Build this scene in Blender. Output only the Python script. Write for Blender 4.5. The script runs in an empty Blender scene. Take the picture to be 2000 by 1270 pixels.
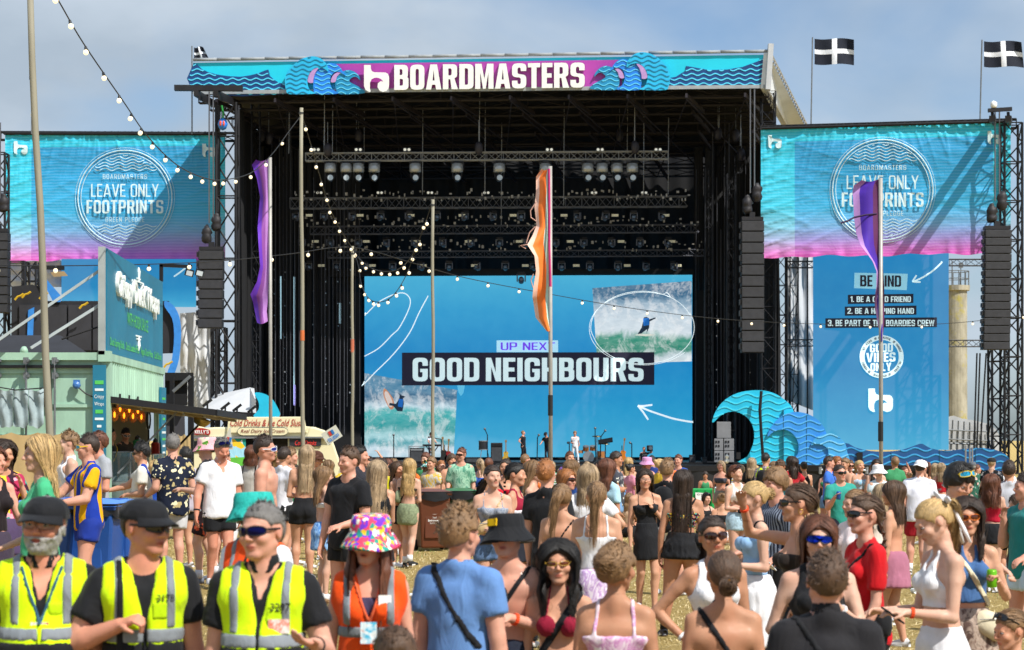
import bpy,math,random,time
import numpy as np
from mathutils import Vector,Matrix,Quaternion
T0=time.time()
R=math.radians
SC=bpy.context.scene
COL=SC.collection
random.seed(7)
rng=np.random.default_rng(7)
# ---------------------------------------------------------------- camera
FPX,YH,CAMZ=4000.0,858.0,2.0
cam_d=bpy.data.cameras.new('camera')
cam=bpy.data.objects.new('camera',cam_d);COL.objects.link(cam)
cam.location=(0,0,CAMZ);cam.rotation_euler=(R(90),0,0)
cam_d.sensor_width=36;cam_d.lens=72;cam_d.shift_y=(YH-635)/2000
cam_d.clip_start=.3;cam_d.clip_end=8000
cam_d.dof.use_dof=True;cam_d.dof.focus_distance=33;cam_d.dof.aperture_fstop=5.2
SC.camera=cam
# ---------------------------------------------------------------- sun, sky, exposure
SUN=Vector((.62,-.60,1.0)).normalized()
sl=bpy.data.lights.new('sun','SUN');sl.energy=4.6;sl.angle=R(.53);sl.color=(1,.955,.88)
so=bpy.data.objects.new('sun',sl);COL.objects.link(so);so.rotation_euler=SUN.to_track_quat('Z','Y').to_euler()
W=bpy.data.worlds.new('World');SC.world=W;W.use_nodes=True
nt=W.node_tree;nt.nodes.clear()
wo=nt.nodes.new('ShaderNodeOutputWorld');bg=nt.nodes.new('ShaderNodeBackground');bg.inputs[1].default_value=.1
sky=nt.nodes.new('ShaderNodeTexSky');sky.sky_type='NISHITA';sky.sun_disc=False
sky.sun_elevation=math.asin(SUN.z);sky.sun_rotation=math.atan2(SUN.x,SUN.y);sky.air_density=1.0;sky.dust_density=1.2;sky.ozone_density=1.4
tc=nt.nodes.new('ShaderNodeTexCoord');mp=nt.nodes.new('ShaderNodeMapping');mp.inputs['Scale'].default_value=(4.2,4.2,8.0);mp.inputs['Location'].default_value=(.9,.2,1.9)
nz=nt.nodes.new('ShaderNodeTexNoise');nz.inputs['Scale'].default_value=1.15;nz.inputs['Detail'].default_value=6;nz.inputs['Roughness'].default_value=.48;nz.inputs['Distortion'].default_value=.35
cr=nt.nodes.new('ShaderNodeValToRGB');cr.color_ramp.elements[0].position=.31;cr.color_ramp.elements[1].position=.56
cr.color_ramp.elements[0].color=(0,0,0,1);cr.color_ramp.elements[1].color=(1,1,1,1)
nz2=nt.nodes.new('ShaderNodeTexNoise');nz2.inputs['Scale'].default_value=2.2;nz2.inputs['Detail'].default_value=5
cr2=nt.nodes.new('ShaderNodeValToRGB');cr2.color_ramp.elements[0].position=.35;cr2.color_ramp.elements[1].position=.7
cr2.color_ramp.elements[0].color=(3.5,4.25,5.1,1);cr2.color_ramp.elements[1].color=(4.9,5.65,6.5,1)
mx=nt.nodes.new('ShaderNodeMix');mx.data_type='RGBA'
tint=nt.nodes.new('ShaderNodeMix');tint.data_type='RGBA';tint.blend_type='MULTIPLY';tint.inputs[0].default_value=1;tint.inputs[7].default_value=(.78,.93,1.08,1)
nt.links.new(sky.outputs[0],tint.inputs[6])
nt.links.new(tc.outputs['Generated'],mp.inputs[0]);nt.links.new(mp.outputs[0],nz.inputs[0]);nt.links.new(mp.outputs[0],nz2.inputs[0])
nt.links.new(nz.outputs[0],cr.inputs[0]);nt.links.new(nz2.outputs[0],cr2.inputs[0])
nt.links.new(cr.outputs[0],mx.inputs[0]);nt.links.new(tint.outputs[2],mx.inputs[6]);nt.links.new(cr2.outputs[0],mx.inputs[7])
nt.links.new(mx.outputs[2],bg.inputs[0]);nt.links.new(bg.outputs[0],wo.inputs[0])
SC.view_settings.view_transform='Standard';SC.view_settings.look='None';SC.view_settings.gamma=1;SC.view_settings.exposure=.32
SC.view_settings.use_curve_mapping=False
SC.render.engine='CYCLES';SC.cycles.max_bounces=6;SC.cycles.transparent_max_bounces=6;SC.cycles.use_denoising=True
SC.cycles.sample_clamp_indirect=4
def at(px,py,d):
 return Vector(((px-1000)/FPX*d,d,CAMZ-(py-YH)/FPX*d))
def sst(v,a,b):t=np.clip((v-a)/(b-a),0,1);return t*t*(3-2*t)
def gz_np(x,y):
 z=-1.35*sst(y,34,94)+.03*np.sin(x*.31+y*.17)
 return z-.2*sst(y,16,11.5)*sst(x,.0,.5)+.2*sst(x,-1.2,-2.4)*sst(y,10.5,13)*sst(y,34,27)
def ground_z(x,y):return float(gz_np(np.float64(x),np.float64(y)))
# ---------------------------------------------------------------- materials
MATS={}
def hexc(s):
 s=s.lstrip('#');s=''.join(c*2 for c in s) if len(s)==3 else s;v=[int(s[i:i+2],16)/255 for i in (0,2,4)]
 return tuple(c/12.92 if c<=.04045 else ((c+.055)/1.055)**2.4 for c in v)
def col4(c):
 if isinstance(c,str):c=hexc(c)
 return (c[0],c[1],c[2],1)
class NT:
 """small node helper for one material"""
 def __init__(s,name):
  s.m=bpy.data.materials.new(name);s.m.use_nodes=True;s.t=s.m.node_tree;s.b=s.t.nodes['Principled BSDF']
  s.co=None
 def n(s,typ,**kw):
  x=s.t.nodes.new(typ)
  for k,v in kw.items():
   if k in x.inputs:x.inputs[k].default_value=v
   else :setattr(x,k,v)
  return x
 def l(s,a,b):s.t.links.new(a,b)
 def coord(s,scale=(1,1,1),out='Object'):
  c=s.n('ShaderNodeTexCoord');m=s.n('ShaderNodeMapping');m.inputs['Scale'].default_value=scale
  s.l(c.outputs[out],m.inputs[0]);return m.outputs[0]
 def noise(s,vec,scale=5,detail=4,rough=.55,dist=0):
  x=s.n('ShaderNodeTexNoise');x.inputs['Scale'].default_value=scale;x.inputs['Detail'].default_value=detail
  x.inputs['Roughness'].default_value=rough;x.inputs['Distortion'].default_value=dist
  if vec is not None:s.l(vec,x.inputs[0])
  return x.outputs[0]
 def ramp(s,fac,stops,interp='LINEAR'):
  x=s.n('ShaderNodeValToRGB');e=x.color_ramp;e.interpolation=interp
  while len(e.elements)<len(stops):e.elements.new(.5)
  for i,(p,c) in enumerate(stops):e.elements[i].position=p;e.elements[i].color=col4(c)
  s.l(fac,x.inputs[0]);return x.outputs[0]
 def mix(s,fac,a,b,mode='MIX'):
  x=s.n('ShaderNodeMix');x.data_type='RGBA';x.blend_type=mode
  for sock,v in ((0,fac),(6,a),(7,b)):
   if isinstance(v,(int,float)):x.inputs[sock].default_value=v
   elif isinstance(v,(tuple,list,str)):x.inputs[sock].default_value=col4(v)
   else :s.l(v,x.inputs[sock])
  return x.outputs[2]
 def bump(s,h,strength=.3,dist=.02):
  x=s.n('ShaderNodeBump');x.inputs['Strength'].default_value=strength;x.inputs['Distance'].default_value=dist
  s.l(h,x.inputs['Height']);s.l(x.outputs[0],s.b.inputs['Normal'])
 def base(s,v):
  if isinstance(v,(tuple,list,str)):s.b.inputs['Base Color'].default_value=col4(v)
  else :s.l(v,s.b.inputs['Base Color'])
def mat(name,color,rough=.6,metal=0,var=.12,scale=3,bump=0,bscale=60,emit=0,sheen=0,spec=None,stretch=(1,1,1),double=False):
 """plain procedural material: colour with soft noise variation and fine relief"""
 if name in MATS:return MATS[name]
 k=NT(name);v=k.coord(stretch)
 c=col4(color)
 nz_=k.noise(v,scale,5)
 dark=tuple(x*(1-var) for x in c[:3]);lite=tuple(min(x*(1+var),1) for x in c[:3])
 k.base(k.ramp(nz_,[(.3,dark),(.7,lite)]))
 k.b.inputs['Roughness'].default_value=rough;k.b.inputs['Metallic'].default_value=metal
 if spec is not None:k.b.inputs['Specular IOR Level'].default_value=spec
 if bump:k.bump(k.noise(v,bscale,3),bump,.01)
 if sheen:k.b.inputs['Sheen Weight'].default_value=sheen
 if emit:k.b.inputs['Emission Color'].default_value=c;k.b.inputs['Emission Strength'].default_value=emit
 MATS[name]=k.m;return k.m
# ---------------------------------------------------------------- mesh builder
class MB:
 def __init__(s):s.v=[];s.f=[];s.mi=[];s.cur=0
 def add(s,vs,fs):
  o=len(s.v);s.v+=[tuple(x) for x in vs];s.f+=[tuple(i+o for i in f) for f in fs];s.mi+=[s.cur]*len(fs)
  return s
 def box(s,c,d,rot=None):
  hx,hy,hz=d[0]/2,d[1]/2,d[2]/2;c=Vector(c)
  vs=[Vector((x,y,z)) for z in (-hz,hz) for y in (-hy,hy) for x in (-hx,hx)]
  if rot is not None:
   if not isinstance(rot,Matrix):rot=Matrix.Rotation(rot,3,'Z')
   vs=[rot@v for v in vs]
  return s.add([v+c for v in vs],[(0,2,3,1),(4,5,7,6),(0,1,5,4),(2,6,7,3),(0,4,6,2),(1,3,7,5)])
 def bar(s,p,q,w,h=None,up=(0,0,1)):
  p,q=Vector(p),Vector(q);d=q-p;L=d.length
  if L<1e-6:return s
  d.normalize();u=Vector(up)
  if abs(d.dot(u))>.98:u=Vector((1,0,0))
  a=d.cross(u).normalized();b=a.cross(d)
  return s.box((p+q)/2,(w,L,h or w),Matrix((a,d,b)).transposed())
 def tube(s,pts,r,n=8,cap=True,radii=None):
  pts=[Vector(p) for p in pts];m=len(pts);vs=[];fs=[];pa=None
  for i,p in enumerate(pts):
   d=(pts[min(i+1,m-1)]-pts[max(i-1,0)]).normalized()
   if pa is None:
    u=Vector((0,0,1)) if abs(d.z)<.9 else Vector((1,0,0));a=d.cross(u).normalized()
   else :a=(pa-d*pa.dot(d)).normalized()
   pa=a;b=d.cross(a);rr=radii[i] if radii else r
   for k in range(n):
    t=2*math.pi*k/n;vs.append(p+a*(rr*math.cos(t))+b*(rr*math.sin(t)))
  for i in range(m-1):
   for k in range(n):
    k2=(k+1)%n;fs.append((i*n+k,i*n+k2,(i+1)*n+k2,(i+1)*n+k))
  if cap:fs.append(tuple(range(n))[::-1]);fs.append(tuple((m-1)*n+k for k in range(n)))
  return s.add(vs,fs)
 def lathe(s,prof,n=16,c=(0,0,0),M=None,sy=1):
  vs=[];fs=[];c=Vector(c);m=len(prof)
  for r,z in prof:
   for k in range(n):
    t=2*math.pi*k/n;v=Vector((r*math.cos(t),r*sy*math.sin(t),z))
    if M is not None:v=M@v
    vs.append(v+c)
  for i in range(m-1):
   for k in range(n):
    k2=(k+1)%n;fs.append((i*n+k,i*n+k2,(i+1)*n+k2,(i+1)*n+k))
  if prof[0][0]>1e-4:fs.append(tuple(range(n))[::-1])
  if prof[-1][0]>1e-4:fs.append(tuple((m-1)*n+k for k in range(n)))
  return s.add(vs,fs)
 def ball(s,c,r,n=10,m=6,M=None):
  if not isinstance(r,(tuple,list)):r=(r,r,r)
  S=Matrix.Diagonal(Vector(r))
  if M is not None:S=M@S
  return s.lathe([(math.sin(math.pi*i/m) if 0<i<m else 1e-5,-math.cos(math.pi*i/m)) for i in range(m+1)],n,c,S)
 def prism(s,pts,f,t0,t1):
  """outline pts (2-D) placed by f(x, y, t), extruded from t0 to t1"""
  n=len(pts);a=sum(pts[i][0]*pts[(i+1)%n][1]-pts[(i+1)%n][0]*pts[i][1] for i in range(n))
  if a<0:pts=pts[::-1]
  vs=[f(x,y,t0) for x,y in pts]+[f(x,y,t1) for x,y in pts]
  fs=[tuple(range(n)),tuple(range(2*n-1,n-1,-1))]+[(i,i+n,(i+1)%n+n,(i+1)%n) for i in range(n)]
  return s.add(vs,fs)
 def grid(s,nu,nv,f,closed=False):
  vs=[f(i/nu,j/nv) for j in range(nv+1) for i in range(nu+1)]
  fs=[(j*(nu+1)+i,j*(nu+1)+i+1,(j+1)*(nu+1)+i+1,(j+1)*(nu+1)+i) for j in range(nv) for i in range(nu)]
  return s.add(vs,fs)
def link(name,me,m,parent=None,world=False,smooth=False):
 o=bpy.data.objects.new(name,me);COL.objects.link(o)
 ms=m if isinstance(m,(list,tuple)) else [m]
 for x in ms:me.materials.append(x)
 if parent is not None:
  if world:
   M=parent.matrix_basis.copy() if parent.parent is None else parent.parent.matrix_basis@parent.matrix_basis
   me.transform(M.inverted())
  o.parent=parent
 if smooth:me.polygons.foreach_set('use_smooth',[True]*len(me.polygons))
 return o
def obj(name,mb,m,parent=None,world=False,smooth=False,bevel=0):
 me=bpy.data.meshes.new(name);me.from_pydata([tuple(v) for v in mb.v],[],mb.f);me.validate()
 if isinstance(m,(list,tuple)) and len(me.polygons)==len(mb.mi):me.polygons.foreach_set('material_index',mb.mi)
 o=link(name,me,m,parent,world,smooth)
 if bevel:
  b=o.modifiers.new('bevel','BEVEL');b.width=bevel;b.segments=2;b.limit_method='ANGLE'
 return o
def tag(o,label=None,cat=None,group=None,kind=None):
 if label:o['label']=label
 if cat:o['category']=cat
 if group:o['group']=group
 if kind:o['kind']=kind
 return o
def thing(name,label,cat,loc=(0,0,0),rz=0,group=None):
 o=bpy.data.objects.new(name,None);COL.objects.link(o);o.location=loc;o.rotation_euler=(0,0,rz);o.empty_display_size=.2
 return tag(o,label,cat,group)
KIDS={}
def copy_tree(src,parent=None):
 c=src.copy();COL.objects.link(c);c.parent=parent
 for ch in src.children:copy_tree(ch,c)
 return c
_fonts={}
def text_mesh(name,body,size,depth=0,bold=0,sx=1,shear=0,align='CENTER',spacing=1,res=2):
 cu=bpy.data.curves.new(name,'FONT');cu.body=body;cu.size=size;cu.extrude=depth;cu.offset=bold;cu.shear=shear
 cu.align_x=align;cu.space_character=spacing;cu.resolution_u=res
 o=bpy.data.objects.new(name+'_tmp',cu);COL.objects.link(o)
 bpy.context.view_layer.update()
 me=bpy.data.meshes.new_from_object(o.evaluated_get(bpy.context.evaluated_depsgraph_get()))
 bpy.data.objects.remove(o)
 me.materials.clear()
 if sx!=1:me.transform(Matrix.Diagonal((sx,1,1,1)))
 me.name=name
 return me
def text_obj(name,body,size,m,f,parent=None,depth=0,bold=0,sx=1,shear=0,align='CENTER',spacing=1,fit=None,world=True):
 """letters as a mesh; f(x, y, t) places a point of the text's own plane; fit = (width, height) to fill"""
 me=text_mesh(name,body,size,depth,bold,sx,shear,align,spacing)
 n=len(me.vertices);a=np.empty(n*3,np.float32);me.vertices.foreach_get('co',a);a=a.reshape(-1,3)
 if fit:
  mn,mxx=a.min(0),a.max(0)
  a[:,0]=(a[:,0]-(mn[0]+mxx[0])/2)/max(mxx[0]-mn[0],1e-6)*fit[0]
  a[:,1]=(a[:,1]-(mn[1]+mxx[1])/2)/max(mxx[1]-mn[1],1e-6)*fit[1]
 out=np.array([f(float(x),float(y),float(z)) for x,y,z in a],np.float32)
 me.vertices.foreach_set('co',out.ravel());me.update()
 return link(name,me,m,parent,world)
# people: one signed-distance body per person, meshed by surface nets
def axis(lo,hi,fine,hf,hc):
 """grid line positions: spacing hf inside the fine intervals, growing to hc away from them"""
 xs=[lo]
 while xs[-1]<hi:
  x=xs[-1];dmin=min([0 if a<=x<=b else min(abs(x-a),abs(x-b)) for a,b in fine]+[9]) if fine else 9
  nxt=[a-x for a,b in fine if a>x]
  st=min(hf+dmin*.35,hc)
  if nxt:st=min(st,max(hf,min(nxt)*.6))
  xs.append(x+st)
 return np.array(xs,np.float32)
class Field:
 def __init__(s,xs,ys,zs):
  s.ax=(xs,ys,zs);s.shape=(len(xs),len(ys),len(zs))
 def new(s):return np.full(s.shape,.08,np.float32)
 def sub(s,lo,hi):
  sl=[]
  for a,l,h in zip(s.ax,lo,hi):
   i0=max(int(np.searchsorted(a,l))-1,0);i1=min(int(np.searchsorted(a,h))+1,len(a));sl.append(slice(i0,max(i1,i0+1)))
  return tuple(sl)
 def coords(s,sl,fr=None):
  X=s.ax[0][sl[0]][:,None,None];Y=s.ax[1][sl[1]][None,:,None];Z=s.ax[2][sl[2]][None,None,:]
  if fr is None:return X,Y,Z
  M,o=fr;dx,dy,dz=X-o[0],Y-o[1],Z-o[2]
  return tuple(M[0][i]*dx+M[1][i]*dy+M[2][i]*dz for i in range(3))
 def all(s,fr=None):return s.coords((slice(None),)*3,fr)
 def put(s,D,pr,k=.012,infl=0,carve=False):
  kind,fr,a,ra,b,rb,sy=pr
  if kind=='e':
   c=np.array(a);r=np.array(ra)+infl;rm=float(r.max())
   cw=c if fr is None else fr[0]@c+fr[1]
   lo,hi=cw-rm-k-.005,cw+rm+k+.005
  else :
   A,B=np.array(a,float),np.array(b,float);rm=max(ra,rb)+infl
   Aw,Bw=(A,B) if fr is None else (fr[0]@A+fr[1],fr[0]@B+fr[1])
   rr=rm*max(1,1)+k+.005
   lo,hi=np.minimum(Aw,Bw)-rr,np.maximum(Aw,Bw)+rr
  sl=s.sub(lo,hi);X,Y,Z=s.coords(sl,fr)
  if kind=='e':
   x,y,z=(X-c[0]),(Y-c[1]),(Z-c[2])
   k0=np.sqrt((x/r[0])**2+(y/r[1])**2+(z/r[2])**2);k1=np.sqrt((x/r[0]**2)**2+(y/r[1]**2)**2+(z/r[2]**2)**2)
   d=k0*(k0-1)/np.maximum(k1,1e-6)
  else :
   ba=B-A;L2=float(ba@ba)+1e-9;x,y,z=X-A[0],Y-A[1],Z-A[2]
   h=np.clip((x*ba[0]+y*ba[1]+z*ba[2])/L2,0,1)
   d=np.sqrt((x-h*ba[0])**2+((y-h*ba[1])*sy)**2+(z-h*ba[2])**2)-(ra+infl+(rb-ra)*h)
   if sy>1:d=d/(1+(sy-1)*.5)
  cur=D[sl]
  if carve:
   h=np.clip(.5-.5*(cur+d)/k,0,1);D[sl]=cur*(1-h)-d*h+k*h*(1-h)
  else :
   h=np.clip(.5+.5*(cur-d)/k,0,1);D[sl]=cur*(1-h)+d*h-k*h*(1-h)
def E(c,r,fr=None):return ('e',fr,c,r,None,None,1)
def C(a,ra,b,rb,fr=None,sy=1):return ('c',fr,a,ra,b,rb,sy)
def smin(a,b,k=.012):
 h=np.clip(.5+.5*(b-a)/k,0,1);return b*(1-h)+a*h-k*h*(1-h)
def nets(F,D):
 """surface nets on a rectilinear grid -> verts (n,3), quads (m,4)"""
 ins=D<0
 if not ins.any():return None
 idx=np.argwhere(ins);lo=np.maximum(idx.min(0)-1,0);hi=np.minimum(idx.max(0)+2,D.shape)
 D=D[lo[0]:hi[0],lo[1]:hi[1],lo[2]:hi[2]];axs=[a[l:h] for a,l,h in zip(F.ax,lo,hi)]
 ins=D<0;nx,ny,nz_=D.shape
 if min(nx,ny,nz_)<3:return None
 S=ins[:-1,:-1,:-1].astype(np.int8).copy()
 for i in (0,1):
  for j in (0,1):
   for k in (0,1):
    if i+j+k:S+=ins[i:nx-1+i,j:ny-1+j,k:nz_-1+k]
 cells=np.argwhere((S>0)&(S<8));n=len(cells)
 ids=np.full((nx-1,ny-1,nz_-1),-1,np.int32);ids[cells[:,0],cells[:,1],cells[:,2]]=np.arange(n)
 acc=np.zeros((n,3),np.float32);cnt=np.zeros(n,np.float32);ci,cj,ck=cells.T
 corner=lambda i,j,k:D[ci+i,cj+j,ck+k]
 P=lambda i,j,k:np.stack([axs[0][ci+i],axs[1][cj+j],axs[2][ck+k]],1)
 for a in range(3):
  for u in (0,1):
   for v in (0,1):
    o0=[0,0,0];o0[(a+1)%3]=u;o0[(a+2)%3]=v;o1=list(o0);o1[a]=1
    d0,d1=corner(*o0),corner(*o1);m=(d0<0)!=(d1<0)
    if not m.any():continue
    t=(d0[m]/(d0[m]-d1[m]))[:,None];acc[m]+=P(*o0)[m]*(1-t)+P(*o1)[m]*t;cnt[m]+=1
 V=acc/np.maximum(cnt,1)[:,None]
 Q=[]
 for a in range(3):
  b,c=(a+1)%3,(a+2)%3
  s0=[slice(None)]*3;s1=[slice(None)]*3;s0[a]=slice(None,-1);s1[a]=slice(1,None)
  for s_ in (s0,s1):s_[b]=slice(1,-1);s_[c]=slice(1,-1)
  A,B=ins[tuple(s0)],ins[tuple(s1)]
  for m,flip in ((A&~B,False),(~A&B,True)):
   e=np.argwhere(m)
   if not len(e):continue
   e[:,b]+=1;e[:,c]+=1;q=[]
   for db,dc in ((-1,-1),(0,-1),(0,0),(-1,0)):
    f=e.copy();f[:,b]+=db;f[:,c]+=dc;q.append(ids[f[:,0],f[:,1],f[:,2]])
   q=np.stack(q,1);Q.append(q[:,::-1] if flip else q)
 Q=np.concatenate(Q);Q=Q[(Q>=0).all(1)]
 return V,Q
def quads_mesh(name,V,Q,tint=None):
 me=bpy.data.meshes.new(name);n=len(V);m=len(Q);w=Q.shape[1]
 me.vertices.add(n);me.vertices.foreach_set('co',V.astype(np.float32).ravel())
 me.loops.add(m*w);me.loops.foreach_set('vertex_index',Q.astype(np.int32).ravel())
 me.polygons.add(m);me.polygons.foreach_set('loop_start',np.arange(0,m*w,w,dtype=np.int32))
 me.update(calc_edges=True);me.polygons.foreach_set('use_smooth',np.ones(m,bool))
 if tint is not None:
  at_=me.color_attributes.new('tint','FLOAT_COLOR','POINT');c=np.ones((n,4),np.float32);c[:,:3]=tint;at_.data.foreach_set('color',c.ravel())
 return me
def v3(*a):return np.array(a,float)
def unit(v):v=np.array(v,float);return v/(np.linalg.norm(v)+1e-9)
def rot(yaw=0,pitch=0,roll=0):
 return np.array(Matrix.Rotation(R(yaw),3,'Z')@Matrix.Rotation(R(pitch),3,'X')@Matrix.Rotation(R(roll),3,'Y'))
# arm poses: upper-arm and forearm direction for the LEFT arm (x outward); mirrored for the right
ARM={'down':((.16,.03,-1),(.06,-.16,-1)),'out':((.35,0,-1),(.2,-.25,-1)),'bent':((.2,.1,-1),(.1,-.9,-.35)),'front':((.15,.0,-1),(-.62,-.75,-.08)),'hold':((.22,.02,-1),(-.35,-.75,.35)),'phone':((.12,-.18,-1),(-.45,-.85,.12)),'hip':((.75,.25,-.85),(-.62,-.45,-.65)),'fold':((.2,-.12,-1),(-1,-.5,.1)),'chest':((.28,-.1,-1),(-.75,-.45,.75)),'mouth':((.2,-.35,-1),(-.45,-.25,1)),'head':((.8,-.15,.75),(-.55,.1,.75)),'shade':((.7,-.55,.15),(-.85,-.2,.75)),'cross':((.18,-.35,-1),(-1,-.35,.15)),'palm':((.45,-.05,-1),(.0,-1,.1)),'reach':((.2,-.7,-.7),(-.1,-1,-.25)),'up':((.35,-.1,1),(.0,-.1,1)),'drink':((.25,-.25,-1),(-.2,-.75,.65)),'back':((.3,.35,-1),(-.3,-.1,-1)),}
SK={}
def skin_mat(key):
 if key in SK:return SK[key]
 tones={'fair':(.61,.38,.28),'pink':(.61,.33,.24),'tan':(.56,.31,.20),'bronze':(.46,.235,.14),'brown':(.20,.085,.042),'red':(.60,.28,.19)}
 k=NT('skin_'+key);c=tones[key];v=k.coord()
 nzz=k.noise(v,9,4);base=k.ramp(nzz,[(.3,tuple(x*f for x,f in zip(c,(.93,.88,.87)))),(.7,tuple(min(x*1.06,1) for x in c))])
 a=k.n('ShaderNodeAttribute');a.attribute_name='tint';base=k.mix(k.ramp(k.noise(v,3.2,4,.6),[(.42,(0,0,0)),(.66,(.55,.55,.55))]),base,tuple(x*f for x,f in zip(c,(1.05,.78,.70))));base=k.mix(k.ramp(k.noise(v,70,2,.5),[(.60,(0,0,0)),(.72,(.22,.22,.22))]),base,tuple(x*.6 for x in c))
 k.base(k.mix(1.0,base,a.outputs[0],'MULTIPLY'));k.ramp_r=None;k.l(k.ramp(k.noise(v,22,3),[(.3,(.42,.42,.42)),(.7,(.66,.66,.66))]),k.b.inputs['Roughness'])
 k.b.inputs['Specular IOR Level'].default_value=.3
 k.b.inputs['Subsurface Weight'].default_value=.0
 k.bump(k.noise(v,160,3),.12,.003);SK[key]=k.m;return k.m
HM={}
HAIRS={'black':(.012,.010,.009),'dark':(.035,.020,.013),'brown':(.085,.045,.024),'auburn':(.13,.045,.022),'ginger':(.32,.12,.035),'light':(.22,.125,.058),'blonde':(.50,.33,.14),'ash':(.36,.255,.15),'grey':(.34,.33,.31),'silver':(.16,.15,.14)}
def hair_mat(key):
 if key in HM:return HM[key]
 k=NT('hair_'+key);c=HAIRS[key];v=k.coord((1,1,.12));v2=k.coord((1,1,1))
 st=k.noise(v,150,3,.7);pa=k.noise(v2,14,3)
 b=k.ramp(st,[(.32,tuple(x*.38 for x in c)),(.70,tuple(min(x*1.6,.9) for x in c))])
 a=k.n('ShaderNodeAttribute');a.attribute_name='tint'
 b=k.mix(.55,b,k.ramp(pa,[(.35,tuple(x*.6 for x in c)),(.65,tuple(min(x*1.3,.9) for x in c))]))
 k.base(k.mix(1.0,b,a.outputs[0],'MULTIPLY'));k.b.inputs['Roughness'].default_value=.5
 k.b.inputs['Specular IOR Level'].default_value=.45
 k.bump(st,.9,.006);HM[key]=k.m;return k.m
def cloth(color,pat=None,c2=None,c3=None,scale=1,name=None):
 """fabric; pat: None, 'floral', 'stripes', 'tie', 'denim', 'print', 'check', 'hoops'"""
 key=('cloth',str(color),pat,str(c2),str(c3),scale)
 if key in MATS:return MATS[key]
 k=NT(name or ('fabric_'+(pat or 'plain')));v=k.coord();c=col4(color)[:3]
 if pat is None or pat=='denim':
  n=k.noise(v,7 if pat is None else 30,5);a=.1 if pat is None else .3
  base=k.ramp(n,[(.3,tuple(x*(1-a) for x in c)),(.7,tuple(min(1,x*(1+a)) for x in c))])
 elif pat=='floral':
  vo=k.n('ShaderNodeTexVoronoi');vo.inputs['Scale'].default_value=13*scale;k.l(v,vo.inputs[0])
  wv=k.n('ShaderNodeTexVoronoi');wv.inputs['Scale'].default_value=31*scale;k.l(v,wv.inputs[0])
  ad=k.n('ShaderNodeMath');ad.operation='ADD';ml=k.n('ShaderNodeMath');ml.operation='MULTIPLY';ml.inputs[1].default_value=.62
  k.l(wv.outputs['Distance'],ml.inputs[0]);k.l(vo.outputs['Distance'],ad.inputs[0]);k.l(ml.outputs[0],ad.inputs[1])
  f=k.ramp(ad.outputs[0],[(.66,(1,1,1)),(.69,(0,0,0))])
  pick=k.ramp(vo.outputs['Color'],[(.35,c2 or (.8,.8,.6)),(.55,c3 or c2 or (.8,.8,.6))],'CONSTANT')
  base=k.mix(f,c,pick)
 elif pat=='print':
  vo=k.n('ShaderNodeTexVoronoi');vo.inputs['Scale'].default_value=22*scale;k.l(v,vo.inputs[0])
  hs=k.n('ShaderNodeSeparateColor');k.l(vo.outputs['Color'],hs.inputs[0])
  base=k.ramp(hs.outputs[0],[(0,color),(.22,c2),(.4,c3 or '#ffffff'),(.55,color),(.7,'#2d9c8f'),(.85,'#f2c531')],'CONSTANT')
 elif pat in ('stripes','hoops'):
  w=k.n('ShaderNodeTexWave');w.bands_direction='X' if pat=='stripes' else 'Z';w.inputs['Scale'].default_value=6*scale;k.l(v,w.inputs[0])
  base=k.ramp(w.outputs[0],[(.49,color),(.51,c2)])
 elif pat=='check':
  w=k.n('ShaderNodeTexWave');w.bands_direction='X';w.inputs['Scale'].default_value=9*scale;k.l(v,w.inputs[0])
  w2=k.n('ShaderNodeTexWave');w2.bands_direction='Z';w2.inputs['Scale'].default_value=9*scale;k.l(v,w2.inputs[0])
  base=k.mix(k.ramp(w2.outputs[0],[(.82,(0,0,0)),(.86,(1,1,1))]),k.ramp(w.outputs[0],[(.82,color),(.86,c2)]),c2)
 elif pat=='tie':
  n=k.noise(k.coord((1,1,.6)),14*scale,3,.6,1.2);base=k.ramp(n,[(.4,color),(.55,c2),(.68,c3 or c2)])
 k.base(base);k.b.inputs['Roughness'].default_value=.8;k.b.inputs['Specular IOR Level'].default_value=.25
 if pat is None:k.b.inputs['Sheen Weight'].default_value=.08
 h1=k.noise(k.coord((1,1,.45)),9,3,.5,1.4);h2=k.noise(v,220,2)
 mm=k.n('ShaderNodeMath');mm.operation='MULTIPLY_ADD';mm.inputs[1].default_value=.04;k.l(h2,mm.inputs[0]);k.l(h1,mm.inputs[2])
 k.bump(mm.outputs[0],.45,.028);MATS[key]=k.m;return k.m
def hnoise(p,f,seed=0):
 """cheap smooth pseudo-noise in -1..1 on coordinate arrays"""
 x,y,z=p;a=seed*1.7
 return (np.sin(x*f+1.3+a)*np.sin(y*f*1.13+2.1+a)+np.sin(z*f*.93+.7+a)*np.sin(x*f*1.7+y*f*.6+a)+np.sin((x+y+z)*f*1.9+a)*.5)/2.2
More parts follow.
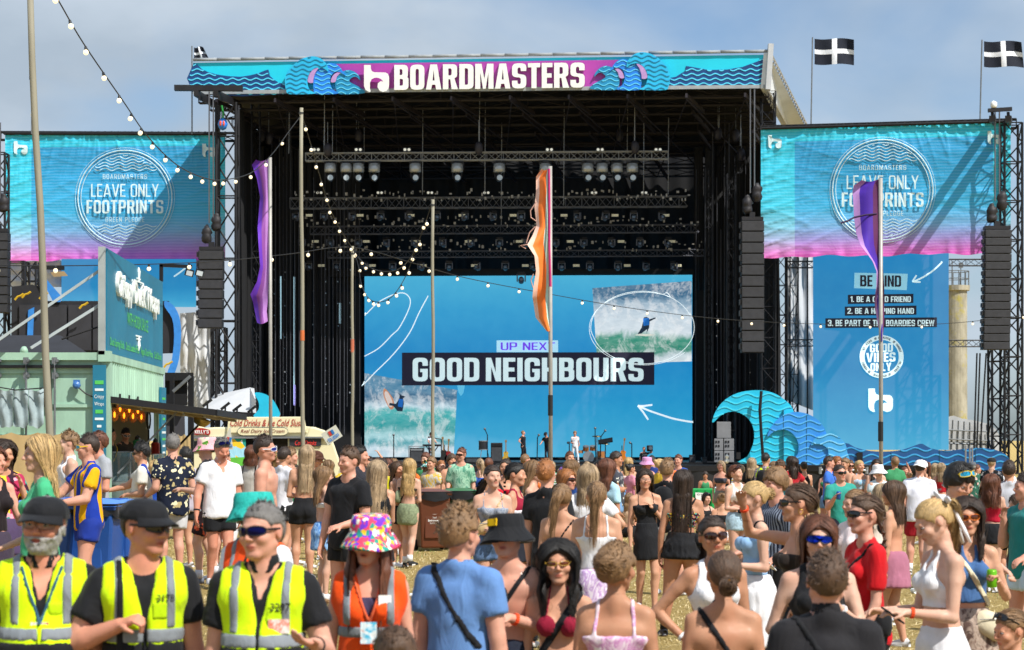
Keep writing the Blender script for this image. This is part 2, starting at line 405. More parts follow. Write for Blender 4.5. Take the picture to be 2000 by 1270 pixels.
def hand_prims(W_,dirn,side,inner,curl,g,s=1.0):
 """palm, four fingers, thumb. dirn: hand direction; inner: palm normal"""
 d=unit(dirn);n=unit(np.array(inner)-d*float(np.dot(inner,d)));sd=np.cross(d,n)
 th=sd if float(np.dot(np.cross(n,d),v3(0,0,1)))>0 else -sd
 th=unit(th if g.get('thumb') is None else g['thumb']*sd)
 out=[];pl=.085*s;W_=np.array(W_)
 c0=W_+d*.012*s
 out.append(C(c0+th*.012*s,.017*s,W_+d*pl*.8+th*.02*s,.0145*s));out.append(C(c0-th*.012*s,.016*s,W_+d*pl*.8-th*.022*s,.0135*s))
 out.append(C(c0,.017*s,W_+d*pl*.8,.0145*s))
 fing=[]
 for i,(o,ln) in enumerate(((.030,.068),(.010,.078),(-.010,.072),(-.029,.056))):
  b=W_+d*pl+th*o*s*.95;a1=R(curl*55+i*4);a2=R(curl*130+i*5)
  d1=d*math.cos(a1)+n*math.sin(a1);d2=d*math.cos(a2)+n*math.sin(a2)
  d1=unit(d1+th*o*1.8*(1-curl))
  m=b+d1*ln*.52*s;fing.append((C(b,.0098*s,m,.0086*s),C(m,.0086*s,m+unit(d2)*ln*.5*s,.0072*s)))
 tb=W_+d*.022*s+th*.026*s;t1=tb+unit(d*.75+th*.75+n*.25)*.036*s;t2=t1+unit(d*(1-.5*curl)+th*(.35-.5*curl)+n*.9*curl)*.032*s
 fing.append((C(tb,.013*s,t1,.0105*s),C(t1,.0105*s,t2,.0085*s)))
 return out,fing,(W_+d*pl*.85+n*.03*s)
SP={}
def person(sp):
 """builds one person; returns its Empty. sp: dict"""
 g=sp.get
 f_=g('sex','f')=='f';h=g('h',1.68 if f_ else 1.8);u=h;b=g('build',1.0);det=g('det',1)
 px_=g('px',{0:90,1:180,2:440}[det]);hf=min(.0135,max(.0060,2.6/px_));hc=min(.026,max(.021,hf*2.3))
 TM=rot(g('twist',0),-g('lean',0) if False else g('lean',0),g('side',0));seat=g('legs') in ('sit','kneel');zp=.52*u
 drop=.0
 if seat:drop=.44*u if g('legs')=='sit' else .30*u
 to=v3(0,0,zp-drop);TF=(TM,to-TM@v3(0,0,zp))
 T=lambda p:TF[0]@np.array(p,float)+TF[1]
 TFm=TF
 sw,sr=(.089 if f_ else .099)*u*(b*.35+.65),(.0262 if f_ else .0345)*u*(b*.4+.6)
 wr=(.064 if f_ else .077)*u*b;hr=(.088 if f_ else .086)*u*(b*.7+.3)
 tor=[E((0,0,.535*u),(hr,.064*u*b,.062*u),TFm),C((0,.002*u,.57*u),wr*1.12,(0,0,.64*u),wr,TFm,1.38),E((0,.002*u,.735*u),((.082 if f_ else .098)*u*(b*.6+.4),(.053 if f_ else .062)*u*b,.088*u),TFm),C((-sw*.82,.006*u,.808*u),sr*.82,(sw*.82,.006*u,.808*u),sr*.82,TFm),C((-sw*.7,.012*u,.755*u),.04*u,(sw*.7,.012*u,.755*u),.04*u,TFm),C((0,.008*u,.845*u),(.027 if f_ else .036)*u,(-sw*.75,.006*u,.820*u),.018*u,TFm),C((0,.008*u,.845*u),(.027 if f_ else .036)*u,(sw*.75,.006*u,.820*u),.018*u,TFm)]
 if f_:
  br=.0285*u*g('bust',1);tor+=[E((sx_*.040*u,-.047*u,.735*u),(br,br*.95,br*1.02),TFm) for sx_ in (-1,1)]
 else :tor+=[E((sx_*.043*u,-.036*u,.770*u),(.048*u,.021*u*b,.034*u),TFm) for sx_ in (-1,1)]
 if g('belly'):tor.append(E((0,-.025*u,.64*u),(.085*u*b,.072*u*b*g('belly'),.085*u),TFm))
 butt=[E((sx_*.043*u,.034*u,.505*u),(.045*u,.043*u,.05*u),TFm) for sx_ in (-1,1)]
 neck=[C((0,.012*u,.82*u),(.029 if f_ else .037)*u,(0,.004*u,.885*u),(.0255 if f_ else .0335)*u,TFm)]
 s=g('hs',1.125)*(.975 if f_ else 1.0)*(u/1.75)**.6
 hy,hp,hroll=g('head',(0,0,0));piv=T((0,.006*u,.872*u));HM_=TM@rot(hy,hp,hroll);ho=piv+HM_@v3(0,-.004*s,.112*s)
 HF=(HM_,ho);H=lambda x,y,z:(x*s,y*s,z*s)
 he=lambda c,r:E(H(*c),H(*r),HF)
 jw=.9 if f_ else 1.04
 head=[he((0,.012,.012),(.0745,.092,.088)),he((0,-.030,-.045),(.056*jw,.056,.062)),he((0,-.066,-.093),(.024*jw,.020,.018)),C(H(-.046*jw,.0,-.055),.020*s,H(-.016,-.062,-.092),.016*s,HF),C(H(.046*jw,.0,-.055),.020*s,H(.016,-.062,-.092),.016*s,HF),he((-.038,-.060,-.03),(.024,.026,.024)),he((.038,-.060,-.03),(.024,.026,.024)),C(H(-.028,-.079,.014),.0095*s,H(.028,-.079,.014),.0095*s,HF)]
 hard=[C(H(0,-.082,.006),.0085*s,H(0,-.104,-.030),.0098*s,HF),E(H(.011,-.093,-.034),H(.009,.010,.007),HF),E(H(-.011,-.093,-.034),H(.009,.010,.007),HF),E(H(0,-.0795,-.058),H(.026,.0135,.0062),HF),E(H(0,-.078,-.0695),H(.022,.0135,.0068),HF),E(H(.075,.006,-.012),H(.0065,.017,.027),HF),E(H(-.075,.006,-.012),H(.0065,.017,.027),HF)]
 carve=[E(H(.031,-.094,-.002),H(.0165,.014,.0105),HF),E(H(-.031,-.094,-.002),H(.0165,.014,.0105),HF)]
 lids=[C(H(sx_*.020,-.084,.0045),.0052*s,H(sx_*.043,-.076,.0035),.005*s,HF) for sx_ in (-1,1)]
 arms,fingers,hands,upper,elbows,wrists=[],[],{},[],[],[]
 ua,fa=.172*u,.148*u;r0=(.0238 if f_ else .0325)*u*(b*.5+.5)*g('armr',1)
 for sg,key in ((1,'L'),(-1,'R')):
  ps=g(key,'down');ps=ARM[ps] if isinstance(ps,str) else ps
  du,df=unit((ps[0][0]*sg,ps[0][1],ps[0][2])),unit((ps[1][0]*sg,ps[1][1],ps[1][2]))
  du,df=TM@du,TM@df
  S=T((sw*sg,.006*u,.803*u));El=S+du*ua;Wr=El+df*fa
  arms+=[E(S,(sr*1.04,)*3),C(S,sr,S+du*ua*.35,r0),C(S+du*ua*.35,r0,El,r0*.78),C(El,r0*.80,El+df*fa*.28,r0*.80),C(El+df*fa*.28,r0*.80,Wr,r0*.50)]
  hd=unit(TM@unit((ps[2][0]*sg,ps[2][1],ps[2][2]))) if len(ps)>2 else df
  inner=v3(-sg,0,0) if abs(df[2])>.75 else v3(-sg*.4,.3,-1)
  if g('palm'+key) is not None:inner=np.array(g('palm'+key),float)
  cu=g('curl'+key,.35);pm,fg,grip=hand_prims(Wr,hd,sg,TM@inner,cu,{'thumb':g('thumb'+key)},(.93 if f_ else 1.02)*u/1.75)
  if det==0:pm.append(C(Wr,.016*u/1.75,Wr+hd*.155*u/1.75,.0125*u/1.75));fg=[]
  arms+=pm;fingers+=fg;hands[key]=(Wr,hd,grip);upper.append((S,El,du));elbows.append(El);wrists.append((Wr,df))
 legs=[];thighs=[];feet=[];lp=g('legs','stand');hw=.05*u;zt=(.037 if f_ else .036)*u*b
 for sg in (1,-1):
  hip=v3(sg*hw,0,zp-.02*u-drop)
  if lp=='stand':kn=v3(sg*(hw+.004*u),-.012*u,.283*u);an=v3(sg*(hw+.01*u),.012*u,.045*u)
  elif lp=='walk':
   w=g('stride',1)*sg;kn=v3(sg*hw*.9,-.055*u*w-.03*u,.29*u);an=v3(sg*hw*.9,-.13*u*w+(.02 if w>0 else .0)*u,.05*u+(0 if w>0 else .02*u))
  elif lp=='wide':kn=v3(sg*(hw+.03*u),-.01*u,.285*u);an=v3(sg*(hw+.055*u),.01*u,.045*u)
  elif lp=='shift':kn=v3(sg*hw+(.01*u),(-.045 if sg>0 else -.005)*u,.283*u);an=v3(sg*hw*1.15+.012*u,(-.02 if sg>0 else .012)*u,.045*u)
  elif lp=='sit':kn=v3(sg*.12*u,-.20*u,.20*u);an=v3(sg*.03*u,-.24*u,.05*u)
  elif lp=='kneel':kn=v3(sg*hw,-.20*u,.06*u);an=v3(sg*hw,.05*u,.05*u)
  toe=an+v3(sg*.02*u,-.095*u,-.028*u);heel=an+v3(0,.02*u,-.025*u)
  thighs.append((hip,kn,an));feet.append((an,toe,heel));mid=kn+(an-kn)*.3+v3(0,.012*u,0)
  legs+=[C(hip,.052*u*b*(1.06 if f_ else 1),kn,.031*u*b),C(kn,.030*u*b,mid,.0315*u*b),C(mid,.0315*u*b,an,.0185*u),C(an,.0195*u,heel,.018*u),C(heel,.018*u,toe,.014*u)]
 allp=[np.array(p) for p in (piv,ho,*elbows,*[w[0] for w in wrists],*[w[0]+w[1]*.2 for w in wrists],*[q for t in thighs for q in t],*[q for t in feet for q in t],T((0,0,.5*u)))]
 lo=np.min(allp,0)-v3(.14,.16,.02);hi=np.max(allp,0)+v3(.14,.16,.14)
 lo=np.minimum(lo,v3(-.3,-.22,0));hi=np.maximum(hi,v3(.3,.25,0))
 lo[2]=-.02
 fx,fy,fz=[[ho[i]-e,ho[i]+e_] for i,(e,e_) in enumerate(((.085,.085),(.115,.05),(.125,.03)))]
 fine=[[fx],[fy],[fz]]
 if det>=1:
  for key,vis in (('L',g('hL',det==1)),('R',g('hR',det==1))):
   if vis:
    w,d_,_=hands[key];m=w+d_*.09
    for i in range(3):fine[i].append([m[i]-.085,m[i]+.085])
 F=Field(axis(lo[0],hi[0],fine[0],hf,hc),axis(lo[1],hi[1],fine[1],hf,hc),axis(lo[2],hi[2],fine[2],hf,hc))
 Dt=F.new()
 for p in tor:F.put(Dt,p,.022)
 for p in butt:F.put(Dt,p,.03)
 Dl=F.new()
 for p in legs:F.put(Dl,p,.014)
 Da=F.new()
 for p in arms:F.put(Da,p,.012)
 for a_,b_ in fingers:F.put(Da,a_,.004);F.put(Da,b_,.004)
 Dh=F.new()
 for p in head:F.put(Dh,p,.016)
 for p in carve:F.put(Dh,p,.008,carve=True)
 for p in hard:F.put(Dh,p,.006)
 for p in lids:F.put(Dh,p,.004)
 F.put(Dh,neck[0],.02)
 B=smin(smin(smin(Dt,Dl,.035),Da,.022),Dh,.018)
 zc=piv[2]-.004;kz=int(np.searchsorted(F.ax[2],zc));hb=[[F_[1:] for F_ in [f_]][0] for f_ in fine];ks=[]
 for i in (0,1):
  a=F.ax[i];k=[0];stp=max(.0145,2.6/px_)
  for j in range(1,len(a)):
   if a[j]-a[k[-1]]>=stp or any(l_<=a[j]<=h_ for l_,h_ in hb[i]):k.append(j)
  ks.append(np.array(k))
 zs=[0];a=F.ax[2]
 for j in range(1,kz+1):
  if a[j]-a[zs[-1]]>=stp or any(l_<=a[j]<=h_ for l_,h_ in hb[2]) or j==kz:zs.append(j)
 zs=np.array(zs+[kz+1]);G1=Field(F.ax[0][ks[0]],F.ax[1][ks[1]],a[zs]);lowr=nets(G1,B[np.ix_(ks[0],ks[1],zs)]);G2=Field(F.ax[0],F.ax[1],a[kz-1:]);top=nets(G2,B[:,:,kz-1:])
 V,Q=lowr if top is None else (np.concatenate([lowr[0],top[0]]),np.concatenate([lowr[1],top[1]+len(lowr[0])]))
 L=(V-ho)@HM_/s;x,y,z=L.T;tint=np.ones((len(V),3),np.float32)
 def blob(c,rr,colr,amt):
  d=((x-c[0])/rr[0])**2+((y-c[1])/rr[1])**2+((z-c[2])/rr[2])**2;w=(np.clip(1.25-d,0,1)*amt)[:,None]
  tint[:]=tint*(1-w)+tint*np.array(colr,np.float32)*w
 blob((0,-.09,-.0635),(.026,.022,.0115),(.78,.38,.40),.85);blob((0,-.09,-.0632),(.018,.02,.0022),(.3,.14,.14),.8)
 if g('open'):blob((0,-.09,-.064),(.013,.03,.006),(.25,.08,.08),.95)
 hc_=HAIRS[g('haircol','brown')];bc=tuple(min(.95,v_*1.6+.08) for v_ in hc_)
 for sx_ in (-1,1):
  blob((sx_*.031,-.09,.021),(.019,.03,.0038),tuple(min(v_*2+.1,1) for v_ in hc_),.8);blob((sx_*.04,-.07,-.03),(.022,.03,.02),(1.02,.84,.82),.5)
  if not g('glasses'):
   blob((sx_*.031,-.085,.0025),(.0165,.02,.0030),(.30,.25,.24),.8);blob((sx_*.031,-.09,-.001),(.012,.02,.0048 if det==2 else .0055),(.34,.28,.26),0 if det==2 else .85);blob((sx_*.031,-.085,-.003),(.019,.025,.013),(.86,.76,.74),.4)
 blob((0,-.11,-.03),(.014,.012,.012),(1.02,.84,.8),.4);blob((.075,0,-.01),(.012,.03,.03),(1.0,.74,.7),.5);blob((-.075,0,-.01),(.012,.03,.03),(1.0,.74,.7),.5)
 if g('stubble'):
  blob((0,-.07,-.085),(.06,.06,.045),tuple(min(v_+.35,1) for v_ in hc_),g('stubble'));
 if g('shaved'):blob((0,.02,.03),(.085,.1,.07),(.55,.5,.48),.6)
 root=thing('person',g('label'),g('cat','woman' if f_ else 'man'),group=g('group',None))
 sm=skin_mat(g('skin','fair'))
 link('body',quads_mesh('body',V,Q,tint),sm,root)
 ctx=dict(F=F,B=B,Dt=Dt,Da=Da,Dl=Dl,Dh=Dh,TF=TFm,HF=HF,s=s,u=u,b=b,sw=sw,sr=sr,r0=r0,tor=tor,butt=butt,hands=hands,upper=upper,wrists=wrists,thighs=thighs,feet=feet,T=T,TM=TM,root=root,f=f_,det=det,ho=ho,HM=HM_,wr=wr,hr=hr,zp=zp-drop,seat=seat,sp=sp)
 if not g('glasses') or g('glasses','').endswith('_up') or g('glasses') in ('clear','gold'):
  if det<2:pass
  else :
   for sx_ in (-1,1):
    e=MB();c_=Vector(ho)+Matrix(HM_.tolist())@(Vector((sx_*.0305,-.0755,-.003))*s);Q3=Matrix(HM_.tolist());e.cur=0;e.ball(c_,(.0125*s,.0105*s,.0066*s),10,8,Q3);e.cur=1
    e.lathe([(.0001,-.0116*s),(.0054*s,-.0104*s),(.0056*s,-.009*s)],10,c_,Q3@Matrix.Rotation(R(-90),3,'X'));obj('eye',e,[mat('eye_white','#a39c98',.25),mat('iris','#17110d' if hc_[0]<.2 else '#2a3540',.1)],root,smooth=True)
 for it in g('wear',()):wear(ctx,*it)
 if g('hair'):hair(ctx,g('hair'),g('haircol','brown'))
 if g('glasses'):glasses(ctx,g('glasses'))
 if g('beard'):beard(ctx,g('beard'))
 if g('shoes','#cccccc'):shoes(ctx,g('shoes','#d9d9d9'),g('socks'))
 root.rotation_euler=(0,0,R(g('yaw',0)))
 if g('loc') is not None:root.location=g('loc')
 for top,c in g('held',()):top.location=Vector(g('loc',(0,0,0)))+root.rotation_euler.to_matrix()@c;top.rotation_euler=root.rotation_euler
 SP[root.name]=ctx
 return root
def thin(F,D,step):
 """drop grid planes closer than step, for smooth cloth that needs no fine grid"""
 ks=[]
 for a in F.ax:
  k=[0]
  for i in range(1,len(a)):
   if a[i]-a[k[-1]]>=step:k.append(i)
  ks.append(np.array(k))
 G=Field(*[a[k] for a,k in zip(F.ax,ks)]);return G,D[np.ix_(*ks)]
def emit_field(ctx,name,D,m,thick=None):
 F=ctx['F']
 if name in ('tshirt','shirt','jersey','trousers','shorts','skirt','vest','jacket','leggings','tank','panel'):F,D=thin(F,D,max(.0135,3.3/ctx['sp'].get('px',180)))
 elif name=='reflective_strip':F,D=thin(F,D,.008)
 r=nets(F,D)
 if r is None:return None
 return link(name,quads_mesh(name,*r),m,ctx['root'])
# clothes, hair, hats and the small things people wear
def folds(ctx,P,amp=.004,f=34,seed=0):
 q=hnoise((P[0]+P[2]*.35,P[1],P[2]*.5),f/ctx['u']*1.25,seed+1);r=hnoise((P[0]-P[2]*.6,P[1]*.8,P[2]*.8),f/ctx['u']*.8,seed+4)
 return amp*.6*hnoise((P[0],P[1],P[2]*.55),f/ctx['u']*1.7,seed)-amp*(1-np.clip(np.abs(q)*3.2,0,1))**2-amp*.9*(1-np.clip(np.abs(r)*3,0,1))**2+amp*.6
def wear(ctx,kind,m,o=None):
 o=o or {};F,TF,u,B,Dt=ctx['F'],ctx['TF'],ctx['u'],ctx['B'],ctx['Dt'];root=ctx['root'];b=ctx['b']
 if isinstance(m,str):m=cloth(m)
 P=F.all(TF);X,Y,Z=P;aX=np.abs(X);sd=len(ctx['sp'].get('label',''))%7;zp_n=.52*u
 t=o.get('t',.011);nm=o.get('name',kind)
 if kind in ('tshirt','shirt','jersey','jacket'):
  loose=o.get('loose',1.0);D=smin(Dt,F.new(),.001)-t
  G=F.new();hem=o.get('hem',.47)*u
  F.put(G,C((0,.002,.68*u),ctx['wr']*1.18*loose,(0,0,hem-.03*u),ctx['hr']*1.14*loose,TF,1.32),.02)
  if ctx['sp'].get('belly'):F.put(G,E((0,-.02*u,.62*u),(.09*u*b,.078*u*b*ctx['sp']['belly'],.10*u),TF),.03)
  D=smin(D,G,.03);ln=o.get('sleeve',.62)
  for (S,El,du),sg in zip(ctx['upper'],(1,-1)):
   A=F.new();L=.172*u;end=S+du*L*min(ln,1)
   F.put(A,C(S,ctx['sr']+.012,end,ctx['r0']*1.12+.016*loose if ln<1 else ctx['r0']+.012),.02)
   if ln>1:
    Wp,df=ctx['wrists'][0 if sg>0 else 1];e2=El+(Wp-El)*(ln-1)*1.0
    F.put(A,C(El,ctx['r0']+.010,e2,ctx['r0']*.7+.010),.02);n_,q_=df,e2
   else :n_,q_=du,end
   Xw,Yw,Zw=F.all();cut=(Xw-q_[0])*n_[0]+(Yw-q_[1])*n_[1]+(Zw-q_[2])*n_[2]
   if ln>1:near=np.sqrt((Xw-q_[0])**2+(Yw-q_[1])**2+(Zw-q_[2])**2)<.12;cut=np.where(near,cut,-1)
   D=smin(D,np.maximum(A,cut),.018)
  D=D+folds(ctx,P,o.get('fold',.0042),30,sd)+.0022*np.sin(Z*60/u+X*26+np.sin(Y*30+sd)*2)*(Z<.72*u)
  ctx['topD']=D.copy();D=np.maximum(D,hem+.006*u*np.sin(X*22+sd)-Z)
  nk=o.get('neck','round')
  if nk=='round':F.put(D,E((0,-.012*u,.868*u),(.043*u,.047*u,.047*u),TF),.004,carve=True)
  elif nk=='v':
   F.put(D,E((0,-.008*u,.872*u),(.042*u,.046*u,.046*u),TF),.004,carve=True)
   D=np.where(Y<-.01,np.maximum(D,-(aX-(Z-(.865-o.get('vd',.10))*u)*.30)),D)
  elif nk=='off':D=np.maximum(D,Z-.765*u-(aX>.1*u)*.0)
  ob=emit_field(ctx,nm,D,m)
  if o.get('collar'):
   K=F.new();F.put(K,C((0,.010*u,.835*u),.043*u,(0,.006*u,.866*u),.039*u,TF),.004)
   K=np.maximum(K,-(K+.008));K=np.where(Y<0,np.maximum(K,.008+.35*(Z-.83*u)-aX),K);K=np.maximum(K,.838*u-Z+Y*.25)
   emit_field(ctx,'collar',K,o['collar'] if not isinstance(o['collar'],bool) else m)
  return
 if kind in ('tank','top','halter','cami','bandeau','bikini','vest','bra','strip','panel','dress_top'):
  D=Dt-t+folds(ctx,P,o.get('fold',.0025),36,sd)
  if kind=='tank':
   D=np.maximum(D,o.get('hem',.60)*u-Z);w=np.interp(Z,[.70*u,.745*u,.79*u,.83*u],[.12*u,.085*u,.068*u,.06*u]).astype(np.float32);D=np.maximum(D,aX-w)
   F.put(D,E((0,-.02*u,.86*u),(.040*u,.06*u,.07*u),TF),.004,carve=True)
  elif kind in ('cami','top','dress_top','bra'):
   topz=o.get('top',.775)*u;back=o.get('back',topz/u)*u;hem=o.get('hem',.655 if kind!='bra' else .69)*u
   edge=topz+(back-topz)*np.clip(Y*8+.5,0,1)+(.008*u*np.cos(X*62/u*1.0) if o.get('sweet') else 0)*(Y<0)
   Bd=np.maximum(np.maximum(D,hem-Z),Z-edge)
   if o.get('straps',True):
    sx_=o.get('sx',.052)*u;sw_=o.get('sw',.0045)*u
    sp_=np.maximum(Dt-.006,np.maximum(np.abs(aX-sx_-(.82*u-Z)*.10)-sw_,edge-.01-Z));Bd=np.minimum(Bd,sp_)
   D=Bd
  elif kind=='bandeau':
   D=np.maximum(np.maximum(D,o.get('hem',.70)*u-Z),Z-o.get('top',.772)*u)
  elif kind=='halter':
   topz=.80*u;w=np.interp(Z,[.70*u,.735*u,.80*u,.86*u],[.12*u,.078*u,.035*u,.028*u]).astype(np.float32)
   D=np.where(Y<.01,np.maximum(np.maximum(D,aX-w),o.get('hem',.63)*u-Z),np.maximum(np.maximum(D,o.get('hem',.63)*u-Z),Z-.67*u))
   D=np.maximum(D,Z-.842*u)
   F.put(D,E((0,-.03*u,.83*u),(.021*u,.06*u,.06*u),TF),.004,carve=True)
  elif kind=='bikini':
   cup=np.maximum(D,np.sqrt((aX-.041*u)**2+((Z-.73*u)*.9)**2)-.034*u);cup=np.where(Y<-.01,cup,.05)
   band=np.maximum(Dt-.005,np.abs(Z-.702*u)-.004*u)
   D=np.minimum(cup,band)
   if o.get('neck',True):D=np.minimum(D,np.where(Y<.03,np.maximum(Dt-.0055,np.maximum(np.abs(aX-.041*u+(Z-.76*u)*.12)-.0038*u,.755*u-Z)),.05))
  elif kind=='vest':
   t2=o.get('t',.024);D=Dt-t2+folds(ctx,P,.003,22,sd)
   G=F.new();F.put(G,C((0,0,.70*u),ctx['wr']*1.3,(0,0,.50*u),ctx['hr']*1.22,TF,1.28),.02)
   if ctx['sp'].get('belly'):F.put(G,E((0,-.02*u,.62*u),(.095*u*b,.088*u*b*ctx['sp']['belly'],.10*u),TF),.03)
   for S,El,du in ctx['upper']:F.put(D,C(S,ctx['sr']+t2-.002,S+du*.02,ctx['sr']+t2-.002),.02)
   D=smin(D,G,.03);ctx['vestD']=D.copy();lo_=o.get('hem',.50)*u
   D=np.maximum(D,lo_-Z);w=np.interp(Z,[.70*u,.76*u,.84*u],[.16*u,.116*u,.104*u]).astype(np.float32)
   ctx['vestw']=w;D=np.maximum(D,aX-w*b)
   F.put(D,E((0,-.0,.872*u),(.05*u,.06*u,.052*u),TF),.004,carve=True)
   v0=o.get('vz',.66)*u;gap=o.get('gap',.006);D=np.where(Y<.0,np.maximum(D,gap+np.clip(Z-v0,0,1)*o.get('vs',.32)-aX),D)
   ctx['vopen']=(v0,gap,o.get('vs',.32))
  elif kind in ('strip','panel'):
   D=ctx['vestD']-o.get('t',.003);w=ctx['vestw'];D=np.maximum(D,aX-w*b)
   if 'z' in o:D=np.maximum(D,np.maximum(o['z'][0]*u-Z,Z-o['z'][1]*u))
   if 'x' in o:D=np.maximum(D,np.maximum(np.abs((X*o['sgn'] if 'sgn' in o else aX)-o['x'][0]*u-(.80*u-Z)*o.get('slant',0))-o['x'][1]*u,o.get('zl',.6)*u-Z))
   v0,gap,vs=ctx['vopen'];D=np.where(Y<0,np.maximum(D,gap+np.clip(Z-v0,0,1)*vs-aX),D)
   F.put(D,E((0,-.0,.872*u),(.05*u,.06*u,.052*u),TF),.004,carve=True)
  return emit_field(ctx,nm,D,m)
 if kind in ('shorts','trousers','leggings'):
  W_=F.all();ln=o.get('len',.45);inf=o.get('infl',.016 if kind=='shorts' else .012);D=np.minimum(Dt,.05)-.010
  for hip,kn,an in ctx['thighs']:
   A=F.new();fl=o.get('flare',.012)
   if kind=='shorts':
    e=hip+(kn-hip)*ln;F.put(A,C(hip,.052*u*b+inf,e,(.052-.018*ln)*u*b+inf+fl),.02)
    n_=unit(kn-hip);cut=(W_[0]-e[0])*n_[0]+(W_[1]-e[1])*n_[1]+(W_[2]-e[2])*n_[2];A=np.maximum(A,cut)
   else :
    F.put(A,C(hip,.052*u*b+inf,kn,.032*u*b+inf),.02);mid_=kn+(an-kn)*.3+v3(0,.012*u,0);F.put(A,C(kn,.034*u*b+inf,mid_,.034*u*b+inf),.02);F.put(A,C(mid_,.034*u*b+inf,an,.026*u+inf*o.get('flare',1)),.02)
   D=smin(D,A,.014)
  D=np.maximum(D,Z-o.get('waist',.60)*u)
  hipz=(ctx['zp']-.02*u);e_=.40*u if kind=='shorts' else -1
  if kind=='shorts':D=np.where(Z<(.50-.22*ln)*u if not ctx['seat'] else False,np.maximum(D,D),D)
  D=D+folds(ctx,P,o.get('fold',.004),26,sd)
  if kind!='shorts':D=np.maximum(D,.035*u-W_[2])
  return emit_field(ctx,nm,D,m)
 if kind=='skirt':
  D=F.new();wz,hz=o.get('waist',.60)*u,o.get('hem',.40)*u;fl=o.get('flare',1.35);hr=ctx['hr']
  F.put(D,C((0,.004,wz),ctx['wr']*1.22,(0,.006,.52*u),hr*1.14,TF,1.22),.02);F.put(D,C((0,.006,.52*u),hr*1.14,(0,.006,hz-.03*u),hr*fl,TF,1.12),.03)
  for bp in ctx['butt']:F.put(D,bp,.02,infl=.014)
  if hz<.3*u:
   for hip,kn,an in ctx['thighs']:F.put(D,C(hip,.065*u,kn,.055*u),.04);F.put(D,C(kn,.055*u,an,.055*u),.04)
  an_=np.arctan2(X,-Y);D=D+o.get('pleat',.006)*np.sin(an_*o.get('n',22))*np.clip((wz-Z)*9,0,1)+folds(ctx,P,.003,26,sd)
  if o.get('tiers'):D=D-.009*(((wz-Z)/(wz-hz)*o['tiers'])%1)
  D=np.maximum(np.maximum(D,hz-Z),Z-wz)
  return emit_field(ctx,nm,D,m)
 if kind=='strap':
  sg=o.get('side',1);A_=v3(sg*.062*u,0,.822*u);Bp=v3(-sg*.085*u,0,o.get('low',.60)*u);dr=unit(Bp-A_);n_=np.array([dr[2],0,-dr[0]])
  q=np.abs((X-A_[0])*n_[0]+(Z-A_[2])*n_[2])-o.get('w',.011)
  base=ctx['topD'] if 'topD' in ctx else Dt if not o.get('over') else Dt-.012
  if 'vestD' in ctx:base=np.minimum(base,ctx['vestD'])
  D=np.maximum(np.maximum(base-(.009 if 'topD' in ctx else o.get('t',.012)),q),(Z-.88*u));D=np.maximum(D,aX-.11*u*b);D=np.maximum(D,o.get('low',.60)*u-Z)
  if o.get('only')=='front':D=np.where(Y<.01,D,.05)
  if o.get('only')=='back':D=np.where(Y>-.01,D,.05)
  return emit_field(ctx,nm,D,m)
 if kind=='backstraps':
  base=ctx.get('vestD',ctx.get('topD',Dt))-.01;D=np.maximum(base,np.maximum(np.abs((aX if not o.get('side') else X*o['side'])-.062*u)-.014,.62*u-Z));D=np.maximum(D,Z-.86*u);return emit_field(ctx,'strap',D,m)
 mb=MB();T=ctx['T'];Rm=Matrix(TF[0].tolist())
 if kind=='backpack':
  mb.lathe([(.02,-.19),(.12,-.18),(.14,-.1),(.135,.08),(.11,.17),(.05,.21),(.005,.215)],16,T((0,.15,.70*u)),Rm,.55)
  return obj('backpack',mb,m,root,smooth=True)
 if kind=='bag':
  p=o.get('p',(-.15,-.08,.55*u));d=o.get('d',(.09,.05,.07))
  mb.lathe([(.3,-1),(.85,-.85),(1,-.3),(.95,.4),(.6,.85),(.1,1)],14,T(p),Rm@Matrix.Rotation(R(o.get('rx',0)),3,'Y')@Matrix.Diagonal(Vector(d)))
  ob=obj(o.get('name','bag'),mb,m,root,smooth=True)
  z=MB();z.tube([T((p[0]-d[0]*.7,p[1]-d[1]*.9,p[2]+d[2]*.45)),T((p[0],p[1]-d[1]*1.02,p[2]+d[2]*.5)),T((p[0]+d[0]*.7,p[1]-d[1]*.9,p[2]+d[2]*.45))],.0035,5)
  zo=obj('zip',z,mat('zip_metal','#8a8a8a',.4,.8),root);zo.parent=ob;return ob
 if kind=='lanyard':
  D=np.maximum(ctx.get('vestD',Dt-.022)-.009,np.abs(aX-np.clip((Z-.70*u)*.36,.002,1))-.007);D=np.maximum(np.maximum(D,.70*u-Z),Z-.845*u);D=np.where(Y<0,D,.05)
  emit_field(ctx,'lanyard',D,m);mb.box(T((0,-.062*u*b-.05,.675*u)),(.075,.006,.10),Rm)
  return obj('badge',mb,cloth('#4fb7dc','tie','#e9f3f5','#c9685a',1.4),root)
 if kind=='patch':
  p=o['p'];mb.box(T(p),o['d'],Rm@Matrix.Rotation(R(o.get('rz',0)),3,'Z'));return obj(o.get('name','patch'),mb,m,root)
 if kind=='text':
  p=o['p'];Rt=Rm@Matrix.Rotation(R(o.get('rz',0)),3,'Z')@Matrix.Rotation(R(o.get('rx',0)),3,'X');sgn=1 if p[1]<0 else -1
  def f(x,y,z):return Vector(T(p))+Rt@Vector((x*sgn,-z*sgn,y))
  return text_obj('lettering',o['s'],1,m,f,root,depth=.0015,fit=o['fit'],world=False,bold=.01)
 if kind=='wristband':
  Wp,df=ctx['wrists'][0 if o.get('side',1)>0 else 1];q=Vector(Wp-df*.02*u);mb.tube([q-Vector(df)*.009,q+Vector(df)*.009],ctx['r0']*.5+.009,12)
  return obj('wristband',mb,m,root,smooth=False)
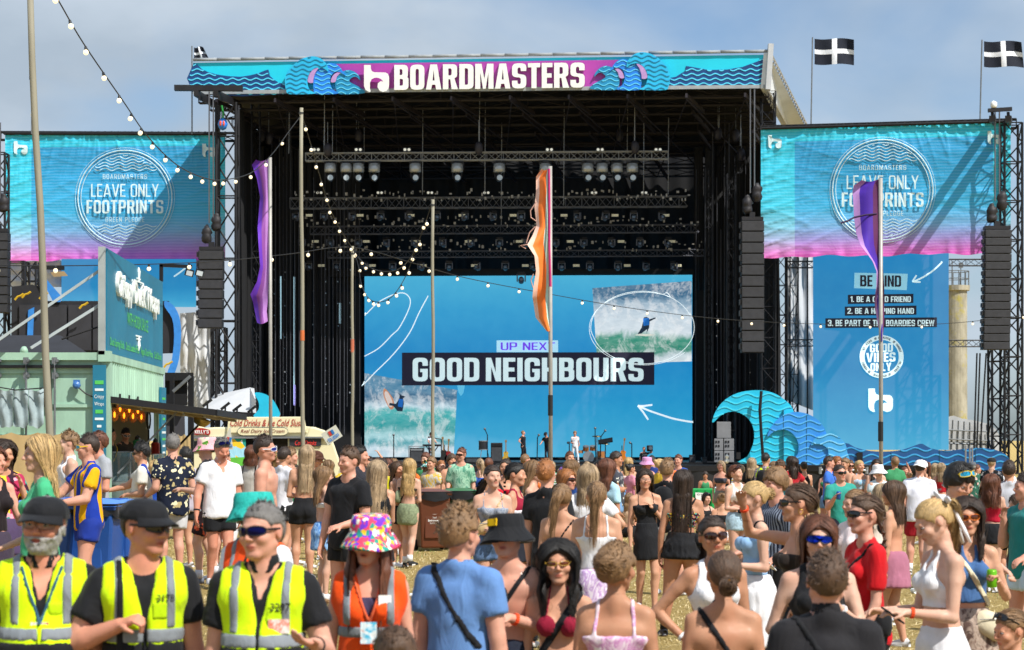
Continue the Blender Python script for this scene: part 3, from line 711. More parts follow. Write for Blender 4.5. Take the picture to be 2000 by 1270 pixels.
 if kind=='watch':
  Wp,df=ctx['wrists'][0 if o.get('side',1)>0 else 1];q=Vector(Wp-df*.03*u);mb.tube([q-Vector(df)*.008,q+Vector(df)*.008],ctx['r0']*.5+.010,12)
  ob=obj('watch',mb,m,root);f=MB();sd_=Vector(df).cross(Vector((0,1,0))).normalized();f.ball(q+sd_*(ctx['r0']*.5+.012),(.016,.016,.016),10,6);fo=obj('watch_face',f,mat('steel','#9aa0a4',.3,.9),root);return ob
 if kind in ('can','bottle','cup','phone'):
  key=o.get('side','R');Wp,hd,grip=ctx['hands'][key];c=Vector(grip)
  up=Vector(o.get('up',(0,0,1)))
  q=Vector((0,0,1)).rotation_difference(up).to_matrix()
  if kind=='can':prof=[(.024,-.06),(.0325,-.052),(.0325,.045),(.026,.058),(.025,.056)]
  elif kind=='cup':prof=[(.028,-.05),(.038,.05),(.036,.05),(.027,-.045)]
  else :prof=[(.03,-.1),(.032,-.09),(.032,.04),(.012,.08),(.012,.11)]
  M=Matrix(ctx['root'].rotation_euler.to_matrix())
  top=thing({'can':'drink_can','cup':'drink_cup','bottle':'drink_bottle','phone':'mobile_phone'}[kind],o['label'],{'can':'can','cup':'cup','bottle':'bottle','phone':'phone'}[kind])
  ctx['sp'].setdefault('held',[]).append((top,c))
  if kind=='phone':
   mb.box((0,0,0),(.074,.009,.15),q@Matrix.Rotation(R(o.get('rz',0)),3,'Z'));obj('casing',mb,m,top,bevel=.003)
   g2=MB();qq=q@Matrix.Rotation(R(o.get('rz',0)),3,'Z');g2.box(qq@Vector((0,.0055,0)),(.066,.002,.14),qq);obj('screen',g2,mat('phone_screen','#0b0d10',.1),top)
  else :
   mb.lathe(prof,18,(0,0,0),q);obj('shell',mb,m,top,smooth=True)
   g2=MB();g2.lathe([(prof[-1][0]*.95,prof[-1][1]-.002),(prof[-1][0]*.9,prof[-1][1]+.001)],14,(0,0,0),q);obj('lid',g2,mat('steel','#9aa0a4',.3,.9),top)
  return top
 HMx=Matrix(ctx['HM'].tolist());ho=Vector(ctx['ho']);s=ctx['s'];n=28 if ctx['det'] else 16
 hp=lambda x,y,z:ho+HMx@(Vector((x,y,z))*s)
 if kind=='cap':
  back=-1 if o.get('back') else 1;rx,ry,rz=.088,.105,.098
  mb.lathe([(1.0,.18),(1.005,.3),(.97,.5),(.86,.72),(.66,.89),(.4,.98),(.12,1.01),(1e-4,1.012)],n,hp(0,.012,.006),HMx@Matrix.Diagonal(Vector((rx*s,ry*s,rz*s))))
  cap_=obj('cap',mb,m,root,smooth=True);v=MB()
  def vis(a,c):
   th=(a-.5)*2.3;rr=1+c*(.62*math.cos(th*.72));x=rx*math.sin(th)*(1+c*.12);y=.012-back*ry*math.cos(th)*rr*(.98);return hp(x,y,.036-.016*c-.012*abs(math.sin(th))*c*1.6)
  k=14;vs=[];
  for lay in (0,-.006):
   for j in range(5):
    for i in range(k+1):vs.append(vis(i/k,j/4)+HMx@Vector((0,0,lay*s)))
  W_=k+1;fs=[(j*W_+i,j*W_+i+1,(j+1)*W_+i+1,(j+1)*W_+i) for j in range(4) for i in range(k)];off=5*W_
  fs+=[tuple(x+off for x in f[::-1]) for f in list(fs)];fs+=[(4*W_+i,4*W_+i+1,4*W_+i+1+off,4*W_+i+off) for i in range(k)]
  v.add(vs,fs);vo_=obj('visor',v,o.get('m2',m),root,smooth=True);vo_.parent=cap_
  bt=MB();bt.ball(hp(0,.012,.1055),.008*s,8,4);bo=obj('button',bt,m,root,smooth=True);bo.parent=cap_
  st=MB();st.lathe([(1.012,.17),(1.014,.24),(1.0,.24)],n,hp(0,.012,.006),HMx@Matrix.Diagonal(Vector((rx*s,ry*s,rz*s))));so_=obj('sweatband',st,m,root);so_.parent=cap_
  return cap_
 if kind=='bucket':
  rx,ry=.092,.108;fl=o.get('flare',1.0);dz=o.get('drop',0)
  prof=[(1.52*fl,-.032),(1.5*fl,-.028),(1.03,.034),(1.015,.045),(.97,.085),(.90,.104),(.86,.108),(1e-4,.111)]
  M=HMx@Matrix.Diagonal(Vector((rx*s,ry*s,s)))
  mb.lathe([(r_,z_+dz) for r_,z_ in prof],n,hp(0,.012,0),M);inner=[(1.50*fl,-.035),(1.0,.028),(.9,.09)]
  for i,vv in enumerate(mb.v):
   if i<2*n:
    a=2*math.pi*(i%n)/n;mb.v[i]=tuple(Vector(vv)+HMx@Vector((0,0,.008*math.sin(a*3+1)*s)))
  hat=obj('hat',mb,m,root,smooth=True);i2=MB();i2.lathe([(r_,z_+dz) for r_,z_ in inner],n,hp(0,.012,0),M);io=obj('lining',i2,o.get('m2',m),root,smooth=True);io.parent=hat
  if o.get('badge'):
   c2=MB();c2.box(hp(-.045,-.088,.068),(.062*s,.008,.036*s),HMx@Matrix.Rotation(R(-28),3,'Z')@Matrix.Rotation(R(-8),3,'X'));bo=obj('badge',c2,cloth('#e8b90c','tie','#e8b90c','#3a2c08',2),root);bo.parent=hat
  return hat
 if kind=='bow':
  for sx_ in (-1,1):
   mb.lathe([(.004,0),(.02,.03),(.026,.07),(.018,.10),(.002,.105)],10,hp(0,.105,.05),HMx@Matrix.Rotation(R(sx_*62+15),3,'Y'),.35)
   mb.tube([hp(0,.105,.05),hp(sx_*.02,.125,-.02),hp(sx_*.035+.01,.115,-.11),hp(sx_*.05,.11,-.19)],.01,6,radii=[.006,.012,.014,.010])
  mb.ball(hp(0,.108,.05),.014*s,8,5);return obj('hair_bow',mb,m,root,smooth=True)
 if kind=='scrunchie':
  p=o.get('p',(0,.10,-.03));c=hp(*p)
  for i in range(16):
   a=2*math.pi*i/16;mb.ball(c+HMx@Vector((math.cos(a)*.022,.012,math.sin(a)*.022)),.013,6,4)
  return obj('scrunchie',mb,m,root,smooth=True)
 if kind=='earring':
  for sx_ in (-1,1):mb.tube([hp(sx_*.080,.004+.013*math.cos(a),-.052+.015*math.sin(a)) for a in [i*.7854 for i in range(9)]],.0022,6)
  return obj('earring',mb,m,root,smooth=True)
 if kind=='necklace':
  D=np.maximum(np.minimum(Dt,.05)-.004,np.abs(np.sqrt(X**2+(Z-.845*u)**2)-.055*u)-.0035);D=np.where((Y<.0)&(Z<.845*u),D,.05);return emit_field(ctx,'necklace',D,m)
def strips(paths,w0,tints,center):
 """ribbon meshes along paths (N,K,3); width tapers to the end"""
 N,K,_=paths.shape;tan=np.gradient(paths,axis=1);rad=paths-center;sd=np.cross(tan,rad);sd/=np.linalg.norm(sd,axis=2,keepdims=True)+1e-9
 prof=np.interp(np.linspace(0,1,K),[0,.15,.7,1],[.6,1,.85,.12])[None,:,None];w=(np.asarray(w0).reshape(-1,1,1))*prof*.5
 ridge=rad/(np.linalg.norm(rad,axis=2,keepdims=True)+1e-9)*w*.45
 V=np.stack([paths-sd*w,paths+ridge,paths+sd*w],2).reshape(-1,3)
 i=np.arange(N)[:,None]*K*3+np.arange(K-1)[None,:]*3;i=i.ravel()
 Q=np.concatenate([np.stack([i,i+1,i+4,i+3],1),np.stack([i+1,i+2,i+5,i+4],1)])
 return V,Q,np.repeat(tints,K*3,axis=0)
def hair(ctx,style,colr):
 F,HF,s,u,det=ctx['F'],ctx['HF'],ctx['s'],ctx['u'],ctx['det'];root=ctx['root'];HMn=ctx['HM'];ho=ctx['ho']
 sp=ctx['sp'];seed=sp.get('seed',len(sp.get('label',''))*3+int(abs(ho[2])*1000)%17);rg=np.random.default_rng(seed)
 L=[a/s for a in F.all(HF)];x,y,z=L;hat=any(w[0] in ('cap','bucket') for w in sp.get('wear',()))
 long_=style in ('long','wavy','curly','halfup');D=F.new();H=lambda *p:tuple(q*s for q in p)
 tx,ty,tz={'fade':(.003,.005,.018),'short':(.007,.009,.018),'crop':(.004,.005,.009),'curlytop':(.014,.014,.030),'mop':(.018,.018,.026),'long':(.010,.011,.012),'wavy':(.013,.013,.013),'halfup':(.010,.011,.012),'curly':(.016,.018,.016),'pony':(.005,.008,.008),'lowpony':(.005,.008,.008),'bun':(.005,.008,.008),'lowbun':(.005,.008,.008),'updo':(.016,.020,.018),'braids':(.006,.008,.008),'braid':(.006,.008,.008)}[style]
 vo_=sp.get('vol',0);tx+=vo_;ty+=vo_;tz+=vo_*.6
 if hat:tz=min(tz,.006);tx=min(tx,.008);ty=min(ty,.008)
 F.put(D,E(H(0,.013,.013),H(.0755+tx,.0925+ty,.0885+tz),HF),.01)
 back=-.088 if not long_ else -.2
 if style in ('fade','short','crop','curlytop'):ln=np.interp(y,[-.12,-.085,-.06,-.045,-.022,-.012,.028,.04,.075,.11],[.060,.055,.045,.027,.012,.018,.018,-.028,-.062,-.07])
 elif style=='mop':ln=np.interp(y,[-.12,-.085,-.06,-.03,.0,.04,.11],[.030,.034,.01,-.02,-.03,-.07,-.09])
 elif long_:ln=np.interp(y,[-.12,-.085,-.062,-.045,-.02,.02,.11],[.074,.063,.038,-.03,-.09,-.2,-.2])
 else :ln=np.interp(y,[-.12,-.085,-.062,-.04,-.018,-.008,.028,.04,.075,.11],[.061,.052,.040,.018,-.012,.016,.016,-.04,-.075,-.085])
 ln=ln.astype(np.float32)
 ln=ln+.005*np.sin(x*330+np.sin(x*90)*3)*(y<-.02)
 if style in ('mop',):ln=ln+.010*np.sin(x*160)*(y<-.04)
 amp={'curly':.015,'updo':.008,'curlytop':.008,'mop':.006,'wavy':.004,'short':.004,'crop':.0025,'fade':.003}.get(style,.0024)
 fr=80 if style in ('curly','curlytop') else 110 if style in ('short','crop','fade','mop') else 60
 D=D+amp*s*hnoise(L,fr,seed%5)
 D=np.maximum(D,(ln-z)*s*.8)
 if style=='fade':D=D+.004*np.clip((.03-z)*20,0,1)
 hy=sp.get('head',(0,0,0))[0];YM=ctx['TM']@rot(hy*.75);c0=ho
 Wd=lambda p:c0+YM@(np.asarray(p,float)*1.0)
 Ln=sp.get('hlen',.34);nk={0:.13,1:.40,2:1}[det];P_=[];wds=[]
 dcap=lambda fr_,r:None
 if long_:
  wv={'long':.004,'halfup':.004,'wavy':.012+vo_*.7,'curly':.030}[style]
  base_r={'long':.026,'halfup':.026,'wavy':.034,'curly':.050}[style]
  ZZ=F.all()[2]
  for ox in (-.048,0,.048):
   F.put(D,C(Wd((ox*1.0,.045,-.03)),base_r+.010,Wd((ox*1.05,.072,-.15)),base_r,None),.025);F.put(D,C(Wd((ox*1.05,.072,-.15)),base_r,Wd((ox*.85,.088,-Ln+.03)),base_r*.62),.025)
  if sp.get('hfront'):
   for sg in ((-1,1) if sp['hfront']==2 else (sp['hfront'],)):
    F.put(D,C(Wd((sg*.074,-.012,-.0)),.018,Wd((sg*.085,-.045,-.15)),.026),.02);F.put(D,C(Wd((sg*.085,-.045,-.15)),.026,Wd((sg*.072,-.088,-min(Ln,.36 if style!='curly' else .24))),.015),.02)
  if style=='curly':D=D+.016*hnoise(L,62,2)
  N=int({'long':420,'halfup':420,'wavy':420,'curly':900}[style]*nk);K=9
  ph=rg.uniform(-1,1,N);ph=np.sign(ph)*(np.abs(ph)**.8*128+52)*math.pi/180;ph=np.where(np.abs(ph)>math.pi,math.pi*np.sign(ph),ph)
  rg0=rg.normal(0,.12,N);rg1=rg.normal(0,.05,N);ex=rg.uniform(.004,.015 if style!='curly' else .034,N);P=np.zeros((N,K,3));lnn=Ln*rg.uniform(.78,1.08,N)
  for k in range(K):
   if k<5:
    n1=np.stack([np.sin(1.72)*np.sin(ph),-np.sin(1.72)*np.cos(ph),np.full(N,np.cos(1.72))],1);pa_=np.clip((np.abs(ph)-.9)/2.2,0,1)*1.9-.85+rg0;n0=np.stack([np.sign(ph)*.06+rg1,np.sin(pa_),np.cos(pa_)],1)
    om=np.arccos(np.clip((n0*n1).sum(1)/np.linalg.norm(n0,axis=1),-1,1))[:,None];t_=k/4*.999+.0005;nn=(np.sin((1-t_)*om)*n0+np.sin(t_*om)*n1)/np.maximum(np.sin(om),.05);nn/=np.linalg.norm(nn,axis=1,keepdims=True)
    ez=ex[:,None]*min(1,.25+k/4);p=(np.array([0,.013,.013])+nn*(np.array([.0755+tx,.0925+ty,.0885+tz])+ez))*s
    P[:,k]=c0+p@HMn.T
   else :
    q=(k-4)/(K-5);a=np.abs(ph);fr_side=(a<1.45)&(np.sign(ph)==np.sign(sp.get('hfront',0)) if sp.get('hfront',0)!=2 else a<1.45) if sp.get('hfront') else np.zeros(N,bool)
    xs=(.086+ex)*np.sin(ph);ys=-(.085)*np.cos(ph)
    xe=np.where(fr_side,.078*np.sign(ph)+rg.normal(0,.012,N)*0,(.088+base_r*.9)*np.sin(ph)*.9);ye=np.where(fr_side,-.095-ex,.085+base_r*.55*(-np.cos(ph)).clip(0)+ex)
    qq=min(1,q*1.6);wob=wv*np.sin(q*(9 if style!='curly' else 26)+ph*5);wob2=wv*np.cos(q*(8 if style!='curly' else 25)+ph*9)
    p=np.stack([xs*(1-qq)+xe*qq+wob,ys*(1-qq)+ye*qq+wob2*.6,-.02-(lnn-.02)*q],1)
    P[:,k]=c0+p@YM.T
  P_.append(P);wds.append(rg.uniform(.006,.013,N) if style!='curly' else rg.uniform(.005,.011,N))
 elif style in ('pony','lowpony','braid','braids','bun','lowbun','updo'):
  hz_={'pony':.055,'lowpony':-.04,'braid':-.02,'braids':-.04,'bun':.06,'lowbun':-.045,'updo':.02}[style]
  hz_=sp.get('hz',hz_);A=np.array([0,.104,hz_])*s;Aw=c0+HMn@A
  if style in ('pony','lowpony'):
   pts=[Aw];o_=0
   for q,(yy,zz) in enumerate(((.045,.0),(.062,-.05),(.05,-.13),(.035,-.13-Ln*.45))):pts.append(Aw+YM@np.array([sp.get('sway',0)*(q+1)*.012,yy*(1 if style=='pony' else .45),zz*(1.15 if style=='pony' else 1.3)]))
   for a_,b_,r1,r2 in zip(pts,pts[1:],(.014,.030,.032,.028),(.030,.032,.028,.010)):F.put(D,C(a_,r1,b_,r2),.012)
   N=int(130*nk);K=10;P=np.zeros((N,K,3));pp=np.array(pts);tt=np.linspace(0,4,K);of=rg.normal(0,1,(N,3));lf=rg.uniform(.8,1.12,N)
   for k in range(K):
    t=np.clip(tt[k]*lf,0,4);i0=np.minimum(t.astype(int),3);fr_=(t-i0)[:,None];c=pp[i0]*(1-fr_)+pp[i0+1]*fr_
    r_=np.interp(t,[0,1,2,3,4],[.010,.026,.031,.028,.022])[:,None];P[:,k]=c+of/np.linalg.norm(of,axis=1,keepdims=True)*r_+of*.003+np.stack([.008*np.sin(t*2.4+of[:,0]*3)]*3,1)*np.array([1,.4,0])
   P_.append(P);wds.append(rg.uniform(.006,.013,N))
  elif style in ('bun','lowbun','updo'):
   r_=.040 if style!='updo' else .05;F.put(D,E(tuple(A+np.array([0,.012,0])),(r_*1.05,r_*.8,r_),HF),.01)
   for i in range(9):F.put(D,E(tuple(A+np.array([math.cos(i*.7)*.028,.016+.01*math.sin(i*2.1),math.sin(i*.7)*.028])),(.018,.016,.016),HF),.004)
   N=int(70*nk);K=7;P=np.zeros((N,K,3));th=rg.uniform(0,6.28,N);ax_=rg.normal(0,1,(N,3));ax_/=np.linalg.norm(ax_,axis=1,keepdims=True)
   e1=np.cross(ax_,[0,0,1.0]);e1/=np.linalg.norm(e1,axis=1,keepdims=True)+1e-6;e2=np.cross(ax_,e1)
   for k in range(K):a_=th+k*.32;P[:,k]=c0+(A+np.array([0,.014,0])+(e1*np.cos(a_)[:,None]+e2*np.sin(a_)[:,None])*(r_+.004))@HMn.T
   P_.append(P);wds.append(rg.uniform(.005,.010,N))
  else :
   starts=[(0,.100,hz_)] if style=='braid' else [(-.05,.075,-.055),(.05,.075,-.055)]
   if style=='braids':
    for sg in (-1,1):
     for q in range(9):a_=q/8;F.put(D,E(H(sg*(.018+.035*math.sin(a_*2.2)+.012*(q%2)),-.055+.155*a_,.092+.012*math.sin(a_*2)-.13*a_**2.2),(.0165*s,.017*s,.0125*s),HF),.003)
   for stt in starts:
    p0=c0+HMn@(np.array(stt)*s);n_=int(Ln/.021)
    sgx=np.sign(stt[0]) if stt[0] else 0
    for q in range(n_):F.put(D,E(tuple(p0+YM@np.array([(.009 if q%2 else -.009)+sgx*.02*min(q/5,1)+sp.get('sway',0)*.004*q,.012*min(q/4,1)-(.0 if not sp.get('bfront') else .022*max(0,min(q-3,6))),-.021*q])),(.017,.015,.0165)),.003)
 if style in ('fade','short','curlytop','mop','crop','updo') and not hat:
  N=int({'fade':420,'short':800,'curlytop':700,'mop':700,'crop':500,'updo':700}[style]*nk);K=5;th=rg.uniform(0,{'fade':.95,'short':1.95,'curlytop':1.6,'mop':1.9,'crop':1.9,'updo':2.0}[style],N);ph=rg.uniform(-math.pi,math.pi,N)
  fr_ok=~((np.cos(ph)>-.25)&(th>.85+.45*np.clip(.4-np.cos(ph),0,1)));th,ph=th[fr_ok],ph[fr_ok];N=len(th);nrm=np.stack([np.sin(th)*np.sin(ph),-np.sin(th)*np.cos(ph),np.cos(th)],1)
  rad=np.array([.0755+tx,.0925+ty,.0885+tz])-.004;st=np.array([0,.013,.013])+nrm*rad;ln_=rg.uniform(.6,1.25,N)*{'fade':.026,'short':.022,'curlytop':.022,'mop':.04,'crop':.012,'updo':.018}[style]
  sweep=np.array([.35*(1 if seed%2 else -1),-.75 if style in ('mop','short','curlytop') else .7 if style=='updo' else -.2,.0])+rg.normal(0,.38,(N,3));d=nrm*(.75 if style!='mop' else .3)+sweep+(np.array([0,0,-.5]) if style=='mop' else 0);d/=np.linalg.norm(d,axis=1,keepdims=True)
  P=np.zeros((N,K,3));cu=rg.normal(0,1,(N,3))*(.012 if style in ('curlytop',) else .004)
  for k in range(K):
   t=k/(K-1);p=st+d*ln_[:,None]*t*s+cu*math.sin(t*3.0)-nrm*(.35*ln_*t*t)[:,None];P[:,k]=c0+(p*s)@HMn.T
  P_.append(P);wds.append(rg.uniform(.005,.011,N))
 if style in ('pony','lowpony','bun','lowbun','updo','braid','braids') and not hat:
  N=int(150*nk);K=7;th=rg.uniform(.2,1.5,N);ph=rg.uniform(-2.2,2.2,N);T_=np.array([0,.108,{'pony':.055,'bun':.06,'updo':.02}.get(style,-.04)])
  P=np.zeros((N,K,3));rad=np.array([.0755+tx,.0925+ty,.0885+tz])+.0015;C0=np.array([0,.013,.013])
  n0=np.stack([np.sin(th)*np.sin(ph),-np.sin(th)*np.cos(ph),np.cos(th)],1);ok=~((np.cos(ph)>0)&(th>.95));n0=n0[ok];P=P[ok];N=len(n0)
  for k in range(K):
   q=n0*(1-k/(K-1))+(T_-C0)/np.linalg.norm(T_-C0)*(k/(K-1));q/=np.linalg.norm(q,axis=1,keepdims=True);P[:,k]=c0+((C0+q*rad)*s)@HMn.T
  P_.append(P);wds.append(rg.uniform(.004,.009,N))
 if det and P_ and not hat:
  P=P_[0];N=min(len(P),int(90*nk));P=P[rg.permutation(len(P))[:N]].copy();k_=np.linspace(0,1,P.shape[1])[None,:,None];off=rg.normal(0,1,(N,1,3))*np.array([1,1,.5]);rad=P-c0;rad/=np.linalg.norm(rad,axis=2,keepdims=True)+1e-6
  P+=off*k_**1.5*(.022 if long_ or 'pony' in style else .006)+rad*.006+rad*.012*k_*rg.random((N,1,1));P_.append(P);wds.append(np.full(N,.0034))
 r=nets(*thin(F,D,.0085 if det==2 else .011))
 if r is None:return
 V,Q=r;Ts=[np.ones((len(V),3))];Vs,Qs=[V],[Q];n=len(V)
 for P,w in zip(P_,wds):
  ti=rg.uniform(.75,1.3,(len(P),1))*np.array([[1,1,1]]);v_,q_,t_=strips(P,w*s,ti,c0);Vs.append(v_);Qs.append(q_+n);Ts.append(t_);n+=len(v_)
 V=np.concatenate(Vs);Q=np.concatenate(Qs);Ti=np.concatenate(Ts)
 if len(V)>len(r[0]):
  if long_ and colr in ('blonde','ash','light'):Ti=Ti*(1+.25*np.clip((ho[2]-V[:,2:3]-.05)*3,0,1))
 link('hair',quads_mesh('hair',V,Q,Ti),hair_mat(colr),root)
LENS={'dark':('#060606','#0a0a0a'),'blue':('#0a35d8','#101018'),'brownlens':('#30130a','#2b120a'),'white':('#1b2a80','#e8e8ee'),'clear':(None,'#6a4630'),'orange':('#4a1804','#c9691e'),'purple':('#101050','#0d0d12'),'yellow':('#1290b8','#e8c41a'),'gold':('#5a2508','#caa13a'),'whiteframe':('#101010','#e8e8e8')}
def glasses(ctx,kind):
 up=kind.endswith('_up');kind=kind.replace('_up','');wrap=kind in ('blue','white','purple','yellow','dark');lc,fc=LENS[kind]
 HMx=Matrix(ctx['HM'].tolist());ho=Vector(ctx['ho']);s=ctx['s'];root=ctx['root'];zo,yo,tl=(0,0,0) if not up else (.083,.004,R(-38))
 Rx=Matrix.Rotation(tl,3,'X')
 def hp(x,y,z):
  v=Vector((x,y,z))
  if up:v=Rx@(v-Vector((0,-.08,0)))+Vector((0,-.060,.083))
  return ho+HMx@(v*s)
 lens,fr=MB(),MB()
 shield=kind in ('blue',)
 for sg in ((0,) if shield else (-1,1)):
  n=12;W_,Hh=(.066,.021) if shield else ((.030,.0175) if kind!='gold' else (.025,.011));cx=0 if shield else .033*sg
  def f(a,r_,off):
   e=2.6;ca,sa=math.cos(a),math.sin(a);x=cx+W_*r_*math.copysign(abs(ca)**(2/e),ca);zz=-.001+Hh*r_*math.copysign(abs(sa)**(2/e),sa)
   if shield and sa<0:zz+=.012*max(0,1-abs(x)/.018)
   return hp(x,-.103+.042*(abs(x)/.07)**2*1.15-off,zz)
  vs=[hp(cx,-.106+.042*(abs(cx)/.07)**2,0)];ring=[]
  for r_,off in ((.5,.003),(1,.001)):
   for k in range(n*2):vs.append(f(math.pi*k/n,r_,off))
  m2=n*2;fs=[(0,1+k,1+(k+1)%m2) for k in range(m2)]+[(1+k,1+m2+k,1+m2+(k+1)%m2,1+(k+1)%m2) for k in range(m2)]
  lens.add(vs,fs);fr.tube([f(math.pi*k/n,1.02,.001) for k in range(m2+1)],(.0028 if kind not in ('clear','gold') else .0015)*s,5)
  if not shield:fr.tube([f(0 if sg<0 else math.pi,1,.001),hp(0,-.105,.003)],.002*s,5)
 for sg in (-1,1):fr.bar(hp(sg*.064,-.070,.004),hp(sg*.080,.006,.004),.0035*s,.008*s,HMx@Vector((0,0,1)))
 fo=obj('sunglasses' if kind!='clear' else 'spectacles',fr,mat('frame_'+kind,fc,.3),root)
 if lc is None:lm=lens_clear()
 else :
  lm=mat('lens_'+kind,lc,.04 if kind not in ('blue',) else .12,.0 if kind not in ('blue','purple') else .85,spec=.8)
 lo=obj('lens',lens,lm,root,smooth=True);lo.parent=fo
def lens_clear():
 if 'lensclear' in MATS:return MATS['lensclear']
 k=NT('lens_clear');k.b.inputs['Alpha'].default_value=.12;k.b.inputs['Roughness'].default_value=.03;MATS['lensclear']=k.m;return k.m
def beard(ctx,colr):
 F,HF,s=ctx['F'],ctx['HF'],ctx['s'];L=[a/s for a in F.all(HF)];x,y,z=L
 D=ctx['Dh']-.007*s+.003*s*hnoise(L,120,1);ln=np.interp(y,[-.11,-.09,-.06,-.03,-.01,.0],[-.05,-.048,-.052,-.035,.0,-.01])
 D=np.maximum(D,(z-ln)*s);D=np.maximum(D,(y-.002)*s);D=np.maximum(D,(-.122-z)*s)
 mth=np.sqrt((x/.020)**2+((z+.0635)/.0085)**2+((y+.09)/.04)**2)-1;D=np.maximum(D,-mth*.008*s)
 r=nets(F,D)
 if r:link('beard',quads_mesh('beard',*r,np.ones((len(r[0]),3))),hair_mat(colr),ctx['root'])
def shoes(ctx,colr,socks=None):
 root=ctx['root'];m=mat('shoe_'+str(colr),colr,.6);F=ctx['F'];u=ctx['u']
 for an,toe,heel in ctx['feet']:
  d=unit((toe-heel)*np.array([1,1,0]));sh=MB();s_=Vector(np.cross(d,v3(0,0,1)).tolist());dv=Vector(d.tolist());c=Vector(((toe+heel)/2).tolist());L=float(np.linalg.norm(toe-heel))*.5+.028
  if an[2]>.2*u:z0=c.z-.02
  z0=min(c.z-.012,max(heel[2],.012)-.02) if an[2]<.12*u else c.z-.03
  z0=max(z0,.0) if heel[2]<.05*u else heel[2]-.03
  rings=[]
  for t,w,hgt in ((-1,.026,.055),(-.75,.036,.085),(-.35,.037,.078),(.1,.040,.058),(.5,.044,.045),(.85,.036,.035),(1,.018,.022)):
   q=c+dv*(t*L);q.z=z0;rings.append([q+s_*(w*cx)+Vector((0,0,hgt*hz)) for cx,hz in ((-1,0),(-1.02,.4),(-.7,.85),(0,1),(.7,.85),(1.02,.4),(1,0))])
  vs=[v for r_ in rings for v in r_];k=7;fs=[(i*k+j,i*k+(j+1)%k,(i+1)*k+(j+1)%k,(i+1)*k+j) for i in range(6) for j in range(k)]+[tuple(range(k)),tuple(range(6*k,7*k))[::-1]]
  sh.add(vs,fs);so_=obj('shoe',sh,m,root,smooth=True)
  sl_=MB();q=c.copy();q.z=z0+.008;sl_.lathe([(1,-.010),(1.03,0),(1,.010)],14,q,Matrix((s_,dv,Vector((0,0,1)))).transposed()@Matrix.Diagonal(Vector((.042,L*1.0,1))))
  if ctx['det'] and ctx['sp'].get('sole',True):o2=obj('sole',sl_,mat('rubber_white','#d8d8d4',.7),root);o2.parent=so_
  if socks:
   k_=MB();a=Vector(an.tolist());k_.tube([a+Vector((0,0,.0)),a+Vector((0,0,.10))],.034,10,radii=[.030*u,.027*u]);obj('sock',k_,mat('sock_'+socks,socks,.9),root,smooth=True)
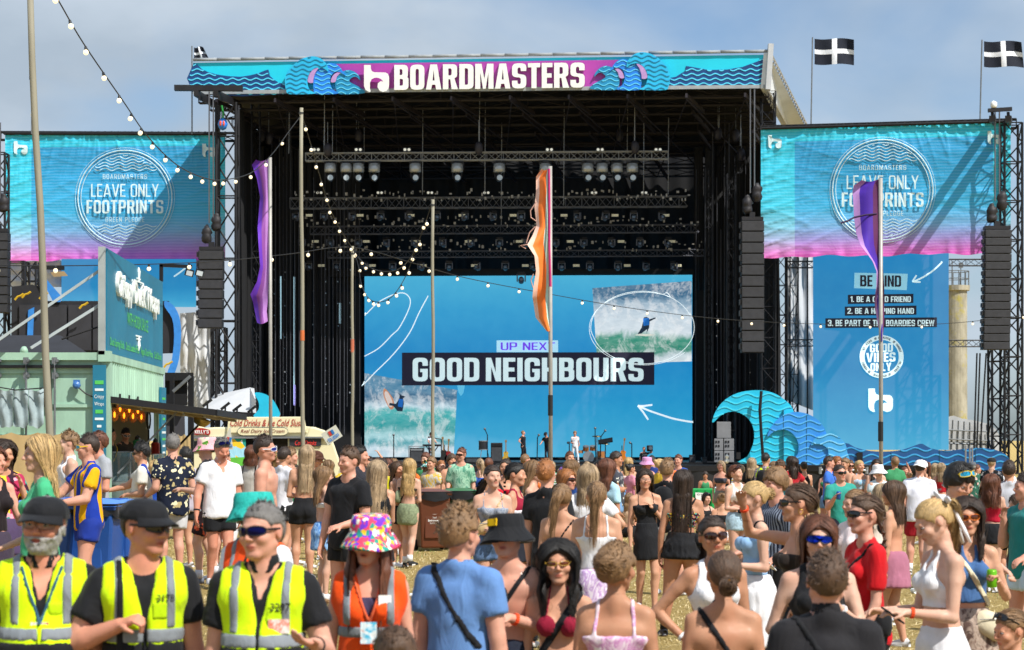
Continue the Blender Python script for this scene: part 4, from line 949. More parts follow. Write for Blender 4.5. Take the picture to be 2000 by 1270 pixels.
# setting: ground with dry grass
def make_ground():
 def axis_(lo,hi,n):return np.linspace(lo,hi,n)
 xs=np.concatenate([[-4000,-1200,-400,-150,-70,-40,-20],axis_(-12,12,90),[20,40,70,150,400,1200,4000]]);ys=np.concatenate([[-60,-10],axis_(0,60,110),axis_(62,130,30),[160,260,500,1200,4000]])
 X,Y=np.meshgrid(xs,ys);Z=gz_np(X,Y);far=np.clip((Y-150)/300,0,1);Z=Z-far*0
 Z=np.where(np.abs(X)>100,gz_np(np.clip(X,-100,100),Y),Z)
 V=np.stack([X.ravel(),Y.ravel(),Z.ravel()],1);nx=len(xs);i=(np.arange(len(ys)-1)[:,None]*nx+np.arange(nx-1)[None,:]).ravel()
 Q=np.stack([i,i+1,i+nx+1,i+nx],1);me=quads_mesh('ground',V,Q)
 k=NT('dry_grass_ground');v=k.coord();v2=k.coord((1,.5,1))
 a=k.noise(v,.55,6,.6);b=k.noise(v2,34,5,.7,.6);c=k.noise(v,5,5,.65);d=k.noise(v2,130,3,.7,.4)
 straw=k.ramp(b,[(.28,'#7d6632'),(.45,'#b89b58'),(.6,'#d8be7e'),(.78,'#f0dea8')])
 green=k.ramp(b,[(.3,'#3c4a1a'),(.6,'#7c8a35'),(.8,'#a9a856')]);soil=k.ramp(d,[(.3,'#5d4728'),(.7,'#8b7145')])
 m1=k.mix(k.ramp(a,[(.58,(0,0,0)),(.72,(.8,.8,.8))]),straw,green);m2=k.mix(k.ramp(c,[(.56,(0,0,0)),(.70,(.75,.75,.75))]),m1,soil)
 k.base(k.mix(.35,m2,k.ramp(d,[(.3,'#7a6334'),(.7,'#d8c389')])));k.b.inputs['Roughness'].default_value=.95;k.b.inputs['Specular IOR Level'].default_value=.1
 mm=k.n('ShaderNodeMath');mm.operation='ADD';k.l(b,mm.inputs[0]);k.l(d,mm.inputs[1]);k.bump(mm.outputs[0],.9,.05)
 g=link('ground',me,k.m);g['kind']='structure'
 N=52000;y=11+33*rng.random(N)**1.15;x=(rng.random(N)-.5)*2*(y*.27+.5);z=gz_np(x,y)
 lit=rng.random(N)<.55;ang=rng.uniform(0,6.28,N);ln=np.where(lit,rng.uniform(.03,.10,N),rng.uniform(.02,.06,N));w=rng.uniform(.0018,.0045,N)*np.clip(y/18,.8,2)
 dx,dy=np.cos(ang),np.sin(ang);up=np.where(lit,rng.uniform(.05,.35,N),rng.uniform(.8,2.2,N));nrm=np.sqrt(1+up**2)
 tip=np.stack([dx,dy,up],1)/nrm[:,None]*ln[:,None];b0=np.stack([x,y,z+.002],1);sd=np.stack([-dy,dx,0*dx],1)*w[:,None]
 V=np.stack([b0-sd,b0+sd,b0+tip*.6+sd*.7+np.array([0,0,.004]),b0+tip+np.array([0,0,.001])],1).reshape(-1,3);Q=np.arange(N*4).reshape(-1,4)
 patch=np.sin(x*.9+1)*np.sin(y*.5)+np.sin(x*.33+y*.21);gr=(patch>.85)&~lit
 cA=np.array([.55,.43,.20]);cB=np.array([.74,.62,.36]);cG=np.array([.16,.22,.05]);t=rng.random(N)[:,None];colr=cA*(1-t)+cB*t;colr=np.where(gr[:,None],cG*(.7+.8*t),colr)
 me=quads_mesh('dry_grass',V,Q,np.repeat(colr,4,axis=0));kk=NT('grass_blades');at_=kk.n('ShaderNodeAttribute');at_.attribute_name='tint';kk.base(at_.outputs[0]);kk.b.inputs['Roughness'].default_value=.8
 o=link('dry_grass',me,kk.m);tag(o,'short trampled straw and dry grass blades over the festival field','grass',kind='stuff')
make_ground()
# the stage
M_BLK=mat('black_steel','#151519',.55,.3,.25,2,.2,80);M_BLK2=mat('black_drape','#0e0f13',.9,0,.3,1.5,.3,30);M_DKST=mat('dark_truss','#2e2d30',.5,.5,.3,1,0)
M_ALU=mat('aluminium','#9c9fa3',.4,.7,.15,3,.1,90);M_WHT=mat('white_paint','#e9ebe8',.55,0,.06,2,.1,60);M_SILV=mat('silver_sheet','#b9bcc0',.5,.2,.15,1,.4,12)
M_GAL=mat('galvanised','#7d8184',.5,.6,.2,4,.1,60);M_WSHEET=mat('white_sheeting','#c9ccd0',.7,0,.12,.6,.5,4)
def truss(p,q,w=.5,bay=.6,r=.025,h=None,n=5,flat=False,up=(0,0,1)):
 """lattice girder from p to q"""
 mb=MB();p,q=Vector(p),Vector(q);d=(q-p);L=d.length;d.normalize();u=Vector(up)
 if abs(d.dot(u))>.9:u=Vector((0,1,0))
 a=d.cross(u).normalized();b=a.cross(d).normalized();h=h or w;k=max(1,round(L/bay));cs=[(-1,-1),(1,-1),(1,1),(-1,1)]
 P=lambda t,c:p+d*(L*t/k)+a*(c[0]*w/2)+b*(c[1]*h/2)
 for c in cs:mb.tube([P(0,c),P(k,c)],r,n)
 for s in range(4):
  c0,c1=cs[s],cs[(s+1)%4]
  for i in range(k):
   x0,x1=(c0,c1) if i%2 else (c1,c0);mb.tube([P(i,x0),P(i+1,x1)],r*.55,4,cap=False)
  if not flat:
   for i in range(0,k+1,2):mb.tube([P(i,c0),P(i,c1)],r*.5,4,cap=False)
 return mb
def dF(px):return 122-2.4*(px-377)/1123
def FA(px,py,t=0):return at(px,py,dF(px)-t)
def edge_top(px):return 120-17*(px-377)/1123
def edge_bot(px):return 183-13*(px-377)/1123
def inside(poly,x,y):
 c=False;n=len(poly)
 for i in range(n):
  x0,y0=poly[i];x1,y1=poly[(i+1)%n]
  if (y0>y)!=(y1>y) and x<(x1-x0)*(y-y0)/(y1-y0)+x0:c=not c
 return c
def wavy(mb,fm,poly,y0,A,lam,th,t,ph=0,tilt=0,dx=3,depth=.03,notin=()):
 """raised wavy line running across a shape"""
 xs=[p[0] for p in poly];x=min(xs);run=[]
 def flush():
  if len(run)>2:
   vs=[];n=len(run)
   for X,Y in run:vs+=[fm(X,Y-th/2,t),fm(X,Y+th/2,t),fm(X,Y-th/2,t+depth),fm(X,Y+th/2,t+depth)]
   fs=[]
   for i in range(n-1):
    a,b=i*4,i*4+4;fs+=[(a+2,a+3,b+3,b+2),(a,a+2,b+2,b),(a+3,a+1,b+1,b+3)]
   mb.add(vs,fs)
  run.clear()
 while x<=max(xs):
  Y=y0+tilt*(x-xs[0])+A*math.sin(2*math.pi*x/lam+ph)
  if inside(poly,x,Y) and not any(inside(q,x,Y) for q in notin):run.append((x,Y))
  else :flush()
  x+=dx
 flush()
def wline(fm,P,y,A,lam,th,t,m,par,**k):
 w=MB();wavy(w,fm,P,y,A,lam,th,t,**k)
 if w.f:obj('wave_line',w,m,par,world=True)
def arc(cx,cy,rx,ry,a0,a1,n=14):return [(cx+rx*math.cos(R(a0+(a1-a0)*i/n)),cy-ry*math.sin(R(a0+(a1-a0)*i/n))) for i in range(n+1)]
def smooth_poly(pts,n=4):
 out=[];m=len(pts)
 for i in range(m):
  p0,p1,p2,p3=pts[i-1],pts[i],pts[(i+1)%m],pts[(i+2)%m]
  for k in range(n):
   t=k/n;out.append(tuple(.5*((2*p1[j])+(-p0[j]+p2[j])*t+(2*p0[j]-5*p1[j]+4*p2[j]-p3[j])*t*t+(-p0[j]+3*p1[j]-3*p2[j]+p3[j])*t**3) for j in (0,1)))
 return out
LOGO=[(0,0),(0,.78),(.06,.92),(.2,1),(.27,.98),(.235,.86),(.235,.66),(.30,.53),(.42,.47),(.55,.47),(.68,.52),(.77,.62),(.66,.60),(.55,.68),(.54,.82),(.62,.95),(.76,1),(.9,.96),(.98,.86),(1,.72),(1,.45),(.95,.33),(.86,.28),(.40,.27),(.31,.23),(.27,.12),(.27,0)]
def glyph(ch,s,t,W=.52):
 r,q=.2,.08;H=1
 if ch=='O':return W,[[(0,0,r),(W,0,r),(W,1,r),(0,1,r)],[(s,t,q),(W-s,t,q),(W-s,1-t,q),(s,1-t,q)]]
 if ch=='D':return W,[[(0,0,0),(W,0,r),(W,1,r),(0,1,0)],[(s,t,0),(W-s,t,q),(W-s,1-t,q),(s,1-t,0)]]
 if ch=='B':return W,[[(0,0,0),(W,0,.17),(W,.47,.09),(W-.05,.515,.02),(W-.02,.56,.08),(W-.02,1,.17),(0,1,0)],[(s,t,0),(W-s,t,q),(W-s,.515-t*.45,q),(s,.515-t*.45,0)],[(s,.515+t*.45,0),(W-s-.02,.515+t*.45,q),(W-s-.02,1-t,q),(s,1-t,0)]]
 if ch=='P':return W,[[(0,0,0),(s,0,0),(s,.38,0),(W,.38,.17),(W,1,.17),(0,1,0)],[(s,.38+t,0),(W-s,.38+t,q),(W-s,1-t,q),(s,1-t,0)]]
 if ch=='R':return W+.02,[[(0,0,0),(s,0,0),(s,.40,0),(s+.07,.40,0),(W-s,0,0),(W+.03,0,0),(W-.10,.44,.02),(W,.50,.07),(W,1,.17),(0,1,0)],[(s,.40+t*.9,0),(W-s,.40+t*.9,q),(W-s,1-t,q),(s,1-t,0)]]
 if ch=='A':W=.6;return W,[[(0,0,0),(s,0,0),(s+.035,.19,0),(W-s-.035,.19,0),(W-s,0,0),(W,0,0),(W/2+s*.66,1,0),(W/2-s*.66,1,0)],[(s+.06,.19+t,0),(W-s-.06,.19+t,0),(W/2,.80,0)]]
 if ch=='E':W=.42;return W,[[(0,0,0),(W,0,0),(W,t,0),(s,t,0),(s,.5-t/2,0),(W-.03,.5-t/2,0),(W-.03,.5+t/2,0),(s,.5+t/2,0),(s,1-t,0),(W,1-t,0),(W,1,0),(0,1,0)]]
 if ch=='F':W=.42;return W,[[(0,0,0),(s,0,0),(s,.44-t/2,0),(W-.04,.44-t/2,0),(W-.04,.44+t/2,0),(s,.44+t/2,0),(s,1-t,0),(W,1-t,0),(W,1,0),(0,1,0)]]
 if ch=='L':W=.40;return W,[[(0,0,0),(W,0,0),(W,t,0),(s,t,0),(s,1,0),(0,1,0)]]
 if ch=='T':W=.48;return W,[[(W/2-s/2,0,0),(W/2+s/2,0,0),(W/2+s/2,1-t,0),(W,1-t,0),(W,1,0),(0,1,0),(0,1-t,0),(W/2-s/2,1-t,0)]]
 if ch=='I':return s,[[(0,0,0),(s,0,0),(s,1,0),(0,1,0)]]
 if ch=='H':return W,[[(0,0,0),(s,0,0),(s,.5-t/2,0),(W-s,.5-t/2,0),(W-s,0,0),(W,0,0),(W,1,0),(W-s,1,0),(W-s,.5+t/2,0),(s,.5+t/2,0),(s,1,0),(0,1,0)]]
 if ch=='N':return W,[[(0,0,0),(s,0,0),(s,.62,0),(W-s,0,0),(W,0,0),(W,1,0),(W-s,1,0),(W-s,.38,0),(s,1,0),(0,1,0)]]
 if ch=='M':W=.72;return W,[[(0,0,0),(s,0,0),(s,.66,0),(W/2-.05,0,0),(W/2+.05,0,0),(W-s,.66,0),(W-s,0,0),(W,0,0),(W,1,0),(W-s*1.25,1,0),(W/2,.40,0),(s*1.25,1,0),(0,1,0)]]
 if ch=='V':W=.58;return W,[[(W/2-s*.6,0,0),(W/2+s*.6,0,0),(W,1,0),(W-s,1,0),(W/2,.26,0),(s,1,0),(0,1,0)]]
 if ch=='W':W=.8;return W,[[(W*.2,0,0),(W*.35,0,0),(W/2,.6,0),(W*.65,0,0),(W*.8,0,0),(W,1,0),(W-s*.9,1,0),(W*.72,.3,0),(W/2+.05,1,0),(W/2-.05,1,0),(W*.28,.3,0),(s*.9,1,0),(0,1,0)]]
 if ch=='Y':W=.56;return W,[[(W/2-s/2,0,0),(W/2+s/2,0,0),(W/2+s/2,.42,0),(W,1,0),(W-s,1,0),(W/2,.60,0),(s,1,0),(0,1,0),(W/2-s/2,.42,0)]]
 if ch=='K':W=.55;return W,[[(0,0,0),(s,0,0),(s,.30,0),(s+.05,.40,0),(W-s,0,0),(W,0,0),(W*.62,.56,0),(W-.02,1,0),(W-s-.02,1,0),(s,.56,0),(s,1,0),(0,1,0)]]
 if ch=='X':W=.55;return W,[[(0,0,0),(s,0,0),(W/2,.36,0),(W-s,0,0),(W,0,0),(W/2+s*.55,.51,0),(W,1,0),(W-s,1,0),(W/2,.66,0),(s,1,0),(0,1,0),(W/2-s*.55,.51,0)]]
 if ch=='U':return W,[[(0,0,r),(W,0,r),(W,1,0),(W-s,1,0),(W-s,t,q),(s,t,q),(s,1,0),(0,1,0)]]
 if ch=='C':return W,[[(W,.66,0),(W,1,r),(0,1,r),(0,0,r),(W,0,r),(W,.34,0),(W-s,.34,0),(W-s,t,q),(s,t,q),(s,1-t,q),(W-s,1-t,q),(W-s,.66,0)]]
 if ch=='G':return W,[[(W,.66,0),(W,1,r),(0,1,r),(0,0,r),(W,0,r),(W,.53,0),(W/2,.53,0),(W/2,.39,0),(W-s,.39,0),(W-s,t,q),(s,t,q),(s,1-t,q),(W-s,1-t,q),(W-s,.66,0)]]
 if ch=='S':return W,[[(W,.69,0),(W,1,r),(0,1,r),(0,.46,.15),(W-s,.43,q),(W-s,t,q),(s,t,q),(s,.31,0),(0,.31,0),(0,0,r),(W,0,r),(W,.54,.15),(s,.57,q),(s,1-t,q),(W-s,1-t,q),(W-s,.69,0)]]
 if ch=='J':return .4,[[(0,.3,0),(0,0,.16),(.4,0,.16),(.4,1,0),(.4-s,1,0),(.4-s,t,.05),(s*.8,t,.05),(s*.8,.3,0)]]
 if ch=='1':return .3,[[(.3-s,0,0),(.3,0,0),(.3,1,0),(.3-s*.8,1,0),(0,.84,0),(0,.70,0),(.3-s,.78,0)]]
 if ch=='2':return W,[[(0,.7,0),(0,1,r),(W,1,r),(W,.55,.15),(s+.05,t,0),(W,t,0),(W,0,0),(0,0,0),(0,.17,0),(W-s,.6,.1),(W-s,1-t,q),(s,1-t,q),(s,.7,0)]]
 if ch=='3':return W,[[(0,.7,0),(0,1,r),(W,1,r),(W,.56,.08),(W-.05,.515,.02),(W,.47,.08),(W,0,r),(0,0,r),(0,.3,0),(s,.3,0),(s,t,q),(W-s,t,q),(W-s,.43,q),(s,.43,0),(s,.43+t,0),(W-s,.43+t,q),(W-s,1-t,q),(s,1-t,q),(s,.7,0)]]
 if ch=='.':return s,[[(0,0,0),(s,0,0),(s,s,0),(0,s,0)]]
 if ch=="'":return s,[[(0,.7,0),(s*.8,.7,0),(s,1,0),(0,1,0)]]
 return .24,[]
def round_contour(c):
 out=[];n=len(c)
 for i in range(n):
  x,y,r=c[i]
  if r<=0:out.append((x,y));continue
  px,py,_=c[i-1];nx,ny,_=c[(i+1)%n];a=Vector((px-x,py-y));b=Vector((nx-x,ny-y));ra=min(r,a.length*.5);rb=min(r,b.length*.5);A=Vector((x,y))+a.normalized()*ra;B=Vector((x,y))+b.normalized()*rb
  for k in range(5):t=k/4;p=A*(1-t)**2+Vector((x,y))*2*t*(1-t)+B*t*t;out.append((p.x,p.y))
 return out
from mathutils.geometry import tessellate_polygon
from mathutils import noise as MN
def block_text(name,txt,m,f,parent,fit,s=.165,t=.15,depth=0,gap=.07):
 """condensed heavy letters built from outlines; f(x, y, t) places them; fit=(w, h) centred"""
 x=0;G=[]
 for ch in txt:
  w,cs=glyph(ch,s,t);G.append((x,[round_contour(c) for c in cs]));x+=w+gap
 tot=x-gap;mb=MB()
 for gx,cs in G:
  if not cs:continue
  pts=[p for c in cs for p in c];tri=tessellate_polygon([[Vector((a,b,0)) for a,b in c] for c in cs]);T_=lambda a,b,z:f(((gx+a)/tot-.5)*fit[0],(b-.5)*fit[1],z)
  n=len(pts);fr=[T_(a,b,depth) for a,b in pts];fs=[]
  for q in tri:
   (x0,y0),(x1,y1),(x2,y2)=(pts[i] for i in q);fs.append(tuple(q) if (x1-x0)*(y2-y0)-(x2-x0)*(y1-y0)>0 else tuple(q)[::-1])
  if depth:
   fr+=[T_(a,b,0) for a,b in pts];o=0
   for c in cs:
    k=len(c)
    for i in range(k):fs.append((o+i,o+i+n,o+(i+1)%k+n,o+(i+1)%k))
    o+=k
  mb.add(fr,fs)
 return obj(name,mb,m,parent,world=True)
def logo(name,fm,x,y,w,h,t,m,parent,depth=.08,flip=False):
 mb=MB();pts=[(x+(1-u_ if flip else u_)*w,y+v_*h) for u_,v_ in LOGO];mb.prism(pts,fm,t+depth,t);return obj(name,mb,m,parent,world=True)
# ---- roof with fascia
C_TURQ,C_NAVY,C_CYAN,C_PURP='#11c6e2','#073f7a','#46cdf2','#a43a9c'
roof=thing('stage_roof','big flat stage roof with turquoise and purple wave fascia lettered in white','stage roof',at(940,150,121))
mb=MB();mb.prism([(377,123),(1500,107),(1500,170),(377,183)],FA,0,-.25);obj('fascia_panel',mb,mat('turquoise_print',C_TURQ,.5,0,.06,.4),roof,world=True)
mb=MB();mb.prism([(655,125),(1215,117),(1215,173.5),(655,180)],FA,.06,0);obj('name_panel',mb,mat('purple_print',C_PURP,.5,0,.12,.5),roof,world=True)
mb=MB();mb.prism([(377,177),(1500,165.5),(1500,172.5),(377,184.5)],FA,.12,-.1);obj('lower_edge',mb,mat('grey_sheet','#9aa1a6',.5,.1),roof,world=True)
mb=MB()
for i in range(24):
 x0,x1=377+i*46.8,377+(i+1)*46.8;mb.tube([FA(x0+.5,edge_top(x0)-3+random.uniform(-.4,.4),.1),FA((x0+x1)/2,edge_top((x0+x1)/2)-3+random.uniform(-.3,.3),.11),FA(x1,edge_top(x1)-3,.1)],.10,8)
obj('edge_wrap',mb,mat('edge_grey','#8f959a',.7),roof,world=True,smooth=True)
navL=smooth_poly([(378,124),(395,136),(425,146),(470,150),(505,143),(524,136),(527,148),(545,162),(570,166),(570,183),(378,184)],2)
navR=[(1497,110),(1480,120),(1450,131),(1420,136),(1385,137),(1340,129),(1338,139),(1320,150),(1300,154),(1300,174),(1498,171)]
for P in (navL,navR):
 mb=MB();mb.prism(P,FA,.05,0);obj('sea_panel',mb,mat('navy_print',C_NAVY,.5,0,.1,.5),roof,world=True)
 for i in range(8):wline(FA,P,118+i*9.2,2.0,23,2.3,.05,mat('cyan_print','#55d0f5',.5),roof)
def bulbs(mx,oy):
 """three curling wave cut-outs beside the name"""
 g=lambda pts:[(mx-x if mx else x,y+oy) for x,y in pts]
 s1=g(smooth_poly([(557,168),(557,152),(563,138),(576,124),(592,114),(610,110),(626,114),(639,127),(641,140),(633,134),(618,132),(607,140),(601,152),(601,165),(606,177),(616,183),(566,184),(559,176)],3))
 s2=g(smooth_poly([(612,165),(614,148),(622,136),(634,128),(648,123),(662,129),(672,143),(675,148),(664,141),(653,142),(646,150),(645,163),(650,175),(660,183),(618,184),(613,176)],3))
 s3=g(smooth_poly([(655,168),(656,155),(664,143),(678,137),(692,140),(702,150),(704,158),(697,151),(689,151),(682,158),(690,164),(703,171),(712,182),(664,184),(657,177)],3))
 h1=g(smooth_poly([(601,160),(604,146),(612,136),(622,133),(616,142),(612,155),(611,162)],3));h2=g(smooth_poly([(646,160),(650,148),(658,142),(664,143),(658,150),(655,160)],3))
 w_=thing('wave_cutout','curling blue wave cut-out on the stage fascia '+('right of the lettering' if mx else 'left of the lettering'),'stage decoration',FA(1265 if mx else 620,150,.4),group='wave cut-outs on the fascia')
 for P,c,t in ((s3,'#1384b4',.30),(s2,'#1b7fe0',.38),(s1,'#1fb2e2',.48)):
  mb=MB();mb.prism(P,FA,t,t-.2);obj('wave',mb,mat('wave_'+c,c,.5,0,.18,.6),w_,world=True)
  for i in range(9):wline(FA,P,110+oy+i*9,2.4,25,1.7,t,mat('wave_line_dark','#1278a6',.5) if P is s1 else mat('wave_line_light','#62d0f6',.5),w_,ph=.6,notin=(h1,) if P is s1 else ())
 for P in (h1,h2):
  mb=MB();mb.prism(P,FA,.36 if P is h2 else .47,.2);obj('curl_gap',mb,mat('lilac_print','#b58fca',.5),w_,world=True)
bulbs(0,0);bulbs(1865,-8)
# name letters
def let(x,y,z):return FA(x,y-11.6*(x-955)/1123-0,z)
logo('logo',lambda x,y,t:FA(x,y,t),711,127,49,53,.35,M_WHT,roof,depth=.22)
nm='BOARDMASTERS';x=770.0;ws=[glyph(c,.2,.17,.56)[0] for c in nm];sc=(372.0-11*3.2)/sum(ws)
for i,ch in enumerate(nm):
 w=ws[i]*sc;cx=x+w/2;cy=151.5-14*(cx-770)/1123*1.05
 block_text('letter',ch,M_WHT,lambda a,b,z:FA(cx+a,cy-b-12*a/1123,.12+z),roof,(w,49),s=.2,t=.17,depth=.3);x+=w+3.2
# roof body: skins, purlins, diagonals
zf=FA(940,190).z
def RP(u_,v_):
 a=FA(377+1123*u_,edge_bot(377+1123*u_)+3);b=Vector((a.x*1.0+3.2*v_,a.y+19*v_,a.z-2.2*v_*v_-.3*v_));return b
mb=MB();mb.grid(12,6,lambda a,b:RP(a,b)+Vector((0,.3,1.6-.4*b)));obj('roof_skin',mb,mat('black_roof_skin','#101116',.85),roof,world=True)
fl=MB();A,B_,C_,D_=at(1500,104,119.5),at(1574,250,135),at(1540,256,135),at(1494,173,119.5)
for t0,off in ((0,0),):
 fl.add([A,B_,C_,D_,A-Vector((.25,0,0)),B_-Vector((.25,0,0)),C_-Vector((.25,0,0)),D_-Vector((.25,0,0))],[(0,3,2,1),(4,5,6,7),(0,1,5,4),(3,7,6,2),(1,2,6,5),(0,4,7,3)])
obj('roof_flank',fl,mat('flank_white','#d9dee2',.6,0,.1,.8),roof,world=True)
fr=MB()
for i in range(26):
 t=i/25;fr.ball(A.lerp(B_,t)+Vector((.06,0,.02)),.09,6,4)
fr.tube([A+Vector((.1,0,.12)),B_+Vector((.1,0,.12))],.07,6);fr.tube([D_+Vector((.1,0,0)),C_+Vector((.1,0,0))],.09,6);fr.bar(A+Vector((.15,-.1,.5)),D_+Vector((.15,-.1,-.1)),.5,.3);obj('roof_edge_beam',fr,M_SILV,roof,world=True)
for j in range(9):
 v=.06+j/8*.92;p0,p1=RP(.0,v),RP(1,v);obj('purlin',truss(p0,p1,.35,2.4,.05,.55),mat('roof_steel','#2b282d',.6,.4,.3,.5),roof,world=True)
for j in range(10):
 u_=.04+j/9*.92;mb=MB()
 for k in range(4):mb.bar(RP(u_,k/4)-Vector((0,0,.35)),RP(u_+.02,(k+1)/4)-Vector((0,0,.35)),.12,.25)
 mb.bar(RP(u_,.02)-Vector((0,0,.5)),RP(min(u_+.1,.99),.95)-Vector((0,0,.5)),.07);mb.bar(RP(u_,.95)-Vector((0,0,.5)),RP(min(u_+.1,.99),.05)-Vector((0,0,.5)),.06)
 obj('rafter',mb,mat('roof_steel2','#37333a',.6,.4,.3,.5),roof,world=True)
# ---- stage house: floor, back wall, side drapes
ST=thing('stage_house','black draped stage box with deep floor under the roof','stage',at(940,905,118))
zd=at(1000,904,118).z
def deck(mb,x0,x1,y0,y1,z0,z1):mb.box(((x0+x1)/2,(y0+y1)/2,(z0+z1)/2),(x1-x0,y1-y0,z1-z0))
mb=MB();deck(mb,-16,16.5,118,141,zd-.5,zd);obj('stage_floor',mb,mat('stage_floor_black','#1d1d20',.5,0,.2,.6),ST,world=True)
mb=MB();deck(mb,-16.2,16.7,117.9,118.0,zd-.28,zd+.02);deck(mb,-9,27.5,113.6,117.6,zd-.42,zd-.1);obj('stage_lip',mb,M_BLK,ST,world=True)
def curtain(x0,x1,y,z0,z1,amp,lam,nm,m,parent,dirx=True,sag=0,nv=6):
 mb=MB();L=x1-x0;n=max(4,int(abs(L)/lam*8))
 def f(a,b):
  x=x0+L*a;o=amp*math.sin(2*math.pi*abs(L)*a/lam+1.5*math.sin(a*11))*(.7+.5*math.sin(a*37))+.4*amp*math.sin(a*61+b*4)
  return Vector((x,y+o,z0+(z1-z0)*b)) if dirx else Vector((y+o,x,z0+(z1-z0)*b))
 mb.grid(n,nv,f);return obj(nm,mb,m,parent,world=True,smooth=True)
curtain(-17,17.8,140.5,-1,22,.25,1.2,'back_drape',M_BLK2,ST)
curtain(-9,27.3,113.7,-1.35,zd-.3,.06,2.2,'stage_skirt',mat('stage_skirt','#101116',.6,0,.3,1.2,.6,6),ST)
def dx_(px,d):return (px-1000)/4000*d
for (a,b,d) in ((480,705,133.0),(1356,1476,133.0)):
 x0,x1=dx_(a,d),dx_(b,d);n=int((x1-x0)/.62)
 for i in range(n):xx=x0+(x1-x0)*i/n;curtain(xx,xx+(x1-x0)/n*.93,d+random.uniform(-.5,.5),zd+(.5),21,.10,.4,'drape_panel',mat('drape_dark%d'%(i%3),('#17181d','#1f2127','#111217')[i%3],.8,0,.3,1.5),ST,nv=3)
curtain(124.5,140,-16.5,-1,22,.25,1.5,'side_drape',M_BLK2,ST,dirx=False);curtain(121.5,140,15.7,-1,20.5,.25,1.5,'side_drape',M_BLK2,ST,dirx=False)
mb=MB();mb.box(((dx_(712,132.4)-1.0),132.4,(zd+11)/2+.2),(1.6,.3,11));mb.box((dx_(1352,132.4)+.75,132.4,(zd+11)/2+.2),(1.2,.3,11.2));mb.box((0,132.4,at(0,533,132.4).z),(23.5,.35,.5));obj('screen_surround',mb,M_BLK2,ST,world=True)
mb=MB();mb.box((dx_(640,131),131,zd+.75),(4.3,.5,1.5));obj('low_wall',mb,mat('flat_black','#0f1014',.9),ST,world=True)
# scaffold legs in the wings, hung motors, LED tubes
for (px,d,y0,y1,w) in ((500,126,200,900,.5),(1384,126,330,900,.45),(1428,124,340,900,.5),(1500,121.5,180,900,.8),(1524,122.5,500,905,.7),(1550,126,500,905,.5)):
 tr=truss(at(px,y1,d),at(px,y0,d),w,.9,.045);o=obj('stage_tower',tr,mat('tower_steel','#24252a',.5,.5,.25,1),None);tag(o,{500:'thin black lattice tower just inside the left stage wing',1384:'lattice tower right of the big screen edge',1428:'lattice tower behind the stacked grey speakers',1500:'wide lattice corner tower under the right roof end',1524:'lattice tower directly right of the hanging right speaker column',1550:'slim lattice tower beside the white sheeting'}[px],'tower','lattice towers of the stage')
ldm=mat('led_tube','#a7cfe0',.3,emit=.55);ldm2=mat('led_tube_violet','#a9a0ff',.3,emit=.9)
for (px,y0,y1,m_,lb) in ((548,540,662,ldm,'short white vertical light tube in the left wing'),(575,541,790,ldm,'long white vertical light tube in the left wing'),(664,592,632,ldm,'tiny white light tube left of the big screen'),(575.5,752,792,ldm2,'violet lit tube at the foot of the long white one'),(1490,720,735,ldm,'small lit tube in the right wing')):
 mb=MB();d=130.5 if m_ is ldm else 130.3;mb.box((at(px,y0,d)+at(px,y1,d))/2,(.10,.06,(y1-y0)/4000*d));tag(obj('light_tube',mb,m_),lb,'light tube','light tubes in the stage wings')
# small rivets of light: spotted fixings down the wings, one part
mb=MB()
for px in (612,636,660,684,556,536,1400,1466):
 for k in range(13):
  if random.random()<.75:mb.ball(at(px+random.uniform(-1,1),528+k*22+random.uniform(-4,4),129.8),random.uniform(.03,.06),5,3)
fx=obj('cable_fixing',mb,mat('chrome_fixing','#c9ccd0',.25,.6),ST,world=True);fx['kind']='stuff'
mb=MB()
for px in np.linspace(486,702,30).tolist()+np.linspace(1360,1480,16).tolist():
 if random.random()<.7:z_=random.uniform(200,480);mb.tube([at(px,z_,129),at(px+random.uniform(-2,2),random.uniform(780,880),129)],random.uniform(.012,.028),4,cap=False)
o=obj('hanging_cable',mb,mat('cable_grey','#4b4d55',.6),ST,world=True);o['kind']='stuff'
